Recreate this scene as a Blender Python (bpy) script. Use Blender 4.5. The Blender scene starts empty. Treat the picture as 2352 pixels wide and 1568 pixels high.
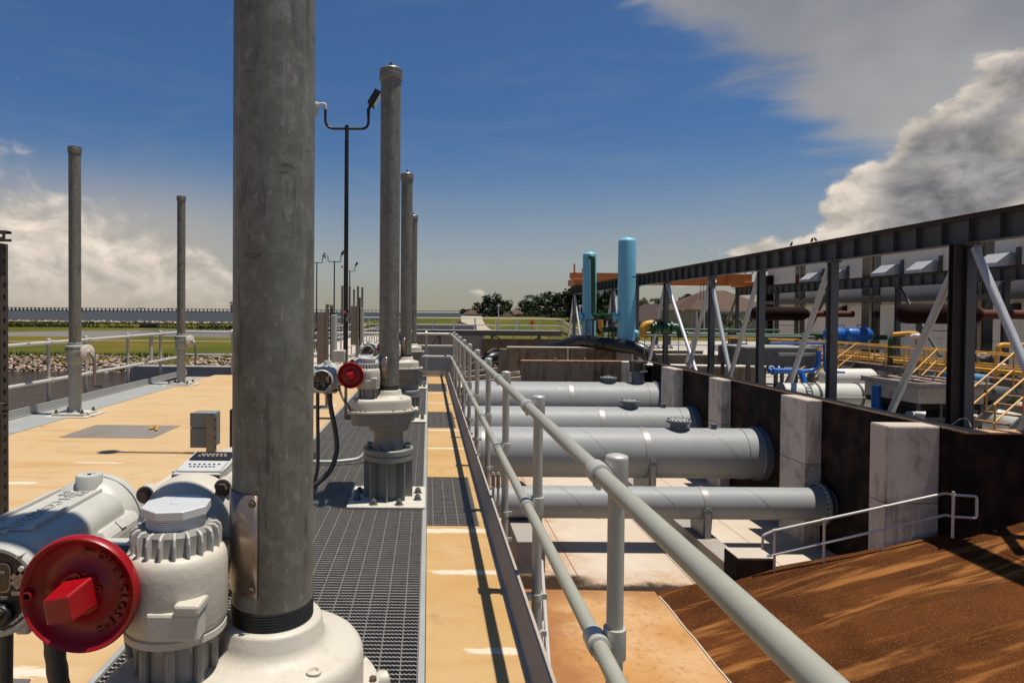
import bpy, math, random
from mathutils import Vector, Matrix
random.seed(7)
R = math.radians
PI = math.pi
scene = bpy.context.scene
COL = scene.collection

# ------------------------------------------------------------------ camera
FPX, CX, CY = 1502.0, 1176.0, 784.0          # focal length and centre, measured on a 2352 x 1568 grid
EYE = Vector((0, 0, 1.65))
PITCH, ROLL = R(1.0), 0.0080
RC = (Matrix.Rotation(PI/2 - PITCH, 3, 'X') @ Matrix.Rotation(ROLL, 3, 'Z'))
_f = RC.transposed() @ Vector((0, 1, 0))
SHX = (CX + FPX*_f.x/-_f.z - 984.0)/2352.0
SHY = (718.0 - CY + FPX*_f.y/-_f.z)/2352.0
cam = bpy.data.cameras.new('camera')
cam.lens = 36.0*FPX/2352.0
cam.sensor_width = 36.0
cam.shift_x, cam.shift_y = SHX, SHY
cam.clip_start, cam.clip_end = 0.05, 30000
camo = bpy.data.objects.new('camera', cam)
COL.objects.link(camo)
camo.location = EYE
camo.rotation_euler = RC.to_euler()
scene.camera = camo

def at(px, py, Y):
    """world point at depth Y seen at (px, py) of the 2352 x 1568 measuring grid"""
    c = Vector(((px - CX + SHX*2352)/FPX, -(py - CY - SHY*2352)/FPX, -1))
    d = RC @ c
    return EYE + d*(Y/d.y)

# ------------------------------------------------------------------ sun + sky + exposure
SUN_DIR = Vector((0.22, -0.02, 1.0)).normalized()
sun = bpy.data.lights.new('sun', 'SUN')
sun.energy, sun.angle, sun.color = 4.6, R(0.53), (1.0, 0.93, 0.82)
suno = bpy.data.objects.new('sun', sun)
COL.objects.link(suno)
suno.rotation_euler = SUN_DIR.to_track_quat('Z', 'Y').to_euler()

vs = scene.view_settings
vs.view_transform = 'Standard'
vs.look = 'None'
KEXP = 0.78                                    # surfaces and sky are set this much below their look, the exposure brings them up
vs.exposure, vs.gamma = -math.log2(KEXP), 1.0
vs.use_curve_mapping = False

class NT:
    """tiny helper round a node tree"""
    def __init__(s, tree, k=1.0):
        s.t = tree; s.n = tree.nodes; s.l = tree.links; s.k = k
    def new(s, typ, **kw):
        n = s.n.new(typ)
        for k, v in kw.items(): setattr(n, k, v)
        return n
    def put(s, sock, v):
        if v is None: return
        if hasattr(v, 'is_linked') or isinstance(v, bpy.types.NodeSocket): s.l.new(v, sock)
        else:
            if isinstance(v, (tuple, list)) and len(v) == 3 and sock.type == 'RGBA': v = (v[0]*s.k, v[1]*s.k, v[2]*s.k, 1)
            sock.default_value = v
    def m(s, op, a, b=None, c=None, clamp=False):
        n = s.new('ShaderNodeMath', operation=op, use_clamp=clamp)
        s.put(n.inputs[0], a); s.put(n.inputs[1], b); s.put(n.inputs[2], c)
        return n.outputs[0]
    def mix(s, f, a, b, mode='MIX'):
        n = s.new('ShaderNodeMix', data_type='RGBA', blend_type=mode, clamp_factor=True)
        s.put(n.inputs[0], f); s.put(n.inputs[6], a); s.put(n.inputs[7], b)
        return n.outputs[2]
    def pos(s):
        return s.new('ShaderNodeNewGeometry').outputs['Position']
    def scale(s, v, sc):
        n = s.new('ShaderNodeMapping'); s.put(n.inputs[0], v); n.inputs['Scale'].default_value = sc
        return n.outputs[0]
    def noise(s, v, sc, det=4, rough=0.55, dist=0.0, lac=2.0):
        n = s.new('ShaderNodeTexNoise'); s.put(n.inputs['Vector'], v)
        n.inputs['Scale'].default_value = sc; n.inputs['Detail'].default_value = det
        n.inputs['Roughness'].default_value = rough; n.inputs['Distortion'].default_value = dist
        n.inputs['Lacunarity'].default_value = lac
        return n.outputs['Fac']
    def voro(s, v, sc, feat='F1', out='Distance', rnd=1.0):
        n = s.new('ShaderNodeTexVoronoi', feature=feat); s.put(n.inputs['Vector'], v)
        n.inputs['Scale'].default_value = sc; n.inputs['Randomness'].default_value = rnd
        return n.outputs[out]
    def step(s, x, a, b):
        n = s.new('ShaderNodeMapRange', interpolation_type='SMOOTHSTEP')
        s.put(n.inputs[0], x); n.inputs[1].default_value = a; n.inputs[2].default_value = b
        return n.outputs[0]
    def sep(s, v):
        n = s.new('ShaderNodeSeparateXYZ'); s.put(n.inputs[0], v); return n.outputs
    def comb(s, x, y, z):
        n = s.new('ShaderNodeCombineXYZ')
        s.put(n.inputs[0], x); s.put(n.inputs[1], y); s.put(n.inputs[2], z); return n.outputs[0]
    def bump(s, h, strength, dist=0.01):
        n = s.new('ShaderNodeBump'); s.put(n.inputs['Height'], h)
        n.inputs['Strength'].default_value = strength; n.inputs['Distance'].default_value = dist
        return n.outputs[0]

world = bpy.data.worlds.new('World')
scene.world = world
world.use_nodes = True
def build_world():
    w = NT(world.node_tree); w.n.clear()
    out = w.new('ShaderNodeOutputWorld'); bg = w.new('ShaderNodeBackground')
    sky = w.new('ShaderNodeTexSky', sky_type='NISHITA', sun_disc=False)
    sky.sun_elevation = math.asin(SUN_DIR.z)
    sky.sun_rotation = math.atan2(SUN_DIR.x, SUN_DIR.y)
    sky.altitude, sky.air_density, sky.dust_density, sky.ozone_density = 0, 1.1, 0.9, 2.2
    d = w.new('ShaderNodeTexCoord').outputs['Generated']
    x, y, z = w.sep(d)
    el = w.m('MULTIPLY', w.m('ARCSINE', z), 180/PI)
    az = w.m('MULTIPLY', w.m('ARCTAN2', x, y), 180/PI)
    # clouds live in a (azimuth, elevation) space so that they stay put in the sky
    q = w.comb(w.m('MULTIPLY', az, 0.1), w.m('MULTIPLY', el, 0.145), 0.0)
    ql = w.comb(w.m('MULTIPLY', az, 0.035), w.m('MULTIPLY', el, 0.15), 3.0)
    up = w.new('ShaderNodeVectorMath', operation='ADD'); w.put(up.inputs[0], q); up.inputs[1].default_value = (0.05, 0.10, 0)
    n1 = w.noise(q, 2.6, 13, 0.60, 0.25)
    n2 = w.noise(up.outputs[0], 2.6, 7, 0.58, 0.25)
    big = w.noise(q, 0.9, 3, 0.5)
    def blob(a0, e0, sa, se, amp):
        da = w.m('DIVIDE', w.m('SUBTRACT', az, a0), sa); de = w.m('DIVIDE', w.m('SUBTRACT', el, e0), se)
        r2 = w.m('ADD', w.m('MULTIPLY', da, da), w.m('MULTIPLY', de, de))
        return w.m('MULTIPLY', w.m('EXPONENT', w.m('MULTIPLY', r2, -1.0)), amp)
    def total(bl):
        t = blob(*bl[0])
        for b in bl[1:]: t = w.m('ADD', t, blob(*b))
        return t
    # heaped clouds low in the sky on the left, ahead and on the right, and more of them all round behind
    cum = total([(-30.5, 3.0, 5.0, 6.4, 1.0), (-24, 2.0, 6, 4.8, .75), (-40, 4, 6, 5, .7), (-17, 1.2, 6, 3.0, .5),
                 (4.5, 1.6, 1.6, .8, .5), (42.5, 14.8, 3.6, 2.8, 1.05), (38.0, 11.6, 3.2, 2.0, 1.0), (41, 9.4, 6, 1.9, .95), (34.2, 9.4, 2.2, 1.3, .80), (32.8, 7.2, 2.6, 1.8, .88),
                 (37.5, 7.2, 4, 1.5, .85), (35, 5.2, 4.2, 1.6, .8), (28, 4.9, 5.0, .9, .92), (21.5, 3.0, 1.8, .8, .85), (43, 5, 6, 2, .8)])
    ring = w.m('MULTIPLY', w.step(el, 24, 2), w.m('MULTIPLY', w.step(w.m('ABSOLUTE', az), 50, 70), 0.52))
    cum = w.m('ADD', cum, ring)
    dens = w.m('ADD', cum, w.m('MULTIPLY', w.m('SUBTRACT', n1, 0.5), 1.6))
    soft = w.step(az, -5, -15)
    alpha = w.m('ADD', w.m('MULTIPLY', w.step(dens, 0.40, 0.66), w.m('SUBTRACT', 1.0, soft)), w.m('MULTIPLY', w.step(dens, 0.26, 0.95), soft))
    lit = w.m('ADD', w.m('MULTIPLY', w.m('SUBTRACT', n1, n2), 3.0), 0.50, clamp=True)
    # right hand heaps are seen against the light: grey bodies with bright rims
    grey = w.m('MULTIPLY', w.step(az, 32.5, 36.0), w.step(el, 2.5, 6.0))
    core = w.step(dens, 0.58, 0.98)
    white = w.mix(lit, (0.46, 0.42, 0.37), (0.88, 0.775, 0.66))
    dark = w.mix(lit, (0.150, 0.147, 0.158), (0.38, 0.365, 0.36))
    ccol = w.mix(w.m('MULTIPLY', grey, w.m('ADD', w.m('MULTIPLY', core, .80), .2)), white, dark)
    # high veil, densest towards the upper right, plus faint streaks everywhere
    vn = w.noise(ql, 2.2, 7, 0.58, 0.6)
    veil_m = total([(36, 22, 11.5, 6.5, 1.0), (24.0, 25.0, 7.5, 3.2, .75), (41, 13, 9.5, 9, .85), (33, 15.5, 4, 1.6, .35)])
    veil = w.m('MULTIPLY', w.step(w.m('ADD', veil_m, w.m('MULTIPLY', w.m('SUBTRACT', vn, .5), 1.2)), 0.28, 0.85), 0.92)
    streak = w.m('MULTIPLY', w.step(vn, 0.46, 0.85), w.m('MULTIPLY', w.step(el, 40, 3), 0.22))
    vcol = w.mix(w.m('ADD', w.m('MULTIPLY', w.step(big, .3, .7), .5), w.m('MULTIPLY', w.step(el, 22, 12), .55), clamp=True), (0.245, 0.252, 0.27), (0.43, 0.42, 0.405))
    # photographic deep blue: the clear sky pulled a little darker and bluer than the raw model
    clear = w.mix(1.0, sky.outputs[0], (0.098*0.335, 0.098*0.52, 0.098*0.74), 'MULTIPLY')
    hz = w.m('POWER', w.step(el, 17.5, -1.5), 1.5)
    haze = w.mix(w.step(el, 0.3, 4.5), (0.355, 0.338, 0.262), (0.425, 0.425, 0.385))
    clear = w.mix(w.m('MULTIPLY', hz, 0.97), clear, haze)
    lowl = w.m('MULTIPLY', w.m('MULTIPLY', w.step(el, 13.0, 5), w.step(az, -6, -24)), 0.65)
    c = w.mix(lowl, clear, (0.50, 0.43, 0.36))
    c = w.mix(streak, c, (0.34, 0.355, 0.35))
    c = w.mix(veil, c, vcol)
    c = w.mix(w.m('MULTIPLY', alpha, w.m('MULTIPLY', w.step(el, -2.0, 5.0), .96)), c, ccol)
    w.put(bg.inputs[0], c); bg.inputs[1].default_value = KEXP
    w.l.new(bg.outputs[0], out.inputs[0])
build_world()

# ------------------------------------------------------------------ mesh helper
class MB:
    def __init__(s): s.v, s.f, s.sm = [], [], []
    def add(s, vs, fs, smooth=False):
        o = len(s.v); s.v += [tuple(p) for p in vs]
        s.f += [tuple(i + o for i in f) for f in fs]; s.sm += [smooth]*len(fs); return s
    def box(s, x0, x1, y0, y1, z0, z1):
        return s.add([(x0,y0,z0),(x1,y0,z0),(x1,y1,z0),(x0,y1,z0),(x0,y0,z1),(x1,y0,z1),(x1,y1,z1),(x0,y1,z1)],
                     [(3,2,1,0),(4,5,6,7),(0,1,5,4),(1,2,6,5),(2,3,7,6),(3,0,4,7)])
    def obox(s, c, ax, ay, az):
        c, ax, ay, az = map(Vector, (c, ax, ay, az)); vs = []
        for k in (-1, 1):
            for i, j in ((-1,-1),(1,-1),(1,1),(-1,1)): vs.append(c + ax*i + ay*j + az*k)
        return s.add(vs, [(3,2,1,0),(4,5,6,7),(0,1,5,4),(1,2,6,5),(2,3,7,6),(3,0,4,7)])
    def beam(s, p0, p1, w, h, up=(0,0,1)):
        """box bar from p0 to p1, w wide, h deep"""
        p0, p1 = Vector(p0), Vector(p1); d = (p1 - p0); L = d.length; d.normalize()
        u = Vector(up); sd = d.cross(u)
        if sd.length < 1e-4: sd = d.cross(Vector((0, 1, 0)))
        sd.normalize(); u = sd.cross(d)
        return s.obox((p0 + p1)/2, d*L/2, sd*w/2, u*h/2)
    def ibeam(s, p0, p1, w, h, t=0.014, up=(0,0,1)):
        p0, p1 = Vector(p0), Vector(p1); d = (p1 - p0); L = d.length; d.normalize()
        sd = d.cross(Vector(up)); sd.normalize(); u = sd.cross(d); c = (p0 + p1)/2
        s.obox(c + u*(h/2 - t/2), d*L/2, sd*w/2, u*t/2); s.obox(c - u*(h/2 - t/2), d*L/2, sd*w/2, u*t/2)
        return s.obox(c, d*L/2, sd*t/2, u*(h/2 - t))
    @staticmethod
    def frame(d):
        d = Vector(d).normalized()
        a = Vector((0, 0, 1)) if abs(d.z) < 0.9 else Vector((0, 1, 0))
        u = a.cross(d).normalized(); return d, u, d.cross(u)
    def lathe(s, prof, base=(0,0,0), axis=(0,0,1), n=24, smooth=True, cap=True, a0=0.0):
        d, u, v = s.frame(axis); b = Vector(base); vs, fs = [], []
        for r, h in prof:
            for k in range(n):
                a = a0 + 2*PI*k/n; vs.append(b + d*h + (u*math.cos(a) + v*math.sin(a))*r)
        for i in range(len(prof) - 1):
            for k in range(n):
                k2 = (k + 1) % n
                fs.append((i*n + k, i*n + k2, (i+1)*n + k2, (i+1)*n + k))
        s.add(vs, fs, smooth)
        if cap:
            o = len(s.v) - len(vs)
            if prof[0][0] > 1e-5: s.f.append(tuple(o + k for k in reversed(range(n)))); s.sm.append(False)
            if prof[-1][0] > 1e-5: s.f.append(tuple(o + (len(prof)-1)*n + k for k in range(n))); s.sm.append(False)
        return s
    def cyl(s, p0, p1, r0, r1=None, n=16, cap=True, a0=0.0, smooth=True):
        p0, p1 = Vector(p0), Vector(p1); L = (p1 - p0).length
        return s.lathe([(r0, 0), (r0 if r1 is None else r1, L)], p0, p1 - p0, n, smooth, cap, a0)
    def hexbolt(s, p, axis, r, h, washer=True, stud=0.0):
        p = Vector(p); d = Vector(axis).normalized()
        if washer: s.cyl(p, p + d*r*0.22, r*1.45, n=14); p = p + d*r*0.22
        s.cyl(p, p + d*h, r, n=6, smooth=False)
        if stud: s.cyl(p + d*h, p + d*(h + stud), r*.55, n=8)
        return s
    def tube(s, pts, r, n=10, cap=True):
        pts = [Vector(p) for p in pts]; vs, fs = [], []
        t0 = (pts[1] - pts[0]).normalized(); _, u, _ = s.frame(t0)
        for i, p in enumerate(pts):
            t = (pts[min(i+1, len(pts)-1)] - pts[max(i-1, 0)]).normalized()
            u = (u - t*u.dot(t)); u.normalize(); v = t.cross(u)
            rr = r[i] if isinstance(r, (list, tuple)) else r
            for k in range(n):
                a = 2*PI*k/n; vs.append(p + (u*math.cos(a) + v*math.sin(a))*rr)
        for i in range(len(pts) - 1):
            for k in range(n):
                k2 = (k + 1) % n; fs.append((i*n+k, i*n+k2, (i+1)*n+k2, (i+1)*n+k))
        s.add(vs, fs, True)
        if cap:
            o = len(s.v) - len(vs)
            s.f += [tuple(o + k for k in reversed(range(n))), tuple(o + (len(pts)-1)*n + k for k in range(n))]
            s.sm += [False, False]
        return s
    def prism(s, poly, o, U, V, W, smooth=False, hole=None):
        """polygon poly (u, v) at origin o, extruded by vector W"""
        o, U, V, W = map(Vector, (o, U, V, W)); n = len(poly)
        a = [o + U*p[0] + V*p[1] for p in poly]; b = [p + W for p in a]
        fs = [(i, (i+1) % n, n + (i+1) % n, n + i) for i in range(n)]
        s.add(a + b, fs, smooth); k = len(s.v) - 2*n
        s.f += [tuple(k + i for i in reversed(range(n))), tuple(k + n + i for i in range(n))]; s.sm += [False, False]
        return s
    def ring(s, c, axis, R_, r, n=28, m=8):
        d, u, v = s.frame(axis); c = Vector(c); vs, fs = [], []
        for i in range(n):
            a = 2*PI*i/n; e = u*math.cos(a) + v*math.sin(a)
            for j in range(m):
                b = 2*PI*j/m; vs.append(c + e*(R_ + r*math.cos(b)) + d*r*math.sin(b))
        for i in range(n):
            for j in range(m):
                i2, j2 = (i+1) % n, (j+1) % m; fs.append((i*m+j, i2*m+j, i2*m+j2, i*m+j2))
        return s.add(vs, fs, True)
    def build(s, name, mat, parent=None, bevel=0.0, seg=2, angle=35, kind=None, label=None, solid=0.0):
        off = wloc(parent)
        me = bpy.data.meshes.new(name)
        me.from_pydata([tuple(Vector(p) - off) for p in s.v], [], s.f)
        me.polygons.foreach_set('use_smooth', s.sm)
        if any(s.sm): me.set_sharp_from_angle(angle=R(angle))
        me.materials.append(mat); me.update()
        o = bpy.data.objects.new(name, me); COL.objects.link(o); o.parent = parent
        if solid:
            md = o.modifiers.new('thick', 'SOLIDIFY'); md.thickness = solid; md.offset = 0
        if bevel:
            md = o.modifiers.new('bevel', 'BEVEL'); md.width = bevel; md.segments = seg
            md.limit_method = 'ANGLE'; md.angle_limit = R(40)
        if kind: o['kind'] = kind
        if label: o['label'] = label
        return o
def wloc(o):
    p = Vector((0, 0, 0))
    while o is not None: p = p + o.location; o = o.parent
    return p
def tag(o, label=None, cat=None, group=None, kind=None):
    if label: o['label'] = label
    if cat: o['category'] = cat
    if group: o['group'] = group
    if kind: o['kind'] = kind
    return o
def thing(name, label, cat, loc=(0,0,0), group=None):
    o = bpy.data.objects.new(name, None); COL.objects.link(o); o.location = loc; o.empty_display_size = .1
    return tag(o, label, cat, group)
def copy_tree(o, parent=None):
    c = o.copy(); COL.objects.link(c); c.parent = parent
    for ch in list(o.children): copy_tree(ch, c)
    return c
def dup(o, loc, label, rz=0.0):
    c = copy_tree(o); c.location = loc; c.rotation_euler.z = rz; c['label'] = label; return c
def share(o, loc, parent):
    """another piece like o, same mesh data"""
    c = o.copy(); COL.objects.link(c); c.parent = parent; c.location = Vector(loc) - wloc(parent); return c
def bend(p, n=8):
    """smooth a control polyline (Catmull-Rom)"""
    p = [Vector(q) for q in p]; out = []
    for i in range(len(p) - 1):
        a, b, c, d = p[max(i-1,0)], p[i], p[i+1], p[min(i+2,len(p)-1)]
        for k in range(n):
            t = k/n; out.append(.5*((2*b) + (c-a)*t + (2*a-5*b+4*c-d)*t*t + (3*b-a-3*c+d)*t**3))
    return out + [p[-1]]
def elbow(p, r, n=6):
    """polyline with each inner corner rounded to radius r"""
    p = [Vector(q) for q in p]; out = [p[0]]
    for i in range(1, len(p) - 1):
        a, b, c = p[i-1], p[i], p[i+1]
        d1 = (a - b).normalized(); d2 = (c - b).normalized()
        rr = min(r, (a-b).length*.49, (c-b).length*.49)
        for k in range(n + 1):
            t = k/n; out.append((b + d1*rr)*(1-t)**2 + b*2*t*(1-t) + (b + d2*rr)*t*t)
    return out + [p[-1]]
def circle(r, n, cx=0, cy=0, a0=0, a1=2*PI):
    return [(cx + r*math.cos(a0 + (a1-a0)*k/n), cy + r*math.sin(a0 + (a1-a0)*k/n)) for k in range(n)]
def text_mesh(body, size, ext, mat, name, parent, mtx):
    cu = bpy.data.curves.new(name, 'FONT'); cu.body = body; cu.size = size; cu.extrude = ext
    cu.align_x = 'CENTER'; cu.align_y = 'CENTER'; cu.resolution_u = 3
    t = bpy.data.objects.new(name, cu); COL.objects.link(t)
    dg = bpy.context.evaluated_depsgraph_get(); me = bpy.data.meshes.new_from_object(t.evaluated_get(dg))
    bpy.data.objects.remove(t); bpy.data.curves.remove(cu)
    off = wloc(parent)
    me.transform(Matrix.Translation(-off) @ mtx)
    me.materials.clear(); me.materials.append(mat)
    o = bpy.data.objects.new(name, me); COL.objects.link(o); o.parent = parent
    return o
def place(o, X, Y_, Z_):
    """matrix with origin o and columns X, Y, Z"""
    m = Matrix.Identity(4)
    for i, c in enumerate((X, Y_, Z_)):
        for j in range(3): m[j][i] = c[j]
    for j in range(3): m[j][3] = o[j]
    return m
# ------------------------------------------------------------------ materials
def mat(name, fn):
    m = bpy.data.materials.new(name); m.use_nodes = True
    t = NT(m.node_tree, KEXP); b = t.n['Principled BSDF']
    fn(t, b); return m
def paint(name, col, rough=.45, metal=0.0, var=.12, sc=3.0, dirt=None, dirt_amt=.35, bump=.05, bsc=60, streak=False, coat=0.0, spec=.5):
    """painted or bare surface with tone variation, dirt and a faint relief"""
    def fn(t, b):
        p = t.pos()
        n = t.noise(p, sc, 6, .6); n2 = t.noise(p, sc*9, 5, .65)
        c = t.mix(n, tuple(x*(1-var) for x in col), tuple(min(1, x*(1+var)) for x in col))
        if dirt:
            pv = t.scale(p, (1, 1, .12)) if streak else p
            dn = t.noise(pv, sc*2.7, 8, .7)
            f = t.m('MULTIPLY', t.step(dn, .52, .74), dirt_amt)
            f = t.m('ADD', f, t.m('MULTIPLY', t.step(n2, .6, .8), dirt_amt*.5), clamp=True)
            c = t.mix(f, c, dirt)
        t.put(b.inputs['Base Color'], c)
        t.put(b.inputs['Roughness'], t.m('ADD', t.m('MULTIPLY', n2, .24), rough-.12))
        b.inputs['Metallic'].default_value = metal; b.inputs['Specular IOR Level'].default_value = spec
        if coat: b.inputs['Coat Weight'].default_value = coat; b.inputs['Coat Roughness'].default_value = .08
        if bump: t.put(b.inputs['Normal'], t.bump(t.noise(p, bsc, 5, .6), bump, .004))
    return mat(name, fn)
def concrete(name, c1, c2, stain=None, stain_amt=.6, drip=None, drip_amt=0.0, sc=.8, rough=.88, lo=.5, hi=.72, dlo=.46, dhi=.66, dsc=2.2):
    def fn(t, b):
        p = t.pos()
        n = t.noise(p, sc, 8, .62); n2 = t.noise(p, 22, 6, .7); n3 = t.noise(p, 130, 3, .6)
        c = t.mix(n, c1, c2)
        c = t.mix(t.m('MULTIPLY', t.step(n2, .5, .75), .3), c, tuple(x*.62 for x in c1))
        if stain:
            f = t.m('MULTIPLY', t.step(t.noise(p, sc*1.7, 9, .66, .4), lo, hi), stain_amt); c = t.mix(f, c, stain)
        if drip:
            pv = t.scale(p, (1, 1, .09))
            f = t.m('MULTIPLY', t.step(t.m('ADD', t.m('MULTIPLY', t.noise(pv, dsc, 9, .68), .75), t.m('MULTIPLY', t.noise(p, .9, 4), .25)), dlo, dhi), drip_amt)
            c = t.mix(f, c, drip)
        t.put(b.inputs['Base Color'], c); b.inputs['Roughness'].default_value = rough
        b.inputs['Specular IOR Level'].default_value = .25
        h = t.m('ADD', t.m('MULTIPLY', n2, .6), t.m('MULTIPLY', n3, .4))
        t.put(b.inputs['Normal'], t.bump(h, .35, .006))
    return mat(name, fn)

def deck_fn(t, b):
    p = t.pos(); x, y, z = t.sep(p)
    n = t.noise(p, .55, 8, .6); n2 = t.noise(t.scale(p, (.35, 2.2, 1)), 1.6, 7, .65); n3 = t.noise(p, 14, 6, .7); n4 = t.noise(p, 160, 3, .6)
    c = t.mix(t.step(n, .34, .66), (.505, .300, .110), (.555, .375, .175))
    c = t.mix(t.m('MULTIPLY', t.step(x, -1.4, -1.6), .62), c, (.60, .435, .255))
    c = t.mix(t.m('MULTIPLY', t.step(n2, .48, .70), .55), c, (.47, .250, .078))
    c = t.mix(t.m('MULTIPLY', t.step(n3, .52, .72), .22), c, (.42, .27, .13))
    c = t.mix(t.m('MULTIPLY', t.step(n4, .62, .72), .3), c, (.30, .19, .10))
    c = t.mix(t.m('MULTIPLY', t.step(t.noise(p, 2.3, 9, .72, .8), .56, .70), .45), c, (.36, .21, .095))
    ck = t.new('ShaderNodeTexVoronoi', feature='DISTANCE_TO_EDGE'); t.put(ck.inputs['Vector'], t.scale(p, (.55, .8, .01))); ck.inputs['Scale'].default_value = .8
    wv = t.m('ADD', ck.outputs['Distance'], t.m('MULTIPLY', t.m('SUBTRACT', t.noise(p, 3.5, 7, .7), .5), .16))
    c = t.mix(t.m('MULTIPLY', t.m('MULTIPLY', t.step(t.m('ABSOLUTE', wv), .006, .001), t.step(t.noise(p, .7, 3), .45, .6)), .55), c, (.20, .12, .06))
    c = t.mix(t.m('MULTIPLY', t.step(t.noise(t.scale(p, (1, .4, 1)), .8, 6, .6), .55, .75), .45), c, (.63, .49, .33))
    # trowelled white patches left across the slab
    edge = t.m('MULTIPLY', t.m('SUBTRACT', t.noise(t.scale(p, (1.2, 6, 1)), 7, 8, .8), .5), 2.6)
    acc = None
    for x0, y0, sx, sy in [(.24, 4.93, .42, .055), (.27, 4.14, .27, .045), (.41, 3.17, .24, .035), (.26, 7.95, .30, .05), (.25, 9.18, .35, .05), (.25, 12.0, .35, .05), (.3, 13.4, .3, .05),
                           (-3.55, 7.05, .30, .028), (-5.1, 7.35, .35, .05), (-5.35, 6.1, .5, .06), (-5.0, 5.55, .45, .05), (-3.9, 6.2, .2, .05), (-4.4, 4.7, .5, .05), (-1.95, 2.95, .32, .05), (-3.6, 4.2, .5, .05), (-2.6, 11.5, .5, .05)]:
        dx = t.m('DIVIDE', t.m('SUBTRACT', x, x0), sx); dy = t.m('DIVIDE', t.m('SUBTRACT', y, y0), sy)
        r2 = t.m('ADD', t.m('POWER', t.m('ABSOLUTE', dx), 4.0), t.m('MULTIPLY', dy, dy))
        g = t.m('EXPONENT', t.m('MULTIPLY', r2, -1.0))
        acc = g if acc is None else t.m('MAXIMUM', acc, g)
    f = t.step(t.m('ADD', acc, edge), .32, .72)
    f = t.m('MULTIPLY', f, t.step(acc, .05, .25))
    c = t.mix(t.m('MULTIPLY', f, .70), c, (.80, .72, .60))
    t.put(b.inputs['Base Color'], c); b.inputs['Roughness'].default_value = .85; b.inputs['Specular IOR Level'].default_value = .2
    t.put(b.inputs['Normal'], t.bump(t.m('ADD', n3, t.m('MULTIPLY', n4, .5)), .25, .004))
M = {}
M['deck'] = mat('deck_concrete', deck_fn)
def pit_fn(t, b):
    p = t.pos(); x, y, z = t.sep(p)
    n = t.noise(p, .45, 8, .6); n2 = t.noise(p, 9, 6, .7); n3 = t.noise(p, 90, 3, .6)
    c = t.mix(t.step(n, .3, .7), (.55, .45, .345), (.62, .53, .43))
    # rust washed along the wet edge at the foot of the near apron and beside the pipe block
    wob = t.m('MULTIPLY', t.m('SUBTRACT', t.noise(p, .9, 7, .65), .5), 2.6)
    e1 = t.step(t.m('ADD', t.m('SUBTRACT', y, 15.35), wob), 2.0, -.1)
    e2 = t.step(t.m('ADD', t.m('SUBTRACT', x, 3.2), wob), 1.4, .0)
    rust = t.m('MULTIPLY', t.m('MAXIMUM', e1, e2), t.step(n2, .25, .7))
    c = t.mix(rust, c, (.42, .20, .07))
    wob2 = t.m('MULTIPLY', t.m('SUBTRACT', t.noise(p, 1.6, 6, .6), .5), .9)
    wet = t.m('MULTIPLY', t.step(t.m('ADD', t.m('ABSOLUTE', t.m('SUBTRACT', y, 15.45)), wob2), .62, .22), t.step(x, 9.0, 5.5))
    wet = t.m('MAXIMUM', wet, t.m('MULTIPLY', t.step(t.m('ADD', t.m('SUBTRACT', y, 16.35), wob2), .35, -.1), t.step(t.m('ADD', x, wob2), 4.5, 3.6)))
    c = t.mix(wet, c, (.035, .018, .008))
    t.put(b.inputs['Base Color'], c)
    t.put(b.inputs['Roughness'], t.m('SUBTRACT', .88, t.m('MULTIPLY', wet, .55)))
    t.put(b.inputs['Normal'], t.bump(t.m('ADD', n2, n3), .25, .005))
M['pit'] = mat('pit_floor_concrete', pit_fn)
def apron_fn(t, b):
    p = t.pos(); x, y, z = t.sep(p)
    n = t.noise(p, .5, 9, .64, .5); n2 = t.noise(p, 6, 7, .7); n3 = t.noise(p, 110, 3, .6)
    c = t.mix(t.step(n, .32, .66), (.50, .26, .085), (.60, .385, .20))
    c = t.mix(t.m('MULTIPLY', t.step(n2, .5, .72), .7), c, (.34, .14, .04))
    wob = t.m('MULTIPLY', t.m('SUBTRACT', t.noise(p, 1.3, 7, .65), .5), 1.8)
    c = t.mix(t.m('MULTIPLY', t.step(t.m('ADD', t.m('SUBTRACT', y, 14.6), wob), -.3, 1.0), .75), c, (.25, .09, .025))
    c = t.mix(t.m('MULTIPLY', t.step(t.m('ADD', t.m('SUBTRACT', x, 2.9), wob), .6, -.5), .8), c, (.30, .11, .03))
    c = t.mix(t.m('MULTIPLY', t.step(t.noise(p, 2.4, 9, .75), .58, .72), .7), c, (.14, .06, .02))
    t.put(b.inputs['Base Color'], c); b.inputs['Roughness'].default_value = .82; b.inputs['Specular IOR Level'].default_value = .25
    t.put(b.inputs['Normal'], t.bump(t.m('ADD', n2, n3), .25, .005))
M['apron'] = mat('apron_concrete', apron_fn)
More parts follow.
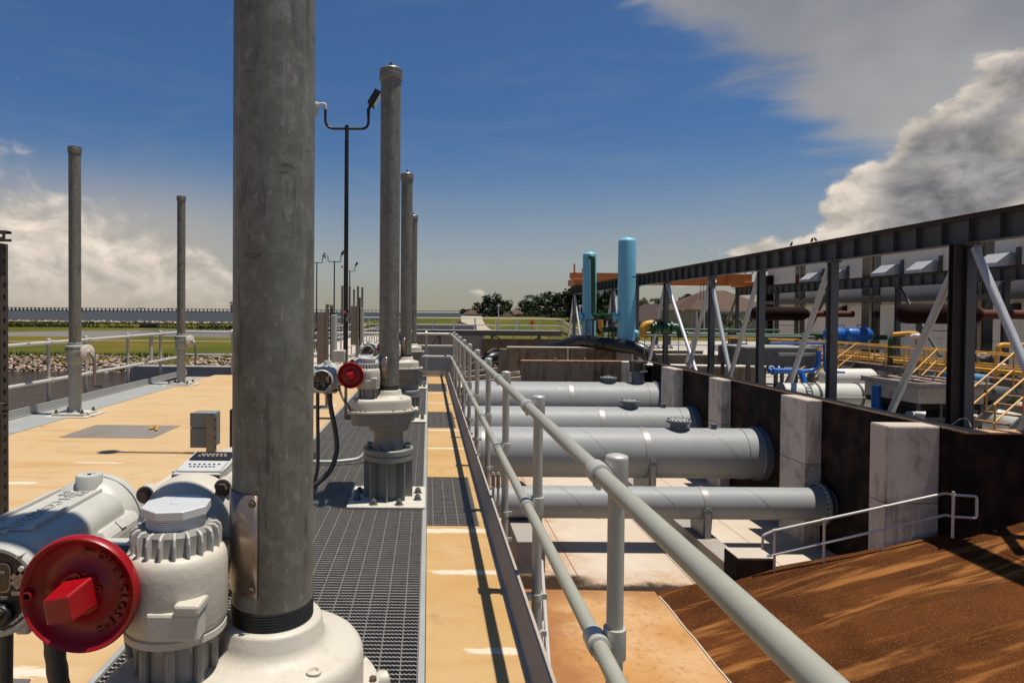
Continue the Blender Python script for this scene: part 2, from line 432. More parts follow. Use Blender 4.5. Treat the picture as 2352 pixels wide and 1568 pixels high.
def ramp_fn(t, b):
    p = t.pos(); x, y, z = t.sep(p)
    n = t.noise(p, .45, 8, .62, .3)
    c = t.mix(t.step(n, .35, .65), (.060, .018, .004), (.125, .040, .009))
    # lighter streaks running down the slope, long and soft
    rot = t.new('ShaderNodeMapping'); t.put(rot.inputs[0], p); rot.inputs['Rotation'].default_value = (0, 0, R(4)); rot.inputs['Scale'].default_value = (.13, 2.1, 1)
    sn = t.noise(rot.outputs[0], 1.15, 8, .6, .5)
    c = t.mix(t.m('MULTIPLY', t.step(sn, .51, .68), .8), c, (.40, .165, .045))
    rotb = t.new('ShaderNodeMapping'); t.put(rotb.inputs[0], p); rotb.inputs['Rotation'].default_value = (0, 0, R(2)); rotb.inputs['Scale'].default_value = (.10, 3.2, 1)
    c = t.mix(t.m('MULTIPLY', t.step(t.noise(rotb.outputs[0], 1.2, 6, .6), .50, .7), .5), c, (.060, .022, .007))
    # exposed aggregate
    v = t.voro(p, 24); vc = t.voro(p, 24, out='Color'); hh = t.sep(vc)[0]
    st = t.m('MULTIPLY', t.step(v, .34, .14), t.step(hh, .5, .75))
    c = t.mix(t.m('MULTIPLY', st, .42), c, (.45, .20, .07))
    v2 = t.voro(p, 60); h2 = t.sep(t.voro(p, 60, out='Color'))[1]
    c = t.mix(t.m('MULTIPLY', t.m('MULTIPLY', t.step(v2, .36, .14), t.step(h2, .40, .65)), .42), c, (.50, .25, .10))
    c = t.mix(t.m('MULTIPLY', t.step(t.noise(p, 40, 4, .7), .55, .7), .5), c, (.035, .015, .006))
    t.put(b.inputs['Base Color'], c); b.inputs['Roughness'].default_value = .9; b.inputs['Specular IOR Level'].default_value = .08
    t.put(b.inputs['Normal'], t.bump(t.m('ADD', t.m('MULTIPLY', st, .8), t.noise(p, 55, 4, .7)), .5, .01))
M['ramp'] = mat('ramp_aggregate', ramp_fn)
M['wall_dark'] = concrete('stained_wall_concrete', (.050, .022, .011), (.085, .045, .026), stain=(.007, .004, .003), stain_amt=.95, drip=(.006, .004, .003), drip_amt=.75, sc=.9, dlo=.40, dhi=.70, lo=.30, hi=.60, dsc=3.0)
M['wall_cap'] = concrete('wall_cap_concrete', (.46, .24, .105), (.56, .37, .22), stain=(.17, .062, .02), stain_amt=.85, sc=1.3)
M['wall_mid'] = concrete('weathered_wall_concrete', (.27, .19, .125), (.36, .265, .18), stain=(.07, .045, .03), stain_amt=.7, drip=(.03, .02, .014), drip_amt=.9, sc=.6)
M['buttress'] = concrete('buttress_concrete', (.74, .63, .52), (.88, .765, .645), stain=(.32, .25, .19), stain_amt=.65, drip=(.15, .115, .088), drip_amt=.8, sc=.9, lo=.48, hi=.70, dlo=.49, dhi=.68)
M['conc'] = concrete('grey_concrete', (.40, .36, .31), (.50, .455, .40), stain=(.24, .20, .16), stain_amt=.5, sc=.7)
M['conc_pale'] = concrete('pale_concrete', (.50, .43, .35), (.60, .525, .44), stain=(.36, .27, .18), stain_amt=.4, sc=.7)
M['conc_brown'] = concrete('brown_concrete', (.20, .155, .115), (.27, .215, .16), stain=(.09, .065, .045), stain_amt=.6, drip=(.06, .045, .03), drip_amt=.6, sc=.4)
M['conc_side'] = concrete('side_concrete', (.33, .30, .265), (.42, .38, .335), stain=(.20, .17, .14), stain_amt=.5, sc=.5)  # tones of the grey concrete, evenly darker
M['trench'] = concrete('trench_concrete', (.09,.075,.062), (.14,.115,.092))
M['black'] = paint('dark_void', (.004, .004, .004), .9, bump=0)

def galv_fn(t, b):
    p = t.pos(); pv = t.scale(p, (1, 1, .13))
    n = t.noise(pv, 16, 8, .65); m = t.noise(p, 26, 6, .6); s = t.voro(p, 70, out='Color'); sx = t.sep(s)[0]
    c = t.mix(n, (.120, .114, .090), (.265, .253, .203))
    c = t.mix(t.m('MULTIPLY', t.m('SUBTRACT', sx, .55), .35, clamp=True), c, (.34, .335, .30))
    c = t.mix(t.m('MULTIPLY', t.step(m, .50, .62), .50), c, (.30, .295, .255))
    c = t.mix(t.m('MULTIPLY', t.step(t.noise(t.scale(p, (1, 1, .55)), 62, 6, .65), .56, .68), .55), c, (.40, .39, .34))
    c = t.mix(t.m('MULTIPLY', t.step(t.noise(p, 7, 6, .6), .48, .70), .45), c, (.085, .078, .06))
    c = t.mix(t.m('MULTIPLY', t.step(t.noise(t.scale(p, (1, 1, .05)), 30, 5, .6), .56, .66), .35), c, (.33, .33, .30))
    c = t.mix(t.m('MULTIPLY', t.step(t.noise(pv, 34, 7, .7), .55, .70), .75), c, (.055, .05, .042))
    c = t.mix(t.m('MULTIPLY', t.step(t.noise(t.scale(p, (1, 1, 2.6)), 9, 9, .72), .63, .70), .75), c, (.04, .036, .03))
    t.put(b.inputs['Base Color'], c); b.inputs['Metallic'].default_value = .25
    t.put(b.inputs['Roughness'], t.m('ADD', t.m('MULTIPLY', m, .3), .36))
    t.put(b.inputs['Normal'], t.bump(t.noise(p, 45, 5, .6), .08, .003))
M['galv'] = mat('galvanised_pipe', galv_fn)
M['galv_plate'] = paint('galvanised_plate', (.47, .475, .44), .5, .35, .12, 2.2, dirt=(.66, .66, .62), dirt_amt=.5)
M['strut'] = paint('galvanised_strut', (.27, .235, .20), .42, .55, .15, 6, dirt=(.16, .12, .09), dirt_amt=.5)
M['strut_dark'] = paint('weathered_strut', (.12, .092, .072), .45, .4, .15, 6)
M['alu'] = paint('anodised_rail_tube', (.42, .415, .335), .42, .15, .06, 3.0, dirt=(.56, .54, .47), dirt_amt=.32, bump=.03)
M['alu_post'] = paint('anodised_post', (.48, .455, .395), .42, .15, .06, 3.0, bump=.02)
M['alu_cast'] = paint('cast_fitting', (.58, .565, .51), .38, .25, .08, 12.0, dirt=(.42, .39, .34), dirt_amt=.3, bump=.08, bsc=90)
M['alu_white'] = paint('bright_rail', (.66, .64, .59), .42, .25, .05, 2.0, bump=0)
M['rods'] = paint('cross_rods', (.26, .24, .21), .5, .4, .1, 4.0)
M['grating'] = paint('grating_bars', (.40, .365, .31), .5, .25, .15, 4.0, dirt=(.07, .06, .05), dirt_amt=.6)
M['off_white'] = paint('off_white_casing', (.60, .555, .465), .5, 0, .08, 3.5, dirt=(.36, .31, .235), dirt_amt=.48, bump=.26, bsc=70)
M['casing_grey'] = paint('grey_casing', (.545, .54, .485), .45, 0, .06, 3.0, dirt=(.38, .37, .33), dirt_amt=.25, bump=.12, bsc=90)
M['pedestal'] = paint('pedestal_paint', (.255, .26, .235), .5, 0, .10, 3.0, dirt=(.16, .14, .11), dirt_amt=.4, bump=.06)
M['plate'] = paint('painted_base_plate', (.62, .59, .50), .6, 0, .1, 4.0, dirt=(.40, .30, .18), dirt_amt=.6, bump=.1)
M['neck'] = paint('neck_casing', (.27, .255, .225), .55, 0, .12, 5.0, dirt=(.17, .11, .06), dirt_amt=.6, bump=.2)
M['plug'] = paint('aluminium_plug', (.74, .74, .73), .45, .3, .05, 8.0, bump=.06)
M['bolt'] = paint('weathered_bolt', (.17, .13, .10), .5, .55, .25, 20, dirt=(.22, .09, .03), dirt_amt=.6)
M['bolt_grey'] = paint('grey_bolt', (.17, .17, .155), .5, .4, .2, 20)
M['red'] = paint('red_enamel', (.33, .0012, .004), .36, 0, .06, 5, bump=.015)
M['red_dark'] = paint('red_moulded_lettering', (.16, .003, .004), .4, 0, .05, 5, bump=0)
M['dial'] = paint('black_dial', (.010, .010, .012), .45, 0, .05, 5, bump=0)
M['screen'] = paint('display_glass', (.030, .024, .016), .08, 0, .05, 5, bump=0)
M['print'] = paint('white_print', (.55, .52, .46), .5, 0, .02, 5, bump=0)
M['print_tan'] = paint('tan_print', (.60, .42, .28), .5, 0, .02, 5, bump=0)
M['brass'] = paint('brass', (.62, .46, .20), .3, .8, .1, 10)
M['nameplate'] = paint('metal_nameplate', (.40, .30, .235), .30, .75, .15, 9, dirt=(.22, .14, .09), dirt_amt=.4, bump=.03)
M['rubber'] = paint('conduit_sheath', (.055, .053, .050), .5, 0, .1, 10)
M['thread'] = paint('dark_thread', (.045, .042, .038), .4, .5, .15, 20)
M['lamp_black'] = paint('bronze_lamp_paint', (.020, .016, .013), .42, .2, .1, 6, bump=0)
M['lens'] = paint('lamp_lens', (.55, .55, .52), .15, 0, .04, 5, bump=0)
M['lamp_white'] = paint('cast_lamp', (.66, .64, .60), .45, 0, .05, 5)
M['pipe'] = paint('grey_pipe_enamel', (.325, .338, .338), .52, 0, .09, .9, dirt=(.43, .42, .39), dirt_amt=.45, bump=.03, bsc=20, spec=.3)
M['seam'] = paint('weld_seam', (.17, .17, .165), .5)
M['pipe_dark'] = paint('slate_nozzle_enamel', (.155, .180, .205), .4, 0, .08, 3.0)
M['pipe_band'] = paint('pipe_band', (.38, .36, .325), .45, .2, .08, 3.0)
M['lug'] = paint('lifting_lug', (.05, .055, .065), .45, 0, .1, 3)
M['hdpe'] = paint('black_plastic_pipe', (.010, .009, .009), .36, 0, .1, 2.0, dirt=(.05, .035, .025), dirt_amt=.3, bump=0)
M['steel_dark'] = paint('dark_crane_steel', (.085, .086, .088), .55, .1, .35, 1.2, dirt=(.035, .022, .018), dirt_amt=.7, streak=True)
M['brown_steel'] = paint('brown_steel', (.035, .024, .019), .55, .1, .2, 1.2)
M['steel_col'] = paint('column_steel', (.12, .122, .125), .5, .2, .18, 1.2, dirt=(.04, .028, .022), dirt_amt=.6, streak=True)
M['rust_rail'] = paint('rusty_rail', (.060, .014, .010), .7, .1, .2, 3)
M['brace'] = paint('galvanised_brace', (.56, .57, .58), .5, .3, .12, 3.0, dirt=(.26, .26, .26), dirt_amt=.5)
M['cyan'] = paint('cyan_tank_paint', (.20, .56, .74), .45, 0, .05, 1.0, dirt=(.13, .34, .44), dirt_amt=.3, bump=0)
M['blue_pale'] = paint('pale_blue_paint', (.07, .22, .40), .4, 0, .1, 2.0, bump=0)
M['green'] = paint('green_pipe_paint', (.006, .070, .020), .4, 0, .12, 2.0, bump=0)
M['blue'] = paint('blue_paint', (.008, .115, .44), .38, 0, .1, 2.0, bump=0)
M['toe'] = paint('toe_board_metal', (.46, .39, .315), .6, 0, .1, 4.0, dirt=(.28, .20, .13), dirt_amt=.4, spec=.2)
M['yellow'] = paint('yellow_paint', (.70, .345, .03), .5, 0, .08, 3.0, bump=0)
M['orange'] = paint('orange_crane_paint', (.56, .17, .028), .5, 0, .10, 1.2, dirt=(.30, .09, .02), dirt_amt=.5, bump=0)
M['rust'] = paint('rusted_silencer', (.016, .005, .0035), .8, .0, .3, 2.0, dirt=(.006, .003, .0025), dirt_amt=.7, spec=.1)
M['rust_bright'] = paint('bright_rust', (.11, .024, .008), .8, .0, .3, 6.0, dirt=(.08, .02, .01), dirt_amt=.6)
M['rust_frame'] = paint('rusty_white_frame', (.52, .46, .40), .6, .1, .1, 1.5, dirt=(.22, .055, .02), dirt_amt=.95)
M['walkway'] = paint('rusty_walkway', (.25, .11, .05), .7, .1, .25, 4.0)
M['steel_grey'] = paint('grey_structural', (.115, .11, .102), .5, .3, .15, 2.0)
M['steel_pale'] = paint('pale_structural', (.40, .395, .37), .5, .2, .12, 2.0)
M['cream_pipe'] = paint('cream_pipe_paint', (.60, .61, .53), .42, 0, .05, 1.0, dirt=(.45, .44, .36), dirt_amt=.3, bump=0)
M['hood'] = paint('sheet_hood', (.60, .60, .59), .4, .35, .06, 2.0, bump=0)
M['panel'] = concrete('precast_panel', (.98, .86, .71), (1.06, .95, .80), stain=(.82, .70, .57), stain_amt=.4, sc=.25)
M['window_dark'] = paint('dark_glazing', (.022, .022, .025), .12, 0, .1, 2, bump=0)
M['mullion'] = paint('tan_mullion', (.40, .29, .16), .6, 0, .1, 2)
M['roof_brown'] = concrete('brown_shingles', (.10, .060, .042), (.15, .095, .068), stain=(.06, .035, .025), stain_amt=.5, sc=.6)
M['roof_dark'] = concrete('dark_shingles', (.055, .035, .034), (.08, .055, .052), sc=.6)
M['stucco'] = concrete('tan_stucco', (.46, .38, .29), (.54, .45, .355), sc=.3)
M['trim'] = paint('white_trim', (.70, .67, .61), .6, bump=0)
M['orange_sign'] = paint('orange_sign', (.85, .20, .01), .5, bump=0)
M['insulation'] = paint('white_insulation', (.72, .70, .67), .7, 0, .1, 8, bump=.4, bsc=14)
M['bark'] = paint('bark', (.10, .075, .055), .85, 0, .25, 4)
M['bird'] = paint('bird_feathers', (.035, .032, .032), .8, bump=0)
M['gravel'] = concrete('gravel_path', (.40, .34, .26), (.48, .41, .32), sc=.2)
M['dirt'] = concrete('dirt_track', (.30, .21, .11), (.38, .28, .16), sc=.2)

def grass_fn(t, b):
    p = t.pos(); n = t.noise(p, .035, 6, .6, .6); n2 = t.noise(p, .8, 7, .7); n3 = t.noise(p, 9, 4, .7)
    c = t.mix(t.step(n, .38, .62), (.075, .090, .010), (.185, .135, .020))
    c = t.mix(t.m('MULTIPLY', t.step(n2, .42, .7), .6), c, (.080, .096, .010))
    c = t.mix(t.m('MULTIPLY', t.step(n3, .5, .7), .5), c, (.035, .048, .008))
    t.put(b.inputs['Base Color'], c); b.inputs['Roughness'].default_value = .95; b.inputs['Specular IOR Level'].default_value = .1
    t.put(b.inputs['Normal'], t.bump(t.m('ADD', n3, n2), .6, .1))
M['grass'] = mat('mown_grass', grass_fn)
def leaf(name, c1, c2):
    def fn(t, b):
        p = t.pos(); n = t.noise(p, .8, 4, .7)
        inf = t.new('ShaderNodeNewGeometry').outputs['Random Per Island']
        c = t.mix(t.m('ADD', t.m('MULTIPLY', n, .5), t.m('MULTIPLY', inf, .5)), c1, c2)
        t.put(b.inputs['Base Color'], c); b.inputs['Roughness'].default_value = .7
        b.inputs['Specular IOR Level'].default_value = .25
    return mat(name, fn)
M['stem_grey'] = paint('stem_paint', (.36, .37, .325), .5, 0, .08, 3.0, dirt=(.20, .16, .11), dirt_amt=.35, bump=.06)
M['leaf'] = leaf('tree_leaves', (.012, .026, .006), (.055, .085, .018))
M['leaf_dark'] = leaf('dark_leaves', (.008, .017, .005), (.035, .055, .014))
M['marsh'] = leaf('marsh_reeds', (.030, .055, .010), (.085, .115, .022))
M['palm'] = leaf('palm_leaves', (.055, .075, .015), (.13, .15, .035))
def water(name, col, sc, rough, strength, spec=.5):
    def fn(t, b):
        p = t.pos()
        h = t.m('ADD', t.noise(t.scale(p, (.55, 1, 1)), sc, 5, .6, .3), t.m('MULTIPLY', t.noise(p, sc*5, 3, .5), .35))
        b.inputs['Base Color'].default_value = (col[0]*KEXP, col[1]*KEXP, col[2]*KEXP, 1); b.inputs['Roughness'].default_value = rough
        b.inputs['IOR'].default_value = 1.33; b.inputs['Specular IOR Level'].default_value = spec
        t.put(b.inputs['Normal'], t.bump(h, strength, .25))
    return mat(name, fn)
M['water'] = water('canal_water', (.034, .022, .013), 1.5, .16, 1.0, .12)
M['lake'] = water('lake_water', (.045, .049, .052), .09, .45, .5, .04)
M['lagoon'] = water('lagoon_water', (.085, .066, .050), .6, .2, .2, .22)
def rock_fn(t, b):
    p = t.pos(); n = t.noise(p, 2.5, 6, .65); i = t.new('ShaderNodeNewGeometry').outputs['Random Per Island']
    c = t.mix(i, (.15, .092, .055), (.56, .44, .33))
    c = t.mix(t.m('MULTIPLY', t.step(n, .5, .7), .5), c, (.16, .11, .075))
    t.put(b.inputs['Base Color'], c); b.inputs['Roughness'].default_value = .9
M['rock'] = mat('riprap_rock', rock_fn)
# ------------------------------------------------------------------ setting
def struct(name, mb, m, parent=None, **kw):
    o = mb.build(name, m, parent, **kw)
    if parent is None: o['kind'] = 'structure'
    return o
DX0, DX1, DY0, DY1 = -6.25, 0.50, -6.0, 16.9      # deck extents
UY = [1.46 + 4.32*k for k in range(4)]            # the gate actuators along the deck
UX = -0.345
GX0 = -1.50                                       # grating runs from GX0 to 0
PITZ = -4.95
WX = 11.35                                        # face of the long pit wall
WTOP = -0.80

mb = MB()
mb.box(-5.50, GX0, DY0, DY1, -.35, 0)
prev = DY0
for y in UY:
    mb.box(0, DX1, prev, y - .74, -.35, 0); mb.box(.41, DX1, y - .74, y + .77, -.35, 0); prev = y + .77
mb.box(0, DX1, prev, DY1, -.35, 0)
deck = struct('deck', mb, M['deck'])
mb = MB(); mb.box(DX0, DX1 - .01, DY0, DY1 - .01, -7, -.352); struct('deck_foundation', mb, M['conc_side'])
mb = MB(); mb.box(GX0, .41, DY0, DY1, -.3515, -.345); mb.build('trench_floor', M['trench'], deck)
# galvanised cover plates along the water side of the deck
proto = None
for k in range(10):
    y0 = -4.2 + k*2.15
    if y0 + 2.15 > DY1: break
    if proto is None:
        mb = MB(); mb.box(DX0, -5.505, y0, y0 + 2.138, -.05, .006); proto = mb.build('cover_plate', M['galv_plate'], deck)
        base = y0
    else: share(proto, (0, y0 - base, 0), deck)
mb = MB(); mb.box(DX0, -5.5, DY0, DY1, -.35, -.052); mb.build('plate_bed', M['conc_side'], deck)
mb = MB(); mb.box(-.034, -.004, DY0, DY1, -.04, .0015); mb.build('edge_angle', M['galv_plate'], deck)
mb = MB(); mb.box(GX0 + .002, GX0 + .03, DY0, DY1, -.04, .0015); mb.build('edge_angle', M['galv_plate'], deck)

# toe boards
def toe(label, pts, h=.11, t=.008, m='alu_post'):
    mb = MB()
    for a, b in zip(pts[:-1], pts[1:]):
        a, b = Vector(a), Vector(b)
        mb.beam(a + Vector((0,0,h/2)), b + Vector((0,0,h/2)), t, h)
        d = (b - a).normalized(); sd = d.cross(Vector((0,0,1)))
        mb.beam(a + sd*.012 + Vector((0,0,h+.002)), b + sd*.012 + Vector((0,0,h+.002)), .034, .006)
        mb.beam(a - sd*.016 + Vector((0,0,.012)), b - sd*.016 + Vector((0,0,.012)), .03, .007)
    return tag(mb.build('toe_board', M[m]), label, 'toe board')
mb = MB(); ya, yb = -3.0, DY1 - .03
mb.obox((DX1 - .002, (ya+yb)/2, .058), (.026, 0, .055), (0, (yb-ya)/2, 0), (-.0036, 0, .0018))
mb.box(DX1 + .020, DX1 + .046, ya, yb, .112, .118)
mb.box(DX1 - .050, DX1 - .026, ya, yb, .0015, .009)
tag(mb.build('toe_board', M['toe']), 'metal toe board along the pit side of the orange walkway strip', 'toe board')
toe('metal toe board along the water side cover plates', [(DX0 + .02, DY1 - .03, .006), (DX0 + .02, -3, .006)], .12, m='steel_pale')
toe('low metal toe board closing the far end of the deck', [(DX1 - .03, DY1 - .012, 0), (-3.2, DY1 - .012, 0)], .13, m='conc_pale')

# gratings: one panel mesh, shared
def grating(x0, x1, L, name):
    mb = MB(); n = int(L/.0375); w = .0085; st = .0100
    k = int((x1 - x0)/st)
    for i in range(n):
        y = .018 + i*.0375
        vs, fs = [], []
        for j in range(k + 1):
            x = x0 + (x1 - x0)*j/k; z = -.003 if j % 2 else -.0075
            vs += [(x, y - w/2, z), (x, y + w/2, z), (x, y - w/2, -.034), (x, y + w/2, -.034)]
        for j in range(k):
            a, b = 4*j, 4*j + 4
            fs += [(a, b, b+1, a+1), (a+2, b+2, b, a), (a+1, b+1, b+3, a+3)]
        mb.add(vs, fs)
    o = mb.build(name, M['grating'], None)
    mb = MB(); x = x0 + .05
    while x < x1 - .02:
        mb.box(x - .003, x + .003, 0, L - .006, -.013, -.0065); x += .1
    mb.box(x0, x0 + .005, 0, L - .006, -.034, -.004); mb.box(x1 - .005, x1, 0, L - .006, -.034, -.004)
    c = mb.build('cross_rods', M['rods'], o); c['kind'] = 'stuff'
    return o
G = 'steel floor gratings over the gate trench'
g0 = None; L = .9; k = 0; y = -.5
ords = ['nearest the camera', 'second nearest the camera', 'third nearest the camera', 'fourth nearest the camera', 'fifth from the camera', 'sixth from the camera', 'seventh from the camera', 'eighth from the camera',
        'ninth from the camera', 'tenth from the camera', 'eleventh from the camera', 'twelfth from the camera', 'thirteenth from the camera', 'fourteenth from the camera', 'fifteenth from the camera', 'sixteenth from the camera', 'seventeenth from the camera', 'eighteenth from the camera', 'farthest from the camera, at the deck end']
y = 0.7; i = 0
while y + L < DY1 - .05:
    lab = 'wide serrated steel floor grating in the trench, ' + ords[i]
    if g0 is None:
        g0 = grating(GX0 + .032, -.036, L, 'floor_grating'); g0.location = (0, y, 0); tag(g0, lab, 'grating', G)
    else: dup(g0, (0, y, 0), lab)
    y += L; i += 1
b0 = None
for k, uy in enumerate(UY):
    lab = 'small side grating set into the orange strip beside ' + ['the nearest tall pole', 'the second tall pole from the camera', 'the third tall pole from the camera', 'the farthest tall pole on the deck'][k]
    if b0 is None:
        b0 = grating(0.0, .408, 1.5, 'side_grating'); b0.location = (0, uy - .735, 0); tag(b0, lab, 'grating', 'side gratings in the orange strip')
    else: dup(b0, (0, uy - .735, 0), lab)
# square pedestrian grating out on the slab
mb = MB(); gx0, gx1, gy0, gy1 = -4.75, -3.55, 8.42, 9.36
x = gx0
while x <= gx1: mb.box(x - .003, x + .003, gy0, gy1, .004, .0052); x += .052
y = gy0
while y <= gy1: mb.box(gx0, gx1, y - .0035, y + .0035, .0045, .0057); y += .052
sq = tag(mb.build('square_floor_grating', M['strut_dark']), 'square open mesh floor grating lying in the orange slab', 'grating')
mb = MB(); mb.box(gx0 + .01, gx1 - .01, gy0 + .01, gy1 - .01, .002, .0030); mb.build('backing', M['conc'], sq)
mb = MB(); mb.tube(bend([(-3.85, 9.0, .02), (-3.78, 9.03, .03), (-3.72, 8.98, .07), (-3.71, 8.9, .02)], 5), .016, 8)
tag(mb.build('yellow_strap', M['yellow']), 'short yellow strap lying on the square floor grating', 'strap')

# pit floor in slabs, apron, ramp
mb = MB(); mb.box(DX1 - .05, 16, 5, 62, -5.3, PITZ - .02); pit = struct('pit_floor', mb, M['conc_brown'])
xs = [DX1 - .05, 3.82, 6.6, 9.4, WX + .02]; ys = [15.36, 22.5, 29.0, 36.0, 62]
for i in range(4):
    for j in range(4):
        mb = MB(); mb.box(xs[i] + .008, xs[i+1] - .008, ys[j] + .006, ys[j+1] - .006, PITZ - .02, PITZ); mb.build('slab', M['pit'], pit, bevel=.006, seg=1)
mb = MB(); mb.add([(DX1 - .05, 5, -4.86), (5.38, 5, -4.86), (5.38, 15.28, -4.86), (2.5, 15.36, -4.86), (DX1 - .05, 15.36, -4.86),
                   (DX1 - .05, 5, -5.1), (5.38, 5, -5.1), (5.38, 15.28, -5.1), (2.5, 15.36, -5.1), (DX1 - .05, 15.36, -5.1)],
                  [(0,1,2,3,4), (1,6,7,2), (2,7,8,3), (3,8,9,4)])
struct('apron', mb, M['apron'])
def rampz(x): return -4.86 + .305*(x - 5.4)
mb = MB(); nx, ny = 30, 20; vs = []
X0, X1 = 5.41, 24.0
for i in range(nx + 1):
    x = X0 + (WX + .1 - X0)*i/nx; ye = 15.3 - .195*(x - 5.4)
    for j in range(ny + 1):
        y = 4.5 + (ye - 4.5)*j/ny
        vs.append((x, y, rampz(x) + .012*math.sin(x*1.7 + y*.9) + .008*math.sin(y*2.3 - x)))
fs = [(i*(ny+1)+j, (i+1)*(ny+1)+j, (i+1)*(ny+1)+j+1, i*(ny+1)+j+1) for i in range(nx) for j in range(ny)]
mb.add(vs, fs, True)
for i in range(nx):
    a, b = vs[i*(ny+1)+ny], vs[(i+1)*(ny+1)+ny]
    mb.add([a, b, (b[0], b[1], -5.1), (a[0], a[1], -5.1)], [(0,1,2,3)])
mb.add([(WX + .1, 4.5, rampz(WX + .1)), (24, 4.5, rampz(24)), (24, 14.08, rampz(24)), (WX + .1, 14.08, rampz(WX + .1))], [(0,1,2,3)])
struct('ramp', mb, M['ramp'])
mb = MB()
pts = [Vector((5.395 + .01*math.sin(k*2.1), 5 + k*.5, -4.85)) for k in range(21)]
for a, b in zip(pts[:-1], pts[1:]): mb.beam(a, b, .035, .02)
struct('joint_sealant', mb, M['conc_pale'])

def wallthing(name, label, mbs, cat='wall'):
    """mbs: list of (part name, MB, material)"""
    o = None
    for pn, m_, ma in mbs:
        if o is None: o = m_.build(pn if name is None else name, M[ma]); tag(o, label, cat)
        else: m_.build(pn, M[ma], o)
    return o
# long pit wall and its return towards the right
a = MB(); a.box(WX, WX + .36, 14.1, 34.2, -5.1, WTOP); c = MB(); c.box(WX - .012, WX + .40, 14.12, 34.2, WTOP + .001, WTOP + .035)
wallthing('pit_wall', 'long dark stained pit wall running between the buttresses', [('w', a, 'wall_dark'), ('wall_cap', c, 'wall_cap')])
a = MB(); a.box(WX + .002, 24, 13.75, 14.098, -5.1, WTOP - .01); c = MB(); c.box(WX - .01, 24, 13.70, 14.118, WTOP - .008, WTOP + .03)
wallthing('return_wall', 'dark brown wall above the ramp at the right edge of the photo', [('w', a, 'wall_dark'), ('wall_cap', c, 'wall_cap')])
BUT = [(10.18, 14.43, 15.0, 'nearest broad concrete buttress beside the ramp railing'), (10.87, 18.75, 20.1, 'second nearest concrete buttress, between the narrow and the wide pipe'),
       (10.97, 24.4, 25.5, 'third nearest concrete buttress on the pit wall'), (10.93, 29.0, 30.6, 'fourth concrete buttress, next to the far pipe end'), (10.9, 33.0, 33.98, 'farthest concrete buttress in the pit wall corner')]
for bx, y0, y1, lab in BUT:
    zj = -2.55 + .12*math.sin(y0*7)
    mb = MB(); mb.box(bx, WX - .003, y0, y1, zj + .007, WTOP + .015)
    o = tag(mb.build('buttress', M['buttress'], bevel=.022), lab, 'buttress', 'concrete buttresses of the pit wall')
    mb = MB(); mb.box(bx + .004, WX - .003, y0 + .004, y1 - .004, -5.05, zj - .007); mb.build('lower_lift', M['buttress'], o, bevel=.012)
    mb = MB(); mb.box(bx + .02, WX - .003, y0 + .02, y1 - .02, zj - .02, zj + .02); mb.build('lift_joint', M['wall_mid'], o)
    mb = MB(); mb.box(bx + .01, WX - .004, y0 + .01, y1 - .01, WTOP + .012, WTOP + .022); mb.build('buttress_top', M['conc_pale'], o)
a = MB(); a.box(4.9, 10.05, 34.0, 34.4, -5.1, WTOP - .02); c = MB(); c.box(4.87, 10.06, 33.96, 34.43, WTOP - .018, WTOP + .012)
wallthing('end_wall', 'stained concrete end wall behind the farthest grey pipe', [('w', a, 'wall_mid'), ('wall_cap', c, 'wall_cap')])
mb = MB(); mb.box(10.06, 10.62, 33.7, 34.4, -5.1, WTOP); tag(mb.build('pier', M['buttress'], bevel=.02), 'pale concrete pier at the end wall behind the bolted nozzle', 'pier')
a = MB(); a.box(4.95, 11.6, 40, 40.5, -5.1, -.47); c = MB(); c.box(4.88, 11.65, 39.92, 40.8, -.468, -.40)
b_ = MB(); b_.prism([(0, 0), (.85, 0), (.85, 4.55), (.3, 4.55)], (4.1, 40.02, -5.1), (1,0,0), (0,0,1), (0, .5, 0))
wallthing('rear_wall', 'stained concrete rear wall with pale top beyond the end wall', [('w', a, 'wall_mid'), ('wall_cap', c, 'conc_pale'), ('wall_wing', b_, 'conc_brown')])
# pipe block, saddle beam, end block
mb = MB(); mb.box(2.3, 3.02, 16.5, 19.0, PITZ - .01, -4.13); tag(mb.build('pipe_plinth', M['conc_side'], bevel=.02), 'concrete plinth under the near end of the narrow grey pipe', 'plinth')
mb = MB(); mb.box(7.45, 8.05, 15.45, 33, PITZ - .01, -4.52); tag(mb.build('saddle_beam', M['conc_side'], bevel=.02), 'long low concrete beam carrying the pipe saddles', 'beam')
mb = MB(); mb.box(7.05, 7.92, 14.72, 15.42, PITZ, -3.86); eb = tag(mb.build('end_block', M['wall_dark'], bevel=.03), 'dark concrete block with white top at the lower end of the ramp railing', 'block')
mb = MB(); mb.box(7.065, 7.905, 14.735, 15.405, -3.862, -3.848); mb.build('block_top', M['conc_pale'], eb)

# yard on the right
mb = MB(); mb.box(WX + .35, 70, 14.12, 62, -4, -2.2); mb.box(16.0, 70, 62, 96, -4, -2.2); yard = struct('yard', mb, M['conc'])

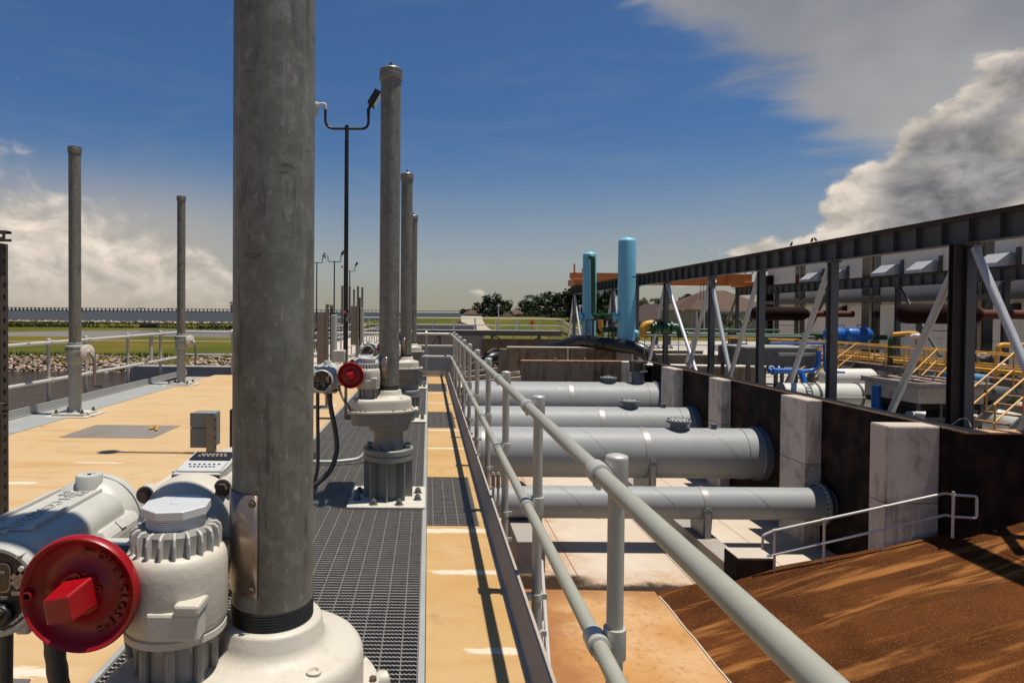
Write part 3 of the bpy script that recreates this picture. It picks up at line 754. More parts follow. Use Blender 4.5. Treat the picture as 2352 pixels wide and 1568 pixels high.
# land: one height field with canal, lagoon and lake shore dipping under the water sheets
def sm(a, b, x):
    t = min(1, max(0, (x - a)/(b - a))); return t*t*(3 - 2*t)
def landz(x, y):
    wob = 3*math.sin(x*.05) + 1.6*math.sin(x*.13 + 2)
    z = -2.0 + .05*math.sin(x*.11 + y*.07) + .03*math.sin(x*.31)
    z -= 2.4*(1 - sm(47.2, 49.4, y + .25*math.sin(x*.9)))                     # canal bank
    shore = 192 + wob*.9 if x < 8 else 192 + sm(8, 40, x)*420
    z -= 3.0*sm(shore, shore + 9, y)                                          # lake shore
    lag = (sm(89, 93, y + wob*.5)*(1 - sm(130, 134, y + wob*.5)))*sm(-74 + .9*(y - 110), -66 + .9*(y - 110), x)*(1 - sm(-12, -8, x))
    z -= 1.2*lag
    z += 2.75*math.exp(-((y - 165)/26)**2)*sm(-34, 2, x)*(1 - .55*sm(30, 80, x))     # levee
    z += .9*math.exp(-((y - 80)/9)**2)*sm(-10, 4, x)*(1 - sm(16, 26, x))
    if x > 15 and y < 97: z = min(z, -2.6)
    if x > -7 and y < 64.5: z = -5.6
    return z
mb = MB(); gx = [-420 + 7*i for i in range(40)] + [-140 + 2.2*i for i in range(110)] + [102 + 12*i for i in range(40)]
gy = [44 + .55*i for i in range(16)] + [52.8 + 1.45*i for i in range(105)] + [205 + 14*i for i in range(45)]
vs = [(x, y, landz(x, y)) for x in gx for y in gy]; ny = len(gy)
fs = [(i*ny+j, (i+1)*ny+j, (i+1)*ny+j+1, i*ny+j+1) for i in range(len(gx)-1) for j in range(ny-1)]
mb.add(vs, fs, True); struct('grass_land', mb, M['grass'])
mb = MB(); mb.add([(-12000, 150, -2.9), (12000, 150, -2.9), (12000, 24000, -2.9), (-12000, 24000, -2.9)], [(0,1,2,3)]); struct('lake_water', mb, M['lake'])
mb = MB(); mb.add([(-420, -80, -2.75), (DX0 - .01, -80, -2.75), (DX0 - .01, 50.5, -2.75), (-420, 50.5, -2.75)], [(0,1,2,3)]); struct('canal_water', mb, M['water'])
mb = MB(); mb.add([(-160, 86, -2.16), (-6, 86, -2.16), (-6, 138, -2.16), (-160, 138, -2.16)], [(0,1,2,3)]); struct('lagoon_water', mb, M['lagoon'])
# tracks
def strip(name, pts, w, m, dz=.05):
    mb = MB(); vs = []
    pts = bend(pts, 10)
    for i, p in enumerate(pts):
        t = (pts[min(i+1, len(pts)-1)] - pts[max(i-1, 0)]); t.z = 0; t.normalize(); sd = Vector((t.y, -t.x, 0))
        for s_ in (-1, -.33, .33, 1):
            q = p + sd*s_*w/2; vs.append((q.x, q.y, landz(q.x, q.y) + dz))
    fs = [(4*i+k, 4*i+k+1, 4*i+k+5, 4*i+k+4) for i in range(len(pts)-1) for k in range(3)]
    mb.add(vs, fs, True); return struct(name, mb, M[m])
strip('dirt_track', [(-110, 70, 0), (-60, 72, 0), (-35, 76, 0), (-10, 80, 0)], 2.2, 'dirt')
strip('levee_road', [(26, 66, 0), (19, 84, 0), (11, 110, 0), (10, 150, 0), (14, 200, 0)], 5.0, 'gravel', .14)
strip('footpath', [(14.8, 66, 0), (22, 76, 0), (30, 92, 0)], 2.0, 'gravel', .14)
# ------------------------------------------------------------------ gate actuators (the tall poles with red handwheels)
LOBE = R(33.8)
def hull2(r1, x2, r2, n=20):
    """outline of two circles of radius r1 (at 0) and r2 (at x2 < 0) with tangents"""
    d = -x2; a = math.acos((r1 - r2)/d)      # tangent direction measured from the -x axis
    pts = []
    for k in range(n + 1):
        t = -(PI - a) + 2*(PI - a)*k/n; pts.append((r1*math.cos(t), r1*math.sin(t)))
    for k in range(n + 1):
        t = (PI - a) + 2*a*k/n; pts.append((x2 + r2*math.cos(t), r2*math.sin(t)))
    c, s = math.cos(LOBE), math.sin(LOBE)
    return [(x*c - y*s, x*s + y*c) for x, y in pts]
EX, EY, EZ = (1,0,0), (0,1,0), (0,0,1)
def make_actuator(loc, label):
    t = thing('gate_actuator', label, 'actuator', loc, 'gate actuators along the trench')
    B = Vector(loc)
    def P(x, y, z): return B + Vector((x, y, z))
    # base plate and anchor bolts
    mb = MB(); mb.box(B.x-.33, B.x+.33, B.y-.33, B.y+.33, B.z, B.z+.022); bp = mb.build('base_plate', M['plate'], t, bevel=.006)
    b0 = None
    for k in range(8):
        a = PI/8 + k*PI/4; q = P(.285*math.cos(a), .285*math.sin(a), .022)
        if b0 is None:
            mb = MB(); mb.hexbolt(q, EZ, .027, .032, True, .012); b0 = mb.build('anchor_bolt', M['bolt_grey'], bp, bevel=.002, seg=1); q0 = q
        else: share(b0, wloc(bp) + (q - q0), bp)
    # finned pedestal
    mb = MB(); mb.cyl(P(0,0,.02), P(0,0,.40), .128, n=32); ped = mb.build('pedestal', M['pedestal'], t)
    for k in range(8):
        a = k*PI/4; d = Vector((math.cos(a), math.sin(a), 0)); s = Vector((-d.y, d.x, 0))
        mb = MB(); mb.obox(P(0,0,.19) + d*.168, d*.048, s*.0075, Vector((0,0,.168))); mb.build('fin', M['pedestal'], ped, bevel=.003, seg=1)
    mb = MB(); mb.lathe([(.214,0),(.220,.006),(.220,.044),(.214,.05)], P(0,0,.358), n=40); mb.build('lower_flange', M['pedestal'], ped)
    mb = MB(); mb.lathe([(.214,0),(.222,.006),(.222,.046),(.214,.052)], P(0,0,.410), n=40); fl = mb.build('upper_flange', M['pedestal'], t)
    b0 = None
    for k in range(8):
        a = PI/8 + k*PI/4; q = P(.185*math.cos(a), .185*math.sin(a), .462)
        if b0 is None:
            mb = MB(); mb.hexbolt(q, EZ, .025, .026, False); b0 = mb.build('flange_bolt', M['bolt_grey'], fl); q0 = q
        else: share(b0, wloc(fl) + (q - q0), fl)
    # neck
    mb = MB(); mb.lathe([(.160,.462),(.158,.475),(.136,.50),(.130,.53),(.130,.60),(.136,.612),(.172,.62),(.178,.632),(.178,.655),(.190,.662),(.190,.682)], P(0,0,0), n=40)
    mb.build('neck', M['neck'], t)
    # gearbox body, flange, cover
    o1 = hull2(.205, -.2285, .128)
    mb = MB(); mb.prism(o1, P(0,0,.680), EX, EY, (0,0,.105), True); mb.build('gearbox_body', M['neck'], t, bevel=.012)
    o2 = hull2(.240, -.2285, .160, 28)
    mb = MB(); mb.prism(o2, P(0,0,.7855), EX, EY, (0,0,.021), True); gf = mb.build('gearbox_flange', M['off_white'], t, bevel=.004)
    mb = MB(); o3 = hull2(.226, -.2285, .146, 16)
    for k in range(0, len(o3), 2): mb.hexbolt(P(o3[k][0], o3[k][1], .8065), EZ, .0085, .009, False)
    mb.build('rim_bolts', M['bolt'], gf)['kind'] = 'stuff'
    mb = MB(); n = len(o1); vs, fs = [], []
    prof = [(1.0, .807), (1.0, .872), (.985, .889), (.955, .900), (.90, .906)]
    for s, z in prof:
        for x, y in o1: vs.append(P(-.04 + (x+.04)*s, -.027 + (y+.027)*s, z))
    for i in range(len(prof)-1):
        for k in range(n): fs.append((i*n+k, i*n+(k+1) % n, (i+1)*n+(k+1) % n, (i+1)*n+k))
    fs.append(tuple((len(prof)-1)*n + k for k in range(n)))
    mb.add(vs, fs, True); cov = mb.build('gearbox_cover', M['off_white'], t, angle=50)
    mb = MB(); mb.lathe([(.165,.904),(.140,.910),(.122,.920),(.114,.935),(.110,.962),(.106,.968),(.088,.969)], P(0,0,0), n=40, cap=False); mb.build('boss', M['off_white'], cov, angle=60)
    mb = MB(); mb.lathe([(.016,0),(.016,.006),(.010,.008),(.007,.003)], P(.115,-.125,.905), n=14); mb.build('grease_port', M['off_white'], cov)
    for a in (-.12, .22):
        q = P(.236*math.cos(a), .236*math.sin(a), .79)
        mb = MB(); mb.lathe([(.018,0),(.022,.012),(.018,.028),(0,.034)], q, (math.cos(a), math.sin(a), .1), n=10); mb.build('lug', M['off_white'], cov)
    # stem cover pipe
    rp = .0885
    mb = MB(); mb.cyl(P(0,0,.96), P(0,0,3.70), rp, n=56); sp = mb.build('stem_pipe', M['galv'], t)
    mb = MB()
    for k in range(8): mb.ring(P(0,0,.966+.0058*k), EZ, rp - .0005, .0027, 48, 6)
    mb.build('pipe_thread', M['thread'], sp)
    mb = MB(); mb.lathe([(rp+.001,3.675),(rp+.012,3.682),(rp+.014,3.70),(rp+.014,3.735),(rp+.008,3.74),(rp+.008,3.746),(rp+.012,3.75),(rp+.012,3.772),(rp+.004,3.782),(0,3.786)], P(0,0,0), n=40)
    mb.build('pipe_cap', M['strut'], sp)
    mb = MB(); mb.cyl(P(0,0,3.78), P(0,0,3.80), .010, n=10); mb.ring(P(0,0,3.826), (1,.35,0), .022, .0075, 18, 8); mb.build('lifting_eye', M['bolt_grey'], sp)
    mb = MB(); vs, fs = [], []
    for k in range(13):
        a = R(-97 - 72*k/12)
        for z in (1.045, 1.262): vs.append(P((rp+.004)*math.cos(a), (rp+.004)*math.sin(a), z))
    fs = [(2*k, 2*k+2, 2*k+3, 2*k+1) for k in range(12)]
    mb.add(vs, fs, True); npl = mb.build('nameplate', M['nameplate'], sp, solid=.002)
    for z in (1.062, 1.245):
        a = R(-104); d = Vector((math.cos(a), math.sin(a), 0)); mb = MB(); mb.hexbolt(P(0,0,z) + d*(rp+.004), d, .006, .007, True); mb.build('plate_screw', M['bolt'], npl)
    # bevel drive housing with ribbed collar and octagonal plug
    hx, hy = -.172, -.115
    mb = MB(); mb.cyl(P(hx,hy,.90), P(hx,hy,.996), .066, n=24)
    for k in range(8):
        a = k*PI/4 + .2; mb.cyl(P(hx+.074*math.cos(a), hy+.074*math.sin(a), .900), P(hx+.074*math.cos(a), hy+.074*math.sin(a), .994), .010, n=8)
    mb.build('drive_stub', M['neck'], t)
    mb = MB(); mb.lathe([(.092,.992),(.100,.995),(.100,1.008),(.096,1.011),(.099,1.015),(.102,1.026),(.102,1.125),(.100,1.147),(.094,1.160),(.084,1.165),(.07,1.166)], P(hx,hy,0), n=48)
    dh = mb.build('drive_housing', M['off_white'], t, angle=50)
    mb = MB(); mb.box(B.x+hx+.035, B.x+hx+.085, B.y+hy-.112, B.y+hy-.05, B.z+1.068, B.z+1.090); mb.box(B.x+hx-.02, B.x+hx+.082, B.y+hy-.106, B.y+hy-.06, B.z+1.016, B.z+1.070)
    mb.build('mounting_pad', M['off_white'], dh, bevel=.006)
    mb = MB()
    for k in range(10):
        a = k*PI/5 + .3; mb.hexbolt(P(hx+.086*math.cos(a), hy+.086*math.sin(a), .992), (0,0,-1), .0085, .012, False)
    mb.build('housing_bolts', M['neck'], dh)['kind'] = 'stuff'
    mb = MB(); mb.lathe([(.082,1.160),(.078,1.168),(.076,1.203),(.069,1.211),(.05,1.213)], P(hx,hy,0), n=40); rc = mb.build('ribbed_collar', M['neck'], dh)
    for k in range(20):
        a = k*2*PI/20; d = Vector((math.cos(a), math.sin(a), 0)); s = Vector((-d.y, d.x, 0))
        mb = MB(); c = P(hx,hy,1.165)
        mb.prism([(.066,-.004),(.089,-.004),(.090,.026),(.087,.040),(.079,.047),(.064,.048)], c - s*.0032, d, EZ, s*.0064, False)
        mb.build('rib', M['casing_grey'], rc, bevel=.003, seg=2)
    mb = MB(); pr = []
    for k in range(7): z = 1.209 + k*.0042; pr += [(.0565, z), (.0588, z+.0015), (.0588, z+.0032), (.0565, z+.0046)]
    mb.lathe(pr, P(hx,hy,0), n=48); mb.build('plug_thread', M['plug'], dh, angle=70)
    mb = MB(); mb.lathe([(.068,1.235),(.069,1.237),(.069,1.251),(.068,1.253)], P(hx,hy,0), n=8, smooth=False, a0=PI/8+.14)
    mb.cyl(P(hx,hy,1.253), P(hx,hy,1.2545), .014, n=6, smooth=False); mb.build('plug', M['plug'], dh, bevel=.0015, seg=1)
    # motor, axis away from the camera
    mx, mz, mr = -.235, 1.118, .124
    mb = MB(); mb.lathe([(.086,.055),(.090,.07),(.108,.088),(.122,.112),(.129,.14),(.129,.165),(.124,.168),(.124,.50),(.117,.535),(.095,.552),(.05,.556)], P(mx,0,mz), EY, n=48)
    mo = mb.build('motor', M['off_white'], t, angle=40)
    mb = MB(); mb.cyl(P(hx,hy,1.05), P(mx,.08,mz), .082, .088, n=32); mb.build('motor_adapter', M['off_white'], mo)
    for k in range(4):
        a = PI/4 + k*PI/2 + .1; d = Vector((math.cos(a), 0, math.sin(a))); q = P(mx,.118,mz) + d*.134
        mb = MB(); mb.lathe([(.022,0),(.022,.03),(.018,.038)], q, EY, n=14); mb.cyl(q + Vector((0,.03,0)), q + Vector((0,.40,0)), .010, n=10); mb.obox(q - d*.018 + Vector((0,.017,0)), d*.02, Vector((0,.016,0)), d.cross(Vector((0,1,0)))*.019)
        lg = mb.build('motor_lug', M['off_white'], mo)
        mb = MB(); mb.hexbolt(q, (0,-1,0), .0135, .014, True); mb.build('bolt', M['bolt'], lg)
    bx0 = mx - .062
    mb = MB(); mb.prism([(0,0),(.17,.02),(.17,.012),(.012,-.008),(.012,-.036),(0,-.036)], P(bx0,.175,mz+.122), EY, EZ, (.124,0,0))
    mb.box(B.x+bx0, B.x+bx0+.005, B.y+.18, B.y+.34, B.z+mz+.088, B.z+mz+.128); mb.box(B.x+bx0+.119, B.x+bx0+.124, B.y+.18, B.y+.34, B.z+mz+.088, B.z+mz+.128)
    br = mb.build('plate_bracket', M['casing_grey'], mo)
    mb = MB(); mb.box(B.x+bx0+.004, B.x+bx0+.12, B.y+.1715, B.y+.1745, B.z+mz+.088, B.z+mz+.119); mb.build('bracket_shade_panel', M['dial'], br)  # black panel over the front lip, painting the shade of an open bracket
    mb = MB(); mb.obox(P(mx,.225,mz+.1305), (.054,0,0), (0,.036,.0042), (0,-.0001,.0012)); mb.build('motor_plate', M['plug'], br)
    mb = MB(); mb.obox(P(mx,.305,mz+.140), (.054,0,0), (0,.030,.0035), (0,-.0001,.0012)); mp = mb.build('motor_badge', M['dial'], br)
    for rr, yy, zz, mm in ((.03, .218, .1314, 'dial'), (.038, .236, .1335, 'dial'), (.035, .30, .1412, 'print_tan'), (.03, .312, .1426, 'print_tan')):
        mb = MB()
        for k in range(7):
            x = mx - rr + 2*rr*k/6; mb.obox(P(x, yy, mz+zz), (.003,0,0), (0,.003,.0003), (0,0,.0008))
        mb.build('plate_print', M[mm], br)['kind'] = 'stuff'
    # control housing, dial towards the camera
    cx, cz = -.600, 1.045
    def rrect(w, h, r, n=5):
        p = []
        for (sx, sy, a0) in ((1,1,0), (-1,1,PI/2), (-1,-1,PI), (1,-1,1.5*PI)):
            for k in range(n + 1):
                a = a0 + PI/2*k/n; p.append((sx*(w-r) + r*math.cos(a), sy*(h-r) + r*math.sin(a)))
        return p
    secs = [(-.030, .098, .090, .086, 0), (-.012, .116, .100, .07, .0), (.03, .120, .104, .05, .0), (.16, .122, .106, .045, .0), (.30, .124, .108, .045, .0), (.335, .120, .110, .10, .0)]
    mb = MB(); vs, fs = [], []; n = None
    for y, w, h, r, dz in secs:
        p = rrect(w, h, r); n = len(p); vs += [P(cx + a, y, cz + b + dz) for a, b in p]
    for i in range(len(secs)-1):
        for k in range(n): fs.append((i*n+k, (i+1)*n+k, (i+1)*n+(k+1) % n, i*n+(k+1) % n))
    fs += [tuple(range(n)), tuple(reversed(range((len(secs)-1)*n, len(secs)*n)))]
    mb.add(vs, fs, True); ch = mb.build('control_housing', M['casing_grey'], t, angle=42)
    mb = MB(); mb.lathe([(.108,.325),(.126,.345),(.130,.37),(.130,.392),(.1275,.393),(.1275,.398),(.131,.399),(.131,.425),(.12,.438),(.0,.442)], P(cx,0,cz+.002), EY, n=48); mb.build('end_cover', M['casing_grey'], ch, angle=40)
    mb = MB(); mb.ring(P(cx,.3955,cz+.002), EY, .1278, .0026, 48, 6); mb.build('cover_gasket', M['dial'], ch)
    for dx in (-.062, .052):
        mb = MB(); mb.box(B.x+cx+dx-.004, B.x+cx+dx+.004, B.y+.012, B.y+.325, B.z+cz+.100, B.z+cz+.118); mb.build('top_rib', M['casing_grey'], ch, bevel=.002, seg=1)
    mb = MB(); mb.box(B.x+cx-.058, B.x+cx+.048, B.y+.012, B.y+.32, B.z+cz+.1035, B.z+cz+.1085); mb.build('top_pad', M['casing_grey'], ch, bevel=.002, seg=1)
    text_mesh('EIM CONTROLS', .046, .0022, M['casing_grey'], 'raised_lettering', ch, place(P(cx-.006,.145,cz+.110), (0,-1,0), (.92,0,0), (0,0,1)))
    mb = MB()
    for i in range(4):
        for j in range(5):
            if (i + j) % 3 != 2: mb.box(B.x+cx-.040+i*.017, B.x+cx-.040+i*.017+.013, B.y+.277+j*.0088, B.y+.277+j*.0088+.005, B.z+cz+.1085, B.z+cz+.1125)
    mb.build('raised_emblem', M['casing_grey'], ch)
    mb = MB(); mb.lathe([(.034,.09),(.034,.146),(.032,.149),(.016,.149),(.0155,.1475),(0,.1475)], P(cx+.005,.352,cz), n=32); mb.build('cable_port', M['casing_grey'], ch)
    mb = MB(); mb.cyl(P(cx+.005,.352,cz+.1478), P(cx+.005,.352,cz+.1495), .006, n=6, smooth=False); mb.build('port_socket', M['dial'], ch)
    mb = MB(); mb.prism([(-.02,-.075),(.035,-.055),(.048,-.02),(.048,.035),(.03,.052),(-.02,.055)], P(cx+.105,.16,cz), EX, EZ, (0,.19,0)); mb.build('side_bulge', M['casing_grey'], ch, bevel=.012)
    mb = MB(); mb.obox(P(cx+.143,.245,cz+.047), (.010,0,-.009), (0,.013,.0), (.0007,0,.0008)); mb.build('tag_label', M['print'], ch)
    mb = MB(); mb.lathe([(.092,.0),(.098,-.010),(.101,-.030),(.100,-.048),(.095,-.054),(.088,-.054),(.086,-.050)], P(cx+.015,-.012,cz-.002), EY, n=48, cap=False); bz = mb.build('dial_bezel', M['casing_grey'], ch)
    mb = MB(); mb.prism([(-.006,0),(.006,0),(.004,.03),(-.004,.03)], P(cx+.075,-.075,cz+.075), (.7,0,.7), EY, (-.004,0,.004)); mb.build('bezel_fin', M['casing_grey'], bz, bevel=.002)
    dcx, dcz, dy = cx + .015, cz - .002, -.0605
    mb = MB(); mb.lathe([(.0875,.006),(.0875,0)], P(dcx,dy+.006,dcz), (0,-1,0), n=48); di = mb.build('dial', M['dial'], ch)
    mb = MB(); q = rrect(.0475, .032, .014); q2 = rrect(.0445, .029, .012)
    mb.prism(q, P(dcx-.012,dy-.001,dcz+.030), EX, EZ, (0,-.0022,0)); mb.build('screen_frame', M['print_tan'], di)
    mb = MB(); mb.prism(q2, P(dcx-.012,dy-.0034,dcz+.030), EX, EZ, (0,-.001,0)); mb.build('screen', M['screen'], di)
    def dial_text(s, x, z, size, m='print'):
        text_mesh(s, size, .0003, M[m], 'dial_print', di, place(P(dcx+x, dy-.0072 if abs(x) < .04 and z > .005 else dy-.0066, dcz+z), EX, EZ, (0,-1,0)))
    dial_text('OPEN', .014, .043, .009); dial_text('Local', -.002, -.016, .0105); dial_text('(RACK)', -.002, -.024, .006); dial_text('OFF', .022, -.0125, .0105)
    mb = MB(); mb.box(dcx+B.x+.040, dcx+B.x+.066, B.y+dy-.0068, B.y+dy-.0055, B.z+dcz-.006, B.z+dcz+.003); mb.build('dial_label', M['print_tan'], di)
    mb = MB()
    for i, j in ((0,0),(1,0),(0,1),(1,1),(2,1),(1,2)):
        c = P(dcx+.052+(i-j)*.0065, dy-.006, dcz+.014+(i+j)*.0065); mb.obox(c, (.0042,0,.0042), (.0042,0,-.0042), (0,.0006,0))
    mb.build('dial_emblem', M['print_tan'], di)
    for sx in (-.038, .018):
        mb = MB(); mb.lathe([(.024,0),(.023,.010),(.019,.013),(0,.013)], P(dcx+sx,dy-.006,dcz-.048), (0,-1,0), n=24); mb.obox(P(dcx+sx,dy-.023,dcz-.046), (.014,0,.016), (0,.006,0), (.006,0,-.005)); kn = mb.build('selector_knob', M['dial'], di, bevel=.002)
        mb = MB(); mb.ring(P(dcx+sx,dy-.0295,dcz-.046), EY, .0042, .0014, 14, 6); mb.build('knob_rivet', M['brass'], kn)
    mb = MB()
    for k in range(16):
        a = R(-62 + 40*k/15); mb.obox(P(dcx+.078*math.cos(a), dy-.006, dcz+.078*math.sin(a)), (.0022,0,0), (0,.0005,0), (0,0,.0009 + .001*(k % 3)))
    mb.build('scale_print', M['print'], di)['kind'] = 'stuff'
    for sx, sz in ((.062,.052), (.070,-.045), (-.062,.052)):
        mb = MB(); mb.lathe([(.006,0),(.006,.004),(.003,.005)], P(dcx+sx,dy-.006,dcz+sz), (0,-1,0), n=10); mb.build('dial_screw', M['plug'], di)
    mb = MB(); mb.box(B.x+cx-.10, B.x+cx+.13, B.y+.02, B.y+.28, B.z+cz-.118, B.z+cz-.102); mb.box(B.x+cx+.02, B.x+cx+.05, B.y+.0, B.y+.04, B.z+cz-.128, B.z+cz-.10); mb.build('housing_foot', M['casing_grey'], ch, bevel=.005)
    # bridge between control housing and drive
    mb = MB(); mb.box(B.x-.50, B.x-.29, B.y+.0, B.y+.17, B.z+.995, B.z+1.085); bl = mb.build('bridge_casing', M['casing_grey'], t, bevel=.015)
    mb = MB(); mb.obox(P(-.40,.03,1.092), (.06,0,0), (0,.04,.004), (0,0,.0015)); mb.build('bridge_plate', M['thread'], bl)
    for sx in (-.46, -.335):
        mb = MB(); mb.hexbolt(P(sx,.085,1.086), EZ, .011, .011); mb.build('bridge_bolt', M['bolt'], bl)
    # handwheel
    wx, wy, wz = -.312, -.217, 1.112
    KW = .905
    pr = [(.0,-.012),(.045,-.012),(.050,-.004),(.075,.006),(.098,.002),(.108,-.010),(.114,-.020),(.119,-.022),(.123,-.016),(.123,-.004),(.118,.006),(.105,.014),(.075,.022),(.0,.024)]
    mb = MB(); mb.lathe([(a_*KW, b_) for a_, b_ in pr], P(wx,wy,wz), EY, n=64, cap=False); hw = mb.build('handwheel', M['red'], t, angle=60)
    mb = MB(); mb.cyl(P(wx,wy+.015,wz), P(wx-.06,.06,wz-.06), .028, n=24); mb.build('wheel_shaft', M['casing_grey'], hw)
    c = P(wx-.006, wy-.044, wz-.002); ax = Vector((.0260,.0,.0045)); az = Vector((-.0045,0,.0260)); ay = Vector((-.010,-.046,.0))
    vs = []
    for k, s, o in ((1, 1.12, Vector((.014,.036,.008))), (-1, .90, Vector((-.004,-.026,-.005)))):
        for i, j in ((-1,-1),(1,-1),(1,1),(-1,1)): vs.append(c + o + (ax*i + az*j)*s)
    mb = MB(); mb.add(vs, [(0,1,2,3),(7,6,5,4),(4,5,1,0),(5,6,2,1),(6,7,3,2),(7,4,0,3)]); mb.build('crank_block', M['red'], hw, bevel=.0035)
    for sx, sz in ((-.002,.034), (.038,.012)):
        mb = MB(); mb.lathe([(.0065,0),(.006,.006),(.0035,.006),(.003,.002)], P(wx+sx,wy-.012,wz+sz), (0,-1,0), n=12); mb.build('wheel_screw', M['red'], hw)
    mb = MB(); mb.lathe([(.010,0),(.0095,.010),(.0065,.012),(.006,.002)], P(wx-.095,wy-.010,wz-.002), (0,-1,0), n=16); mb.build('crank_socket', M['red'], hw)
    mb = MB(); mb.cyl(P(wx-.095,wy-.0135,wz-.002), P(wx-.095,wy-.0165,wz-.002), .006, n=12); mb.build('socket_hole', M['black'], hw)
    for word, a0, da in (('OPEN', 62, -13), ('CLOSE', 4, -13)):
        for k, chh in enumerate(word):
            a = R(a0 + da*k); rr = .076; e = Vector((math.cos(a), 0, math.sin(a))); tdir = Vector((math.sin(a), 0, -math.cos(a)))
            text_mesh(chh, .021, .0015, M['red_dark'], 'wheel_lettering', hw, place(P(wx,wy+.0015,wz) + e*rr, tdir, e, (0,-1,0)))
    for a0 in (84, -66):
        a = R(a0); e = Vector((math.cos(a), 0, math.sin(a))); tdir = Vector((math.sin(a), 0, -math.cos(a)))*(1 if a0 < 0 else -1)
        mb = MB(); mb.prism([(-.014,-.002),(.002,-.002),(.002,-.006),(.013,0),(.002,.006),(.002,.002),(-.014,.002)], P(wx,wy+.0005,wz) + e*.078, tdir, e, (0,-.003,0)); mb.build('wheel_arrow', M['red_dark'], hw)
    # conduits
    mb = MB(); mb.tube(bend([P(-.64,.06,.95), P(-.637,.05,.70), P(-.63,.03,.42), P(-.635,.0,.22), P(-.70,-.03,.03), P(-.76,-.04,-.02)], 8), .0165, 12); mb.build('conduit', M['rubber'], t)
    pts = bend([P(-.545,.08,.95), P(-.525,.07,.80), P(-.475,.05,.56), P(-.465,.02,.40), P(-.52,-.02,.24), P(-.68,-.05,.10), P(-.85,-.05,.02)], 9)
    rs = [.0225 + (.0012 if i % 2 else -.0008) for i in range(len(pts))]
    mb = MB(); mb.tube(pts, rs, 14); mb.build('flexible_conduit', M['rubber'], t)
    mb = MB(); mb.tube(bend([P(-.47,.2,1.0), P(-.46,.22,.92), P(-.42,.2,.84), P(-.36,.10,.79)], 8), .012, 10); mb.build('drain_hose', M['neck'], t)
    mb = MB(); mb.tube(bend([P(-.16,.0,1.13), P(-.13,.05,1.12), P(-.12,.12,1.10), P(-.15,.2,1.12)], 6), .009, 8); mb.build('motor_lead', M['rubber'], t)
    return t
ACT = make_actuator((UX, UY[0], 0), 'closest motorised gate actuator, its galvanised pole cut off by the top of the photo')
dup(ACT, (UX, UY[1], 0), 'second gate actuator from the camera, on a finned pedestal with eye bolt on its pole')
dup(ACT, (UX, UY[2], 0), 'third gate actuator from the camera, half hidden behind the second pole')
dup(ACT, (UX, UY[3], 0), 'farthest gate actuator at the end of the trench')

# ------------------------------------------------------------------ hand operated stems along the water side
def make_stem(loc, label):
    t = thing('hand_gate_stem', label, 'gate stem', loc, 'hand cranked gate stems along the water side'); B = Vector(loc)
    def P(x, y, z): return B + Vector((x, y, z))
    mb = MB(); mb.box(B.x-.34, B.x+.34, B.y-.30, B.y+.30, B.z+.006, B.z+.014); mb.box(B.x-.25, B.x+.25, B.y-.22, B.y+.22, B.z+.014, B.z+.05); bp = mb.build('base_plate', M['plate'], t, bevel=.004)
    for sx in (-.2, .2):
        for sy in (-.17, .17):
            mb = MB(); mb.hexbolt(P(sx,sy,.05), EZ, .024, .035, True, .02); mb.build('anchor_bolt', M['bolt'], bp)
    mb = MB(); mb.lathe([(.12,.05),(.11,.075),(.092,.085),(.092,.84)], P(0,0,0), n=36); mb.build('pedestal_pipe', M['stem_grey'], t)
    mb = MB(); mb.lathe([(.10,.80),(.118,.83),(.126,.86),(.128,.98),(.142,.99),(.142,1.03),(.122,1.035),(.122,1.05),(.142,1.055),(.142,1.085),(.105,1.10),(.105,1.135),(.09,1.14)], P(0,0,0), n=40); gh = mb.build('gear_head', M['stem_grey'], t)
    mb = MB()
    for k in range(8):
        a = k*PI/4 + .2; mb.hexbolt(P(.137*math.cos(a), .137*math.sin(a), 1.03), EZ, .012, .026, False)
    mb.build('head_bolts', M['bolt_grey'], gh)['kind'] = 'stuff'
    mb = MB(); mb.cyl(P(.08,0,.98), P(.17,-.03,.98), .05, n=20); mb.lathe([(.07,0),(.115,.015),(.125,.03),(.125,.07),(.10,.085),(.04,.09),(.035,.12)], P(.165,-.02,.985), (.92,-.38,.05), n=30); gw = mb.build('gear_wheel', M['off_white'], gh)
    mb = MB(); mb.tube(bend([P(.27,-.07,.985), P(.31,-.085,.96), P(.345,-.10,.90), P(.36,-.105,.75), P(.355,-.105,.58), P(.34,-.105,.46)], 6), [.026]*40, 10); ck = mb.build('crank', M['strut'], gh)
    mb = MB(); mb.cyl(P(.34,-.105,.465), P(.50,-.165,.465), .015, n=10); mb.build('crank_grip', M['thread'], ck)
    rp = .0885
    mb = MB(); mb.cyl(P(0,0,1.13), P(0,0,4.115), rp, n=40); sp = mb.build('stem_pipe', M['galv'], t)
    mb = MB(); mb.lathe([(rp+.001,4.085),(rp+.012,4.095),(rp+.014,4.115),(rp+.014,4.15),(rp+.006,4.157),(rp+.010,4.165),(rp+.010,4.183),(0,4.19)], P(0,0,0), n=32); mb.build('pipe_cap', M['strut'], sp)
    mb = MB(); mb.box(B.x+.02, B.x+.075, B.y-.095, B.y-.075, B.z+1.22, B.z+1.42); mb.build('gauge_strip', M['nameplate'], sp)
    return t
ST = make_stem((-5.54, 10.25, 0), 'nearer hand cranked gate stem on the water side cover plates')
dup(ST, (-5.50, 14.55, 0), 'farther hand cranked gate stem on the water side, left of the big pole')

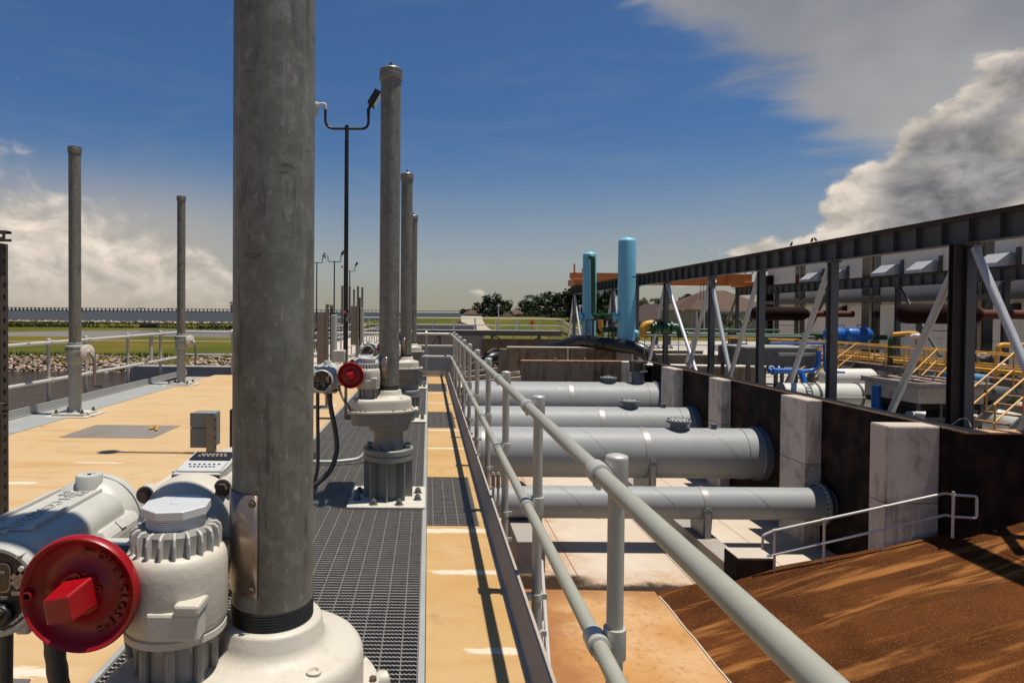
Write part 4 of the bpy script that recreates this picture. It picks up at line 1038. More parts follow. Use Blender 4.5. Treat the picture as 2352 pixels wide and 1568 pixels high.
# ------------------------------------------------------------------ guard rails
def guard(label, x_rail, posts, y0, y1, side, ztop=1.07, zmid=.45, zb=-.30, rr=.030, detail=True, group=None, m='alu'):
    """tube railing along Y with the posts standing on the outer side of the rails"""
    t = thing('guard_rail', label, 'railing', (x_rail, y0, 0), group)
    px = x_rail + side*.062
    for nm, z in (('top_rail', ztop), ('mid_rail', zmid)):
        mb = MB(); mb.cyl((x_rail, y0, z), (x_rail, y1, z), rr, n=24); mb.build(nm, M[m], t)
    p0 = None
    for y in posts:
        if p0 is None:
            mb = MB(); mb.cyl((px, y, zb), (px, y, ztop + .03), rr, n=20); p0 = mb.build('post', M['alu_post'], t); ys = y
            for z, cap in ((ztop, True), (zmid, False)):
                mb = MB(); mb.lathe([(rr+.009, -.055), (rr+.010, -.052), (rr+.010, .050)] + ([(rr+.010, .056), (rr+.007, .061), (rr*.7, .066), (0, .0685)] if cap else [(rr+.009, .05), (rr+.001, .052)]), (px, y, z), n=24)
                mb.build('post_fitting', M['alu_cast'], p0, angle=45)
                mb = MB(); mb.lathe([(rr+.001,-.046),(rr+.010,-.043),(rr+.0115,0),(rr+.010,.043),(rr+.001,.046)], (x_rail, y, z), EY, n=24, cap=False)
                mb.cyl((x_rail, y, z), (px, y, z), .036, n=16)
                mb.box(min(x_rail, x_rail - side*.012), max(x_rail, x_rail - side*.012), y - .034, y + .034, z - rr - .022, z - rr + .006); mb.build('rail_clamp', M['alu_cast'], p0, angle=45)
            for z in (-.02, -.24):
                mb = MB(); mb.lathe([(rr+.001,-.02),(rr+.006,-.019),(rr+.006,.019),(rr+.001,.02)], (px, y, z), n=20); mb.box(px - side*.10 if side > 0 else px, px if side > 0 else px + .10, y - .018, y + .018, z - .018, z + .018)
                mb.box(px + side*.03, px + side*.062, y - .008, y + .008, z - .016, z + .016) if side > 0 else mb.box(px - .062, px - .03, y - .008, y + .008, z - .016, z + .016)
                mb.build('wall_bracket', M['alu_cast'], p0)
        else:
            c = share(p0, wloc(t) + Vector((0, y - ys, 0)), t)
            for ch in p0.children: share(ch, wloc(c), c)
    return t
posts = [2.24 + 1.60*k for k in range(10)]
RX = .590
gr = guard('long right hand guard rail above the grey pipes', RX, posts, -1.0, 16.82, 1, 1.104, .520, rr=.0285)
# corner and far end of the same railing
mb = MB()
t2 = thing('end_guard_rail', 'bright railing across the far end of the deck', 'railing', (0, 16.9, 0))
for nm, z in (('top_rail', 1.104), ('mid_rail', .520)):
    mb = MB(); mb.tube(elbow([(RX, 16.80, z), (RX, 16.95, z), (RX - .15, 16.95, z), (-6.28, 16.95, z)], .1, 6), .030, 16); mb.build(nm, M['alu_white'], t2)
for x in (-.05, -1.75, -3.45, -5.1):
    mb = MB(); mb.cyl((x, 17.01, -.3), (x, 17.01, 1.13), .030, n=16); mb.build('post', M['alu_post'], t2)
    mb = MB(); mb.lathe([(.04,-.05),(.04,.05),(.02,.07),(0,.072)], (x, 17.0, 1.104), n=16); mb.lathe([(.038,-.04),(.038,.04)], (x, 16.95, 1.104), EX, n=16); mb.build('post_fitting', M['alu_cast'], t2)
    mb = MB(); mb.lathe([(.038,-.04),(.038,.04)], (x, 16.95, .520), EX, n=16); mb.build('rail_clamp', M['alu_cast'], t2)
gl = guard('left guard rail along the water side of the deck', -6.33, [4.4, 6.9, 9.35, 11.0, 12.2, 13.9, 15.6], 2.0, 16.9, -1, 1.10, .47, m='alu_white')
for y in (11.65, 15.05):
    mb = MB(); mb.box(-6.40, -6.36, y - .07, y + .07, .40, 1.13); mb.build('splice_plate', M['alu_post'], gl, bevel=.01)

# ------------------------------------------------------------------ perforated strut frames
def strut(name, p0, p1, out, m='strut', parent=None, w=.0413, pitch=.0508, slot=.028, holes=True):
    """slotted channel from p0 to p1; 'out' is the direction the slotted web faces"""
    p0, p1, out = Vector(p0), Vector(p1), Vector(out).normalized(); d = (p1 - p0); L = d.length; d.normalize(); s = d.cross(out)
    mb = MB(); n = max(1, int(round(L/pitch))); pt = L/n; hw = w/2
    if holes:
        for i in range(n):
            c = p0 + d*(i + .5)*pt + out*hw
            oc = [(hw, 0), (hw, pt/2), (0, pt/2), (-hw, pt/2), (-hw, 0), (-hw, -pt/2), (0, -pt/2), (hw, -pt/2)]
            ic = [(.0068, 0), (.0058, slot/2-.004), (0, slot/2), (-.0058, slot/2-.004), (-.0068, 0), (-.0058, -slot/2+.004), (0, -slot/2), (.0058, -slot/2+.004)]
            vs = [c + s*a + d*b for a, b in oc] + [c + s*a + d*b for a, b in ic]
            mb.add(vs, [(k, (k+1) % 8, 8 + (k+1) % 8, 8 + k) for k in range(8)])
    else: mb.add([p0+out*hw+s*hw, p1+out*hw+s*hw, p1+out*hw-s*hw, p0+out*hw-s*hw], [(0,1,2,3)])
    for sg in (-1, 1):
        a = p0 + s*hw*sg; b = p1 + s*hw*sg
        mb.add([a + out*hw, b + out*hw, b - out*hw, a - out*hw], [(0,1,2,3)])
        mb.add([a - out*hw, b - out*hw, b - out*hw - s*sg*.010, a - out*hw - s*sg*.010], [(0,1,2,3)])
    return mb.build(name, M[m], parent, solid=.0027)
fx, fy = -1.835, 2.80
f1 = thing('strut_frame', 'dark slotted strut frame cut off by the left edge of the photo', 'strut frame', (fx, fy, 0))
strut('upright', (fx, fy, 0), (fx, fy, 1.93), (1, -.15, 0), 'strut_dark', f1)
strut('upright', (fx - .45, fy, 0), (fx - .45, fy, 1.93), (1, -.15, 0), 'strut_dark', f1)
strut('cross_strut', (fx - .55, fy - .022, 1.960), (fx + .052, fy - .022, 1.960), (0, -1, 0), 'strut_dark', f1)
strut('cross_strut', (fx - .55, fy - .046, 1.232), (fx + .052, fy - .046, 1.232), (0, -1, 0), 'strut_dark', f1)
mb = MB(); mb.box(fx - .08, fx + .08, fy - .08, fy + .08, 0, .01); mb.build('foot_plate', M['strut'], f1)

def box_on_struts(loc, label, h=1.08, bw=.13, bh=.19, bd=.10, dx=.10):
    t = thing('junction_box_stand', label, 'junction box', loc); B = Vector(loc)
    strut('upright', B, B + Vector((0, 0, h - .01)), (1, 0, 0), 'strut', t)
    strut('upright', B + Vector((dx*.75, .18, 0)), B + Vector((dx*.75, .18, h)), (1, 0, 0), 'strut_dark', t)
    strut('cross_strut', B + Vector((.03, .04, .82)), B + Vector((.05, .15, .82)), (0, 0, 1), 'strut', t, holes=False)
    mb = MB(); x1 = B.x - .026
    B.y += .08; x1 += .035
    mb.box(x1 - bw, x1, B.y - bd/2, B.y + bd/2, h - bh, h); bx = mb.build('junction_box', M['pedestal'], t, bevel=.004)
    mb = MB(); mb.box(x1 - bw - .004, x1 + .002, B.y - bd/2 - .014, B.y - bd/2 - .001, h - bh*.42, h + .002); mb.build('box_lid', M['pedestal'], bx, bevel=.002)
    mb = MB(); mb.box(x1 - bw - .004, x1 + .002, B.y - bd/2 - .012, B.y - bd/2 - .001, h - bh - .004, h - bh*.44); mb.build('box_lid', M['pedestal'], bx, bevel=.002)
    mb = MB(); mb.cyl((B.x, B.y - .01, 0), (B.x, B.y - .01, .012), .07, n=14); mb.build('foot_plate', M['strut'], t)
    mb = MB(); mb.cyl((x1 - .03, B.y, h - bh), (x1 - .03, B.y, h - bh - .06), .012, n=10); mb.build('cable_gland', M['dial'], t)
    return t
box_on_struts((-1.20, 3.62, 0), 'grey junction box on two short struts, left of the closest pole')
# tall panel stands beyond the second actuator
def panel_stand(x, y, h, label, w=.38, box_h=.9, z0=.75):
    t = thing('panel_stand', label, 'panel stand', (x, y, 0), 'strut panel stands by the trench')
    strut('upright', (x, y, 0), (x, y, h), (1, 0, 0), 'strut', t)
    strut('upright', (x + .02, y + w, 0), (x + .02, y + w, h - .02), (1, 0, 0), 'strut_dark', t)
    for z in (h - .03, z0 + .02, .4): strut('cross_strut', (x + .03, y - .03, z), (x + .03, y + w + .05, z), (1, 0, 0), 'strut', t, holes=False)
    mb = MB(); mb.box(x - .17, x - .025, y + .0, y + w, z0, z0 + box_h); c = mb.build('cabinet', M['strut'], t, bevel=.01)
    mb = MB(); mb.box(x + .055, x + .13, y + .06, y + w - .06, z0 + .05, z0 + box_h - .05); mb.build('side_cabinet', M['casing_grey'], t, bevel=.008)
    mb = MB(); mb.cyl((x, y + .05, z0), (x, y + .05, .02), .018, n=8); mb.build('conduit', M['strut'], t)
    mb = MB(); mb.box(x - .09, x + .12, y - .07, y + w + .07, 0, .012); mb.build('foot_plate', M['plate'], t)
    # warning beacon with horn
    mb = MB(); mb.lathe([(.02,0),(.025,.06),(.075,.11),(.085,.125),(.085,.14)], (x - .14, y + .1, z0 + box_h - .34), (-.75, -.5, .35), n=18); bc = mb.build('horn', M['strut'], t)
    mb = MB(); mb.lathe([(.03,0),(.035,.03),(.02,.05),(0,.055)], (x - .30, y, z0 + box_h - .17), (-.6, -.6, .25), n=14); mb.build('beacon_lens', M['red'], t)
    mb = MB(); mb.cyl((x - .17, y + .08, z0 + box_h - .25), (x - .30, y, z0 + box_h - .165), .012, n=8); mb.build('beacon_arm', M['strut'], t)
    return t
panel_stand(-1.72, 11.1, 1.78, 'tall strut panel stand with horn left of the lamp post')
panel_stand(-1.73, 16.0, 2.02, 'slim strut panel stand with red beacon right of the lamp post', .3, .95, .85)
mb = MB(); mb.box(-1.46, -1.28, 10.0, 10.2, .88, 1.06); bb = tag(mb.build('pale_junction_box', M['off_white'], bevel=.01), 'pale box on a post in front of the lamp post base', 'junction box')
mb = MB(); mb.beam((-1.27, 10.12, 0), (-1.27, 10.12, 1.02), .042, .042, up=(0,1,0)); mb.build('post', M['strut'], bb)
mb = MB(); mb.tube(elbow([(-1.55, 7.05, .03), (-1.0, 7.05, .03), (-.72, 7.12, .05), (-.66, 7.2, .18)], .1), .018, 10); tag(mb.build('floor_conduit', M['galv_plate']), 'thin galvanised conduit lying across the grating', 'conduit')

# ------------------------------------------------------------------ lamp posts
def lamp_post(loc, label):
    t = thing('lamp_post', label, 'lamp post', loc, 'black lamp posts along the deck'); B = Vector(loc)
    def P(x, y, z): return B + Vector((x, y, z))
    mb = MB(); mb.box(B.x-.13, B.x+.13, B.y-.13, B.y+.13, B.z, B.z+.02); mb.cyl(P(0,0,.02), P(0,0,5.95), .062, .052, n=24); mb.build('pole', M['lamp_black'], t)
    mb = MB(); mb.cyl(P(0,0,5.9), P(0,0,6.35), .048, n=20); mb.lathe([(.056,5.93),(.058,5.95),(.056,5.97)], P(0,0,0), n=20); mb.lathe([(.05,6.33),(.05,6.36),(0,6.39)], P(0,0,0), n=20); mb.build('pole_top', M['lamp_black'], t)
    mb = MB(); mb.tube(elbow([P(-.545,0,6.78), P(-.545,0,6.28), P(0,0,6.28), P(.545,0,6.28), P(.545,0,6.66)], .30, 10), .034, 12); mb.build('arm', M['lamp_black'], t)
    mb = MB(); mb.cyl(P(.545,0,6.62), P(.545,0,6.80), .042, n=14); mb.cyl(P(.545,0,6.78), P(.60,0,6.86), .035, n=12); mb.build('tilt_joint', M['lamp_black'], t)
    d = Vector((.5, 0, .866)); s = Vector((.866, 0, -.5))
    mb = MB(); mb.obox(P(.70,0,7.04), d*.20, s*.085, Vector((0,.17,0))); fl = mb.build('flood_light', M['lamp_black'], t, bevel=.012)
    mb = MB(); mb.obox(P(.70,0,7.04) + s*.088, d*.165, s*.006, Vector((0,.14,0))); mb.build('flood_lens', M['lens'], fl)
    mb = MB(); mb.obox(P(.70,0,7.04) + s*.09 + d*.185, d*.016, s*.018, Vector((0,.17,0))); mb.build('flood_rim', M['lamp_black'], fl)
    mb = MB(); mb.tube(elbow([P(-.545,0,6.76), P(-.545,0,6.90), P(-.70,0,6.90)], .05, 4), .036, 12); mb.build('lamp_bracket', M['lamp_white'], t)
    mb = MB(); mb.lathe([(.03,.02),(.10,.0),(.115,-.03),(.115,-.09),(.09,-.13),(.08,-.14)], P(-.80,0,6.92), n=20); gl_ = mb.build('lamp_housing', M['lamp_white'], t)
    mb = MB(); mb.lathe([(.078,-.14),(.074,-.25),(.055,-.32),(0,-.35)], P(-.80,0,6.92), n=16); mb.build('lamp_globe', M['lens'], gl_)
    mb = MB()
    for k in range(6):
        a = k*PI/3; mb.tube([P(-.80 + .09*math.cos(a), .09*math.sin(a), 6.78), P(-.80 + .088*math.cos(a), .088*math.sin(a), 6.66), P(-.80 + .03*math.cos(a), .03*math.sin(a), 6.56)], .006, 5)
    mb.build('lamp_guard', M['lamp_white'], gl_)
    return t
LP = lamp_post((-2.10, 16.62, 0), 'tall black lamp post with floodlight between the two near poles')
dup(LP, (-1.40, 7.45, 0), 'black lamp post hidden behind the closest pole, casting a thin shadow on the slab')
dup(LP, (-10.6, 62, 0), 'distant lamp post half hidden by the right edge of the closest pole')
dup(LP, (-8.0, 55.5, -.4), 'small distant lamp post left of the tall lamp post')
dup(LP, (-8.2, 68, -.4), 'farthest small lamp post, just right of the tall lamp post')
# ------------------------------------------------------------------ big grey pipes crossing the pit
def spiral(mb, x0, x1, y, z, r, lead, phase=0.0, n=14):
    """helical weld seam as a thin raised bead"""
    k = 0; L = x1 - x0; turns = L/lead; N = int(turns*28)
    pts = [Vector((x0 + L*i/N, y + (r + .001)*math.cos(phase + 2*PI*turns*i/N), z + (r + .001)*math.sin(phase + 2*PI*turns*i/N))) for i in range(N + 1)]
    mb.tube(pts, .0065, 4)
def pipe_thing(label, y, z, r, x0, x1, lead, bands, nozzles, lugs, phase, saddles=(), end=None):
    t = thing('discharge_pipe', label, 'pipe', (x0, y, z - r), 'grey pipes crossing the pit')
    mb = MB(); mb.cyl((x0, y, z), (x1, y, z), r, n=72); body = mb.build('pipe_wall', M['pipe'], t)
    mb = MB(); spiral(mb, x0, x1, y, z, r, lead, phase); mb.build('weld_seam', M['seam'], body)
    for bx, w in bands:
        mb = MB(); mb.lathe([(r+.001,-w/2),(r+.012,-w/2),(r+.012,w/2),(r+.001,w/2)], (bx, y, z), EX, n=72, cap=False); mb.build('hold_down_strap', M['pipe_band'], t)
    for sx in saddles:
        mb = MB(); a = [(-(r+.06), -r*.15)] + [((r+.004)*math.cos(R(188 + 164*k/14)), (r+.004)*math.sin(R(188 + 164*k/14))) for k in range(15)] + [((r+.06), -r*.15), (r*.9, -(z - SADZ)), (-r*.9, -(z - SADZ))]
        mb.prism(a, (sx - .12, y, z), EY, EZ, (.24, 0, 0)); mb.build('saddle', M['pipe_dark'], t)
        for s_ in (-1, 1):
            mb = MB(); mb.box(sx - .08, sx + .08, y + s_*(r + .035) - .012, y + s_*(r + .035) + .012, SADZ, z); mb.build('strap_leg', M['pipe_band'], t)
    for nx, nr, nh, kind in nozzles:
        zz = z + r - .05
        mb = MB(); mb.cyl((nx, y, zz), (nx, y, z + r + nh), nr, n=28); nz = mb.build('nozzle', M['pipe_dark'], t)
        mb = MB(); mb.lathe([(nr*1.42,0),(nr*1.45,.01),(nr*1.45,.045),(nr*1.42,.055)], (nx, y, z + r + nh - .03), n=32); fl = mb.build('nozzle_flange', M['pipe_dark'], nz)
        if kind == 'cover':
            mb = MB(); mb.lathe([(nr*1.45,0),(nr*1.45,.04),(nr*1.40,.045)], (nx, y, z + r + nh + .028), n=32); cv = mb.build('cover_plate', M['pipe'], nz)
            mb = MB()
            for k in range(16):
                a = k*PI/8; mb.hexbolt((nx + nr*1.24*math.cos(a), y + nr*1.24*math.sin(a), z + r + nh + .07), EZ, .026, .035, False)
            mb.build('cover_bolts', M['lug'], nz)['kind'] = 'stuff'
            mb = MB(); mb.tube(elbow([(nx-.08,y,z+r+nh+.06),(nx-.08,y,z+r+nh+.14),(nx+.08,y,z+r+nh+.14),(nx+.08,y,z+r+nh+.06)], .03, 3), .012, 6); mb.build('cover_handle', M['pipe'], nz)
        if kind == 'studs':
            zt = z + r + nh
            mb = MB()
            for k in range(18):
                a = k*PI/9; hgt = .52 if k % 4 else .74
                mb.cyl((nx + nr*1.26*math.cos(a), y + nr*1.26*math.sin(a), zt), (nx + nr*1.26*math.cos(a), y + nr*1.26*math.sin(a), zt + hgt), .022, n=8)
            mb.build('stud_bolts', M['bolt'], nz)['kind'] = 'stuff'
            mb = MB(); mb.lathe([(nr*1.45,0),(nr*1.48,.03),(nr*1.48,.09),(nr*1.42,.12)], (nx, y, zt + .40), n=28); mb.cyl((nx, y, zt), (nx, y, zt + .40), nr*.8, n=20); mb.build('coupling_ring', M['bolt'], nz)
    for lx in lugs:
        mb = MB(); hh = .13; mb.prism([(-.19, -.02), (.19, -.02), (.03, hh), (-.03, hh)], (lx, y - .012, z + r), EX, EZ, (0, .024, 0)); lg = mb.build('lifting_lug', M['lug'], t)
        mb = MB(); mb.cyl((lx, y - .0135, z + r + .07), (lx, y + .0135, z + r + .07), .018, n=12); mb.build('lug_hole', M['conc_pale'], lg)
    if end == 'flange':
        mb = MB(); mb.lathe([(r,0),(r+.13,0),(r+.13,.06),(r,.06)], (x1 - .30, y, z), EX, n=48, cap=False); fl = mb.build('end_flange', M['pipe'], t)
        mb = MB(); mb.lathe([(r,0),(r+.13,0),(r+.13,.06),(r,.06)], (x1 - .22, y, z), EX, n=48, cap=False); mb.build('mating_flange', M['lug'], t)
        b0 = None
        for k in range(24):
            a = k*2*PI/24; q = Vector((x1 - .30, y + (r+.075)*math.cos(a), z + (r+.075)*math.sin(a)))
            if b0 is None:
                mb = MB(); mb.cyl(q - Vector((.05,0,0)), q + Vector((.19,0,0)), .022, n=6, smooth=False); b0 = mb.build('flange_bolt', M['lug'], fl); q0 = q
            else: share(b0, wloc(fl) + (q - q0), fl)
    if end == 'collar':
        mb = MB(); mb.lathe([(r+.001,0),(r+.02,0),(r+.02,.03),(r+.001,.03)], (x1 - .75, y, z), EX, n=64, cap=False); mb.build('seam_ring', M['pipe'], t)
        mb = MB(); mb.lathe([(r+.02,0),(r+.06,.05),(r+.06,.3)], (x1 - .3, y, z), EX, n=64, cap=False); mb.build('wall_collar', M['pipe_dark'], t)
    return t
SADZ = -4.52
pipe_thing('narrow grey pipe closest to the camera, bolted flange at the pit wall', 18.4, -3.66, .445, .6, WX + .02, 2.6, [(7.75, .16)], [], [2.65, 5.45], .5, (7.75,), 'flange')
pipe_thing('wide grey pipe behind the narrow one, with bolted manhole cover', 22.2, -3.05, .84, .6, WX + .02, 4.2, [(1.9, .2), (7.3, .2)], [(8.55, .28, .22, 'cover'), (9.75, .09, .14, 'plain')], [4.2], 1.3, (7.4,), 'collar')
pipe_thing('second farthest grey pipe, with bolted manhole cover near its right end', 27.8, -3.14, .84, .6, WX + .02, 4.2, [(7.3, .2)], [(8.6, .28, .22, 'cover'), (10.05, .09, .14, 'plain')], [4.2], 2.2, (), 'collar')
pipe_thing('farthest grey pipe, with a tall bolted coupling nozzle near its right end', 32.0, -2.68, 1.0, .6, WX + .02, 4.6, [(1.6, .2), (6.9, .2)], [(8.85, .27, .18, 'cover'), (10.3, .30, .55, 'studs')], [3.4], .2, (), 'collar')
# cable rack below the deck edge
cr = thing('cable_rack', 'small rack of grey cable conduits under the deck edge beside the near pipes', 'conduit rack', (1.7, 17.0, -3.4))
for k in range(4):
    x = 1.62 + k*.13; mb = MB(); mb.tube(elbow([(x, 17.2, -2.55), (x, 17.2, -3.3 - .05*k), (x - .22, 17.5, -3.9)], .2, 5), .035, 8); mb.build('conduit', M['casing_grey'], cr)
for k in range(4):
    x = 1.62 + k*.13; mb = MB(); mb.cyl((x, 17.2, -2.60), (x, 17.2, -2.95), .055, n=12); mb.build('conduit_body', M['neck'], cr)

# ------------------------------------------------------------------ plain tube railings
def rail_line(name, label, pts, h, m, rr=.024, mids=(.5,), step=1.6, group=None, cat='railing', parent=None, posts=None, pm=None, base=True):
    """tube railing following pts (feet of the posts), rails at h and h*mids"""
    pts = [Vector(p) for p in pts]
    t = thing(name, label, cat, pts[0], group) if parent is None else parent
    for nm, f in [('top_rail', 1.0)] + [('mid_rail', q) for q in mids]:
        mb = MB(); mb.tube([p + Vector((0, 0, h*f)) for p in pts] if len(pts) == 2 else elbow([p + Vector((0, 0, h*f)) for p in pts], .08, 3), rr, 8); mb.build(nm, M[m], t)
    p0 = None
    for a, b in zip(pts[:-1], pts[1:]):
        L = (b - a).length; n = max(1, int(round(L/step)))
        for k in range(n + 1):
            if k == n and (b - pts[-1]).length > 1e-4: continue
            q = a.lerp(b, k/n)
            if p0 is None:
                mb = MB(); mb.cyl(q - Vector((0,0,.05)), q + Vector((0,0,h)), rr, n=8); p0 = mb.build('post', M[pm or m], t); q0 = q
            else: share(p0, wloc(t) + (q - q0), t)
    return t
# ramp railing
rp = thing('ramp_railing', 'thin white tube railing climbing beside the ramp to the pit wall', 'railing', (7.9, 14.5, rampz(7.9)))
tA, tB = at(1778, 1218, 14.62), at(2172, 1132, 14.05); mA, mB_ = at(1762, 1277, 14.62), at(2172, 1182, 14.05)
cA, cC = at(2190, 1136, 13.66), at(2243, 1139, 13.66); mC, mD = at(2190, 1186, 13.66), at(2243, 1189, 13.66)
mb = MB(); e0 = at(1752, 1229, 14.65); mb.tube(elbow([e0 - Vector((0,0,.32)), e0, tA, tB, cA, cC, mD, mC, mB_, mA], .06, 4), .028, 10); mb.build('rail_loop', M['alu_white'], rp)
for px in (1780, 1897, 2035):
    f = (px - 1778)/(2172 - 1778); q = tA.lerp(tB, f)
    mb = MB(); mb.cyl((q.x, q.y, rampz(q.x) - .05 if px > 1790 else -4.2), q + Vector((0,0,.03)), .028, n=12); mb.build('post', M['alu_white'], rp)
    mb = MB(); mb.lathe([(.037,-.045),(.037,.045)], q, tB - tA, n=12); mb.build('post_fitting', M['alu_cast'], rp)
q = at(2190, 1134, 13.64); mb = MB(); mb.cyl(q + Vector((0,0,.05)), q - Vector((0,0,.92)), .028, n=12); mb.build('post', M['alu_white'], rp)
# lower railing between deck and apron
lr = rail_line('lower_railing', 'small tube railing on the apron below the deck edge', [(1.38, 7.0, -4.86), (2.06, 11.6, -4.86)], 2.1, 'alu_white', .028, (.74, .4), 1.3)

# ------------------------------------------------------------------ black plastic pipes beyond the end wall
t = thing('black_pipe', 'long black pipe rising over the rear wall and bending down at the right', 'pipe', at(1330, 800, 38))
pts = [at(1205, 818, 42.4), at(1325, 784, 41.2), at(1340, 783, 40.9), at(1400, 791, 39.2), at(1468, 800, 37.9), at(1494, 818, 37.6), at(1498, 860, 37.5), at(1499, 900, 37.5)]
mb = MB(); mb.tube(elbow(pts, .9, 7), .39, 28); mb.build('pipe_wall', M['hdpe'], t)
for px, py, Y in ((1342, 783.3, 40.85), (1395, 790.3, 39.35)):
    a = at(px, py, Y); d = at(1400, 791, 39.2) - at(1340, 783, 40.9); mb = MB(); mb.lathe([(.395,-.02),(.415,-.015),(.415,.015),(.395,.02)], a, d, n=28, cap=False); mb.build('fusion_bead', M['hdpe'], t)
t = thing('black_outlet_pipe', 'black flanged outlet pipe pointing down left of the rear wall', 'pipe', at(1140, 830, 44))
pts = [at(1185, 820, 46.0), at(1140, 820, 44.5), at(1122, 824, 44.2), at(1106, 848, 44.2), at(1103, 868, 44.2)]
mb = MB(); mb.tube(elbow(pts, .8, 6), [.42]*100 if False else .42, 22); mb.build('pipe_wall', M['hdpe'], t)
mb = MB(); a = at(1146, 820, 44.6); mb.lathe([(.42,-.05),(.60,-.05),(.60,.05),(.42,.05)], a, at(1140,820,44.5) - at(1185,820,46), n=26); mb.build('flange', M['hdpe'], t)
mb = MB(); mb.prism([(0,0),(.9,-.5),(.35,-1.0),(-.35,-.9)], at(1113, 806, 44.0), EX, EZ, (0,.12,0)); mb.build('flap_plate', M['hdpe'], t)
mb = MB(); a = at(1158, 820, 45.05); mb.lathe([(.422,-.07),(.44,-.07),(.44,.07),(.422,.07)], a, at(1140,820,44.5) - at(1185,820,46), n=26, cap=False); mb.build('clamp_band', M['alu_white'], t)
for k, (px, w) in enumerate(((1158, .65), (1145, .5))):
    q = at(px, 838, 45.3 + k*1.2); mb = MB(); mb.box(q.x - w/2, q.x + w/2, q.y - .4, q.y + .4, PITZ, q.z); tag(mb.build('pipe_pier', M['conc'], bevel=.03), ['concrete pier carrying the black outlet pipe', 'shorter concrete pier behind the black outlet pipe support'][k], 'pier')
# sloping concrete sills left of the rear wall
for k, (py, lab) in enumerate(((850, 'upper'), (862, 'middle'), (874, 'lower'))):
    q = at(1120 + k*6, py, 43 - 2.2*k); mb = MB()
    mb.obox(q, (1.7, -.9, .28), (.12, .22, 0), (0, 0, .10)); tag(mb.build('sloping_sill', M['conc_pale'], bevel=.02), lab + ' sloping concrete sill below the black outlet pipe', 'sill', 'sloping concrete sills')
# thin riser on the rear wall
mb = MB(); q = at(1304, 799, 39.8); mb.cyl(q, (q.x, q.y, -3), .05, n=8); tag(mb.build('riser_pipe', M['alu_white']), 'thin pale riser pipe on the stained rear wall', 'pipe')
for k, px in enumerate((1276, 1343)):
    q = at(px, 828, 34.1); mb = MB(); mb.cyl(q, q + Vector((0,0,.12)), .03, n=8); mb.cyl(q + Vector((0,0,.12)), q + Vector((0,0,.15)), .05, n=8); tag(mb.build('anchor_bolt', M['alu_cast']), ['left', 'right'][k] + ' little anchor bolt standing on the end wall', 'bolt', 'anchor bolts on the end wall')
# ------------------------------------------------------------------ crane runways and crane
GZ = -2.2
RXF, RXR, RZ0, RZ1 = 12.6, 26.9, 3.36, 3.95
def runway(label, x, y0, y1, cols, braces, dbl=False, w=.30, brace_m='brace'):
    t = thing('crane_runway', label, 'crane runway', (x, y0, GZ), 'gantry crane runways')
    mb = MB(); mb.ibeam((x, y0, (RZ0+RZ1)/2), (x, y1, (RZ0+RZ1)/2), w, RZ1 - RZ0, .022); g = mb.build('girder', M['steel_dark'], t)
    mb = MB(); mb.box(x - .20, x + .20, y0, y1, RZ1 + .002, RZ1 + .03); mb.box(x - .035, x + .035, y0, y1, RZ1 + .03, RZ1 + .10); mb.build('crane_rail', M['rust_rail'], t)
    s0 = None; y = y0 + .4
    while y < y1:
        if s0 is None:
            mb = MB(); mb.box(x - w/2 + .005, x + w/2 - .005, y - .008, y + .008, RZ0 + .024, RZ1 - .024); s0 = mb.build('stiffener', M['steel_dark'], g); ys = y
        else: share(s0, wloc(g) + Vector((0, y - ys, 0)), g)
        y += .82
    c0 = None
    for y in cols:
        if c0 is None:
            mb = MB(); mb.ibeam((x, y, GZ), (x, y, RZ0 - .002), .22, .24, .020, up=(0,1,0)); mb.box(x - .17, x + .17, y - .17, y + .17, RZ0 - .05, RZ0 - .003); mb.box(x - .22, x + .22, y - .22, y + .22, GZ, GZ + .03); c0 = mb.build('column', M['steel_col'], t); ys = y
        else: share(c0, wloc(t) + Vector((0, y - ys, 0)), t)
    for a, b in braces:
        mb = MB(); mb.cyl(a, b, .088, n=16); d = (Vector(b) - Vector(a)).normalized()
        mb.obox(Vector(a) + d*.05, d*.22, Vector((.012,0,0)), Vector((0,.07,0)))
        mb.build('brace', M[brace_m], t)
    return t
CF = [15.3, 20.4, 24.8, 29.1, 34.7, 39.6, 44.6, 49.6, 56.5]
br = []
for y in CF:
    if y in (39.6,): continue
    br.append(((RXF, y + .17, RZ0 - .12), (RXF, y + .17 + 2.95, GZ)))
br += [((RXF, 15.13, RZ0 - .12), (RXF, 12.3, GZ)), ((RXF, 34.5, RZ0 - .12), (RXF, 29.6, GZ)), ((RXF + .1, 29.1, RZ0 - .2), (RXF + 1.0, 34.4, -.8)), ((RXF + .05, 14.55, GZ), (RXF + .15, 12.6, 2.2)), ((RXF + .02, 29.25, RZ0 - .12), (RXF + .02, 26.6, GZ)), ((RXF + .02, 44.5, RZ0 - .12), (RXF + .02, 41.8, GZ)), ((RXF, 56.4, RZ0 - .12), (RXF, 53.0, GZ))]
fr = runway('long dark steel crane runway in front, on columns with sloping pipe braces', RXF, 9.0, 57.2, CF, br)
mb = MB(); mb.ibeam((RXF - .25, 15.36, GZ), (RXF - .25, 15.36, RZ0 - .002), .18, .18, .02, up=(0,1,0)); mb.build('column', M['brown_steel'], fr)
br = [((RXR, y + .15, RZ0 - .1), (RXR, y + 3.0, -.6)) for y in (24.0, 30.5, 44.0, 57.0)] + [((RXR, y - .15, RZ0 - .1), (RXR, y - 3.2, -.4)) for y in (24.0, 37.5)]
runway('rear crane runway in front of the precast building', RXR, 18, 57.4, [24.0, 30.5, 37.5, 44.0, 50.5, 57.0], br, brace_m='steel_dark')
cb = thing('crane_bridge', 'orange gantry crane bridge spanning the two runways', 'crane', (RXF, 56, RZ1))
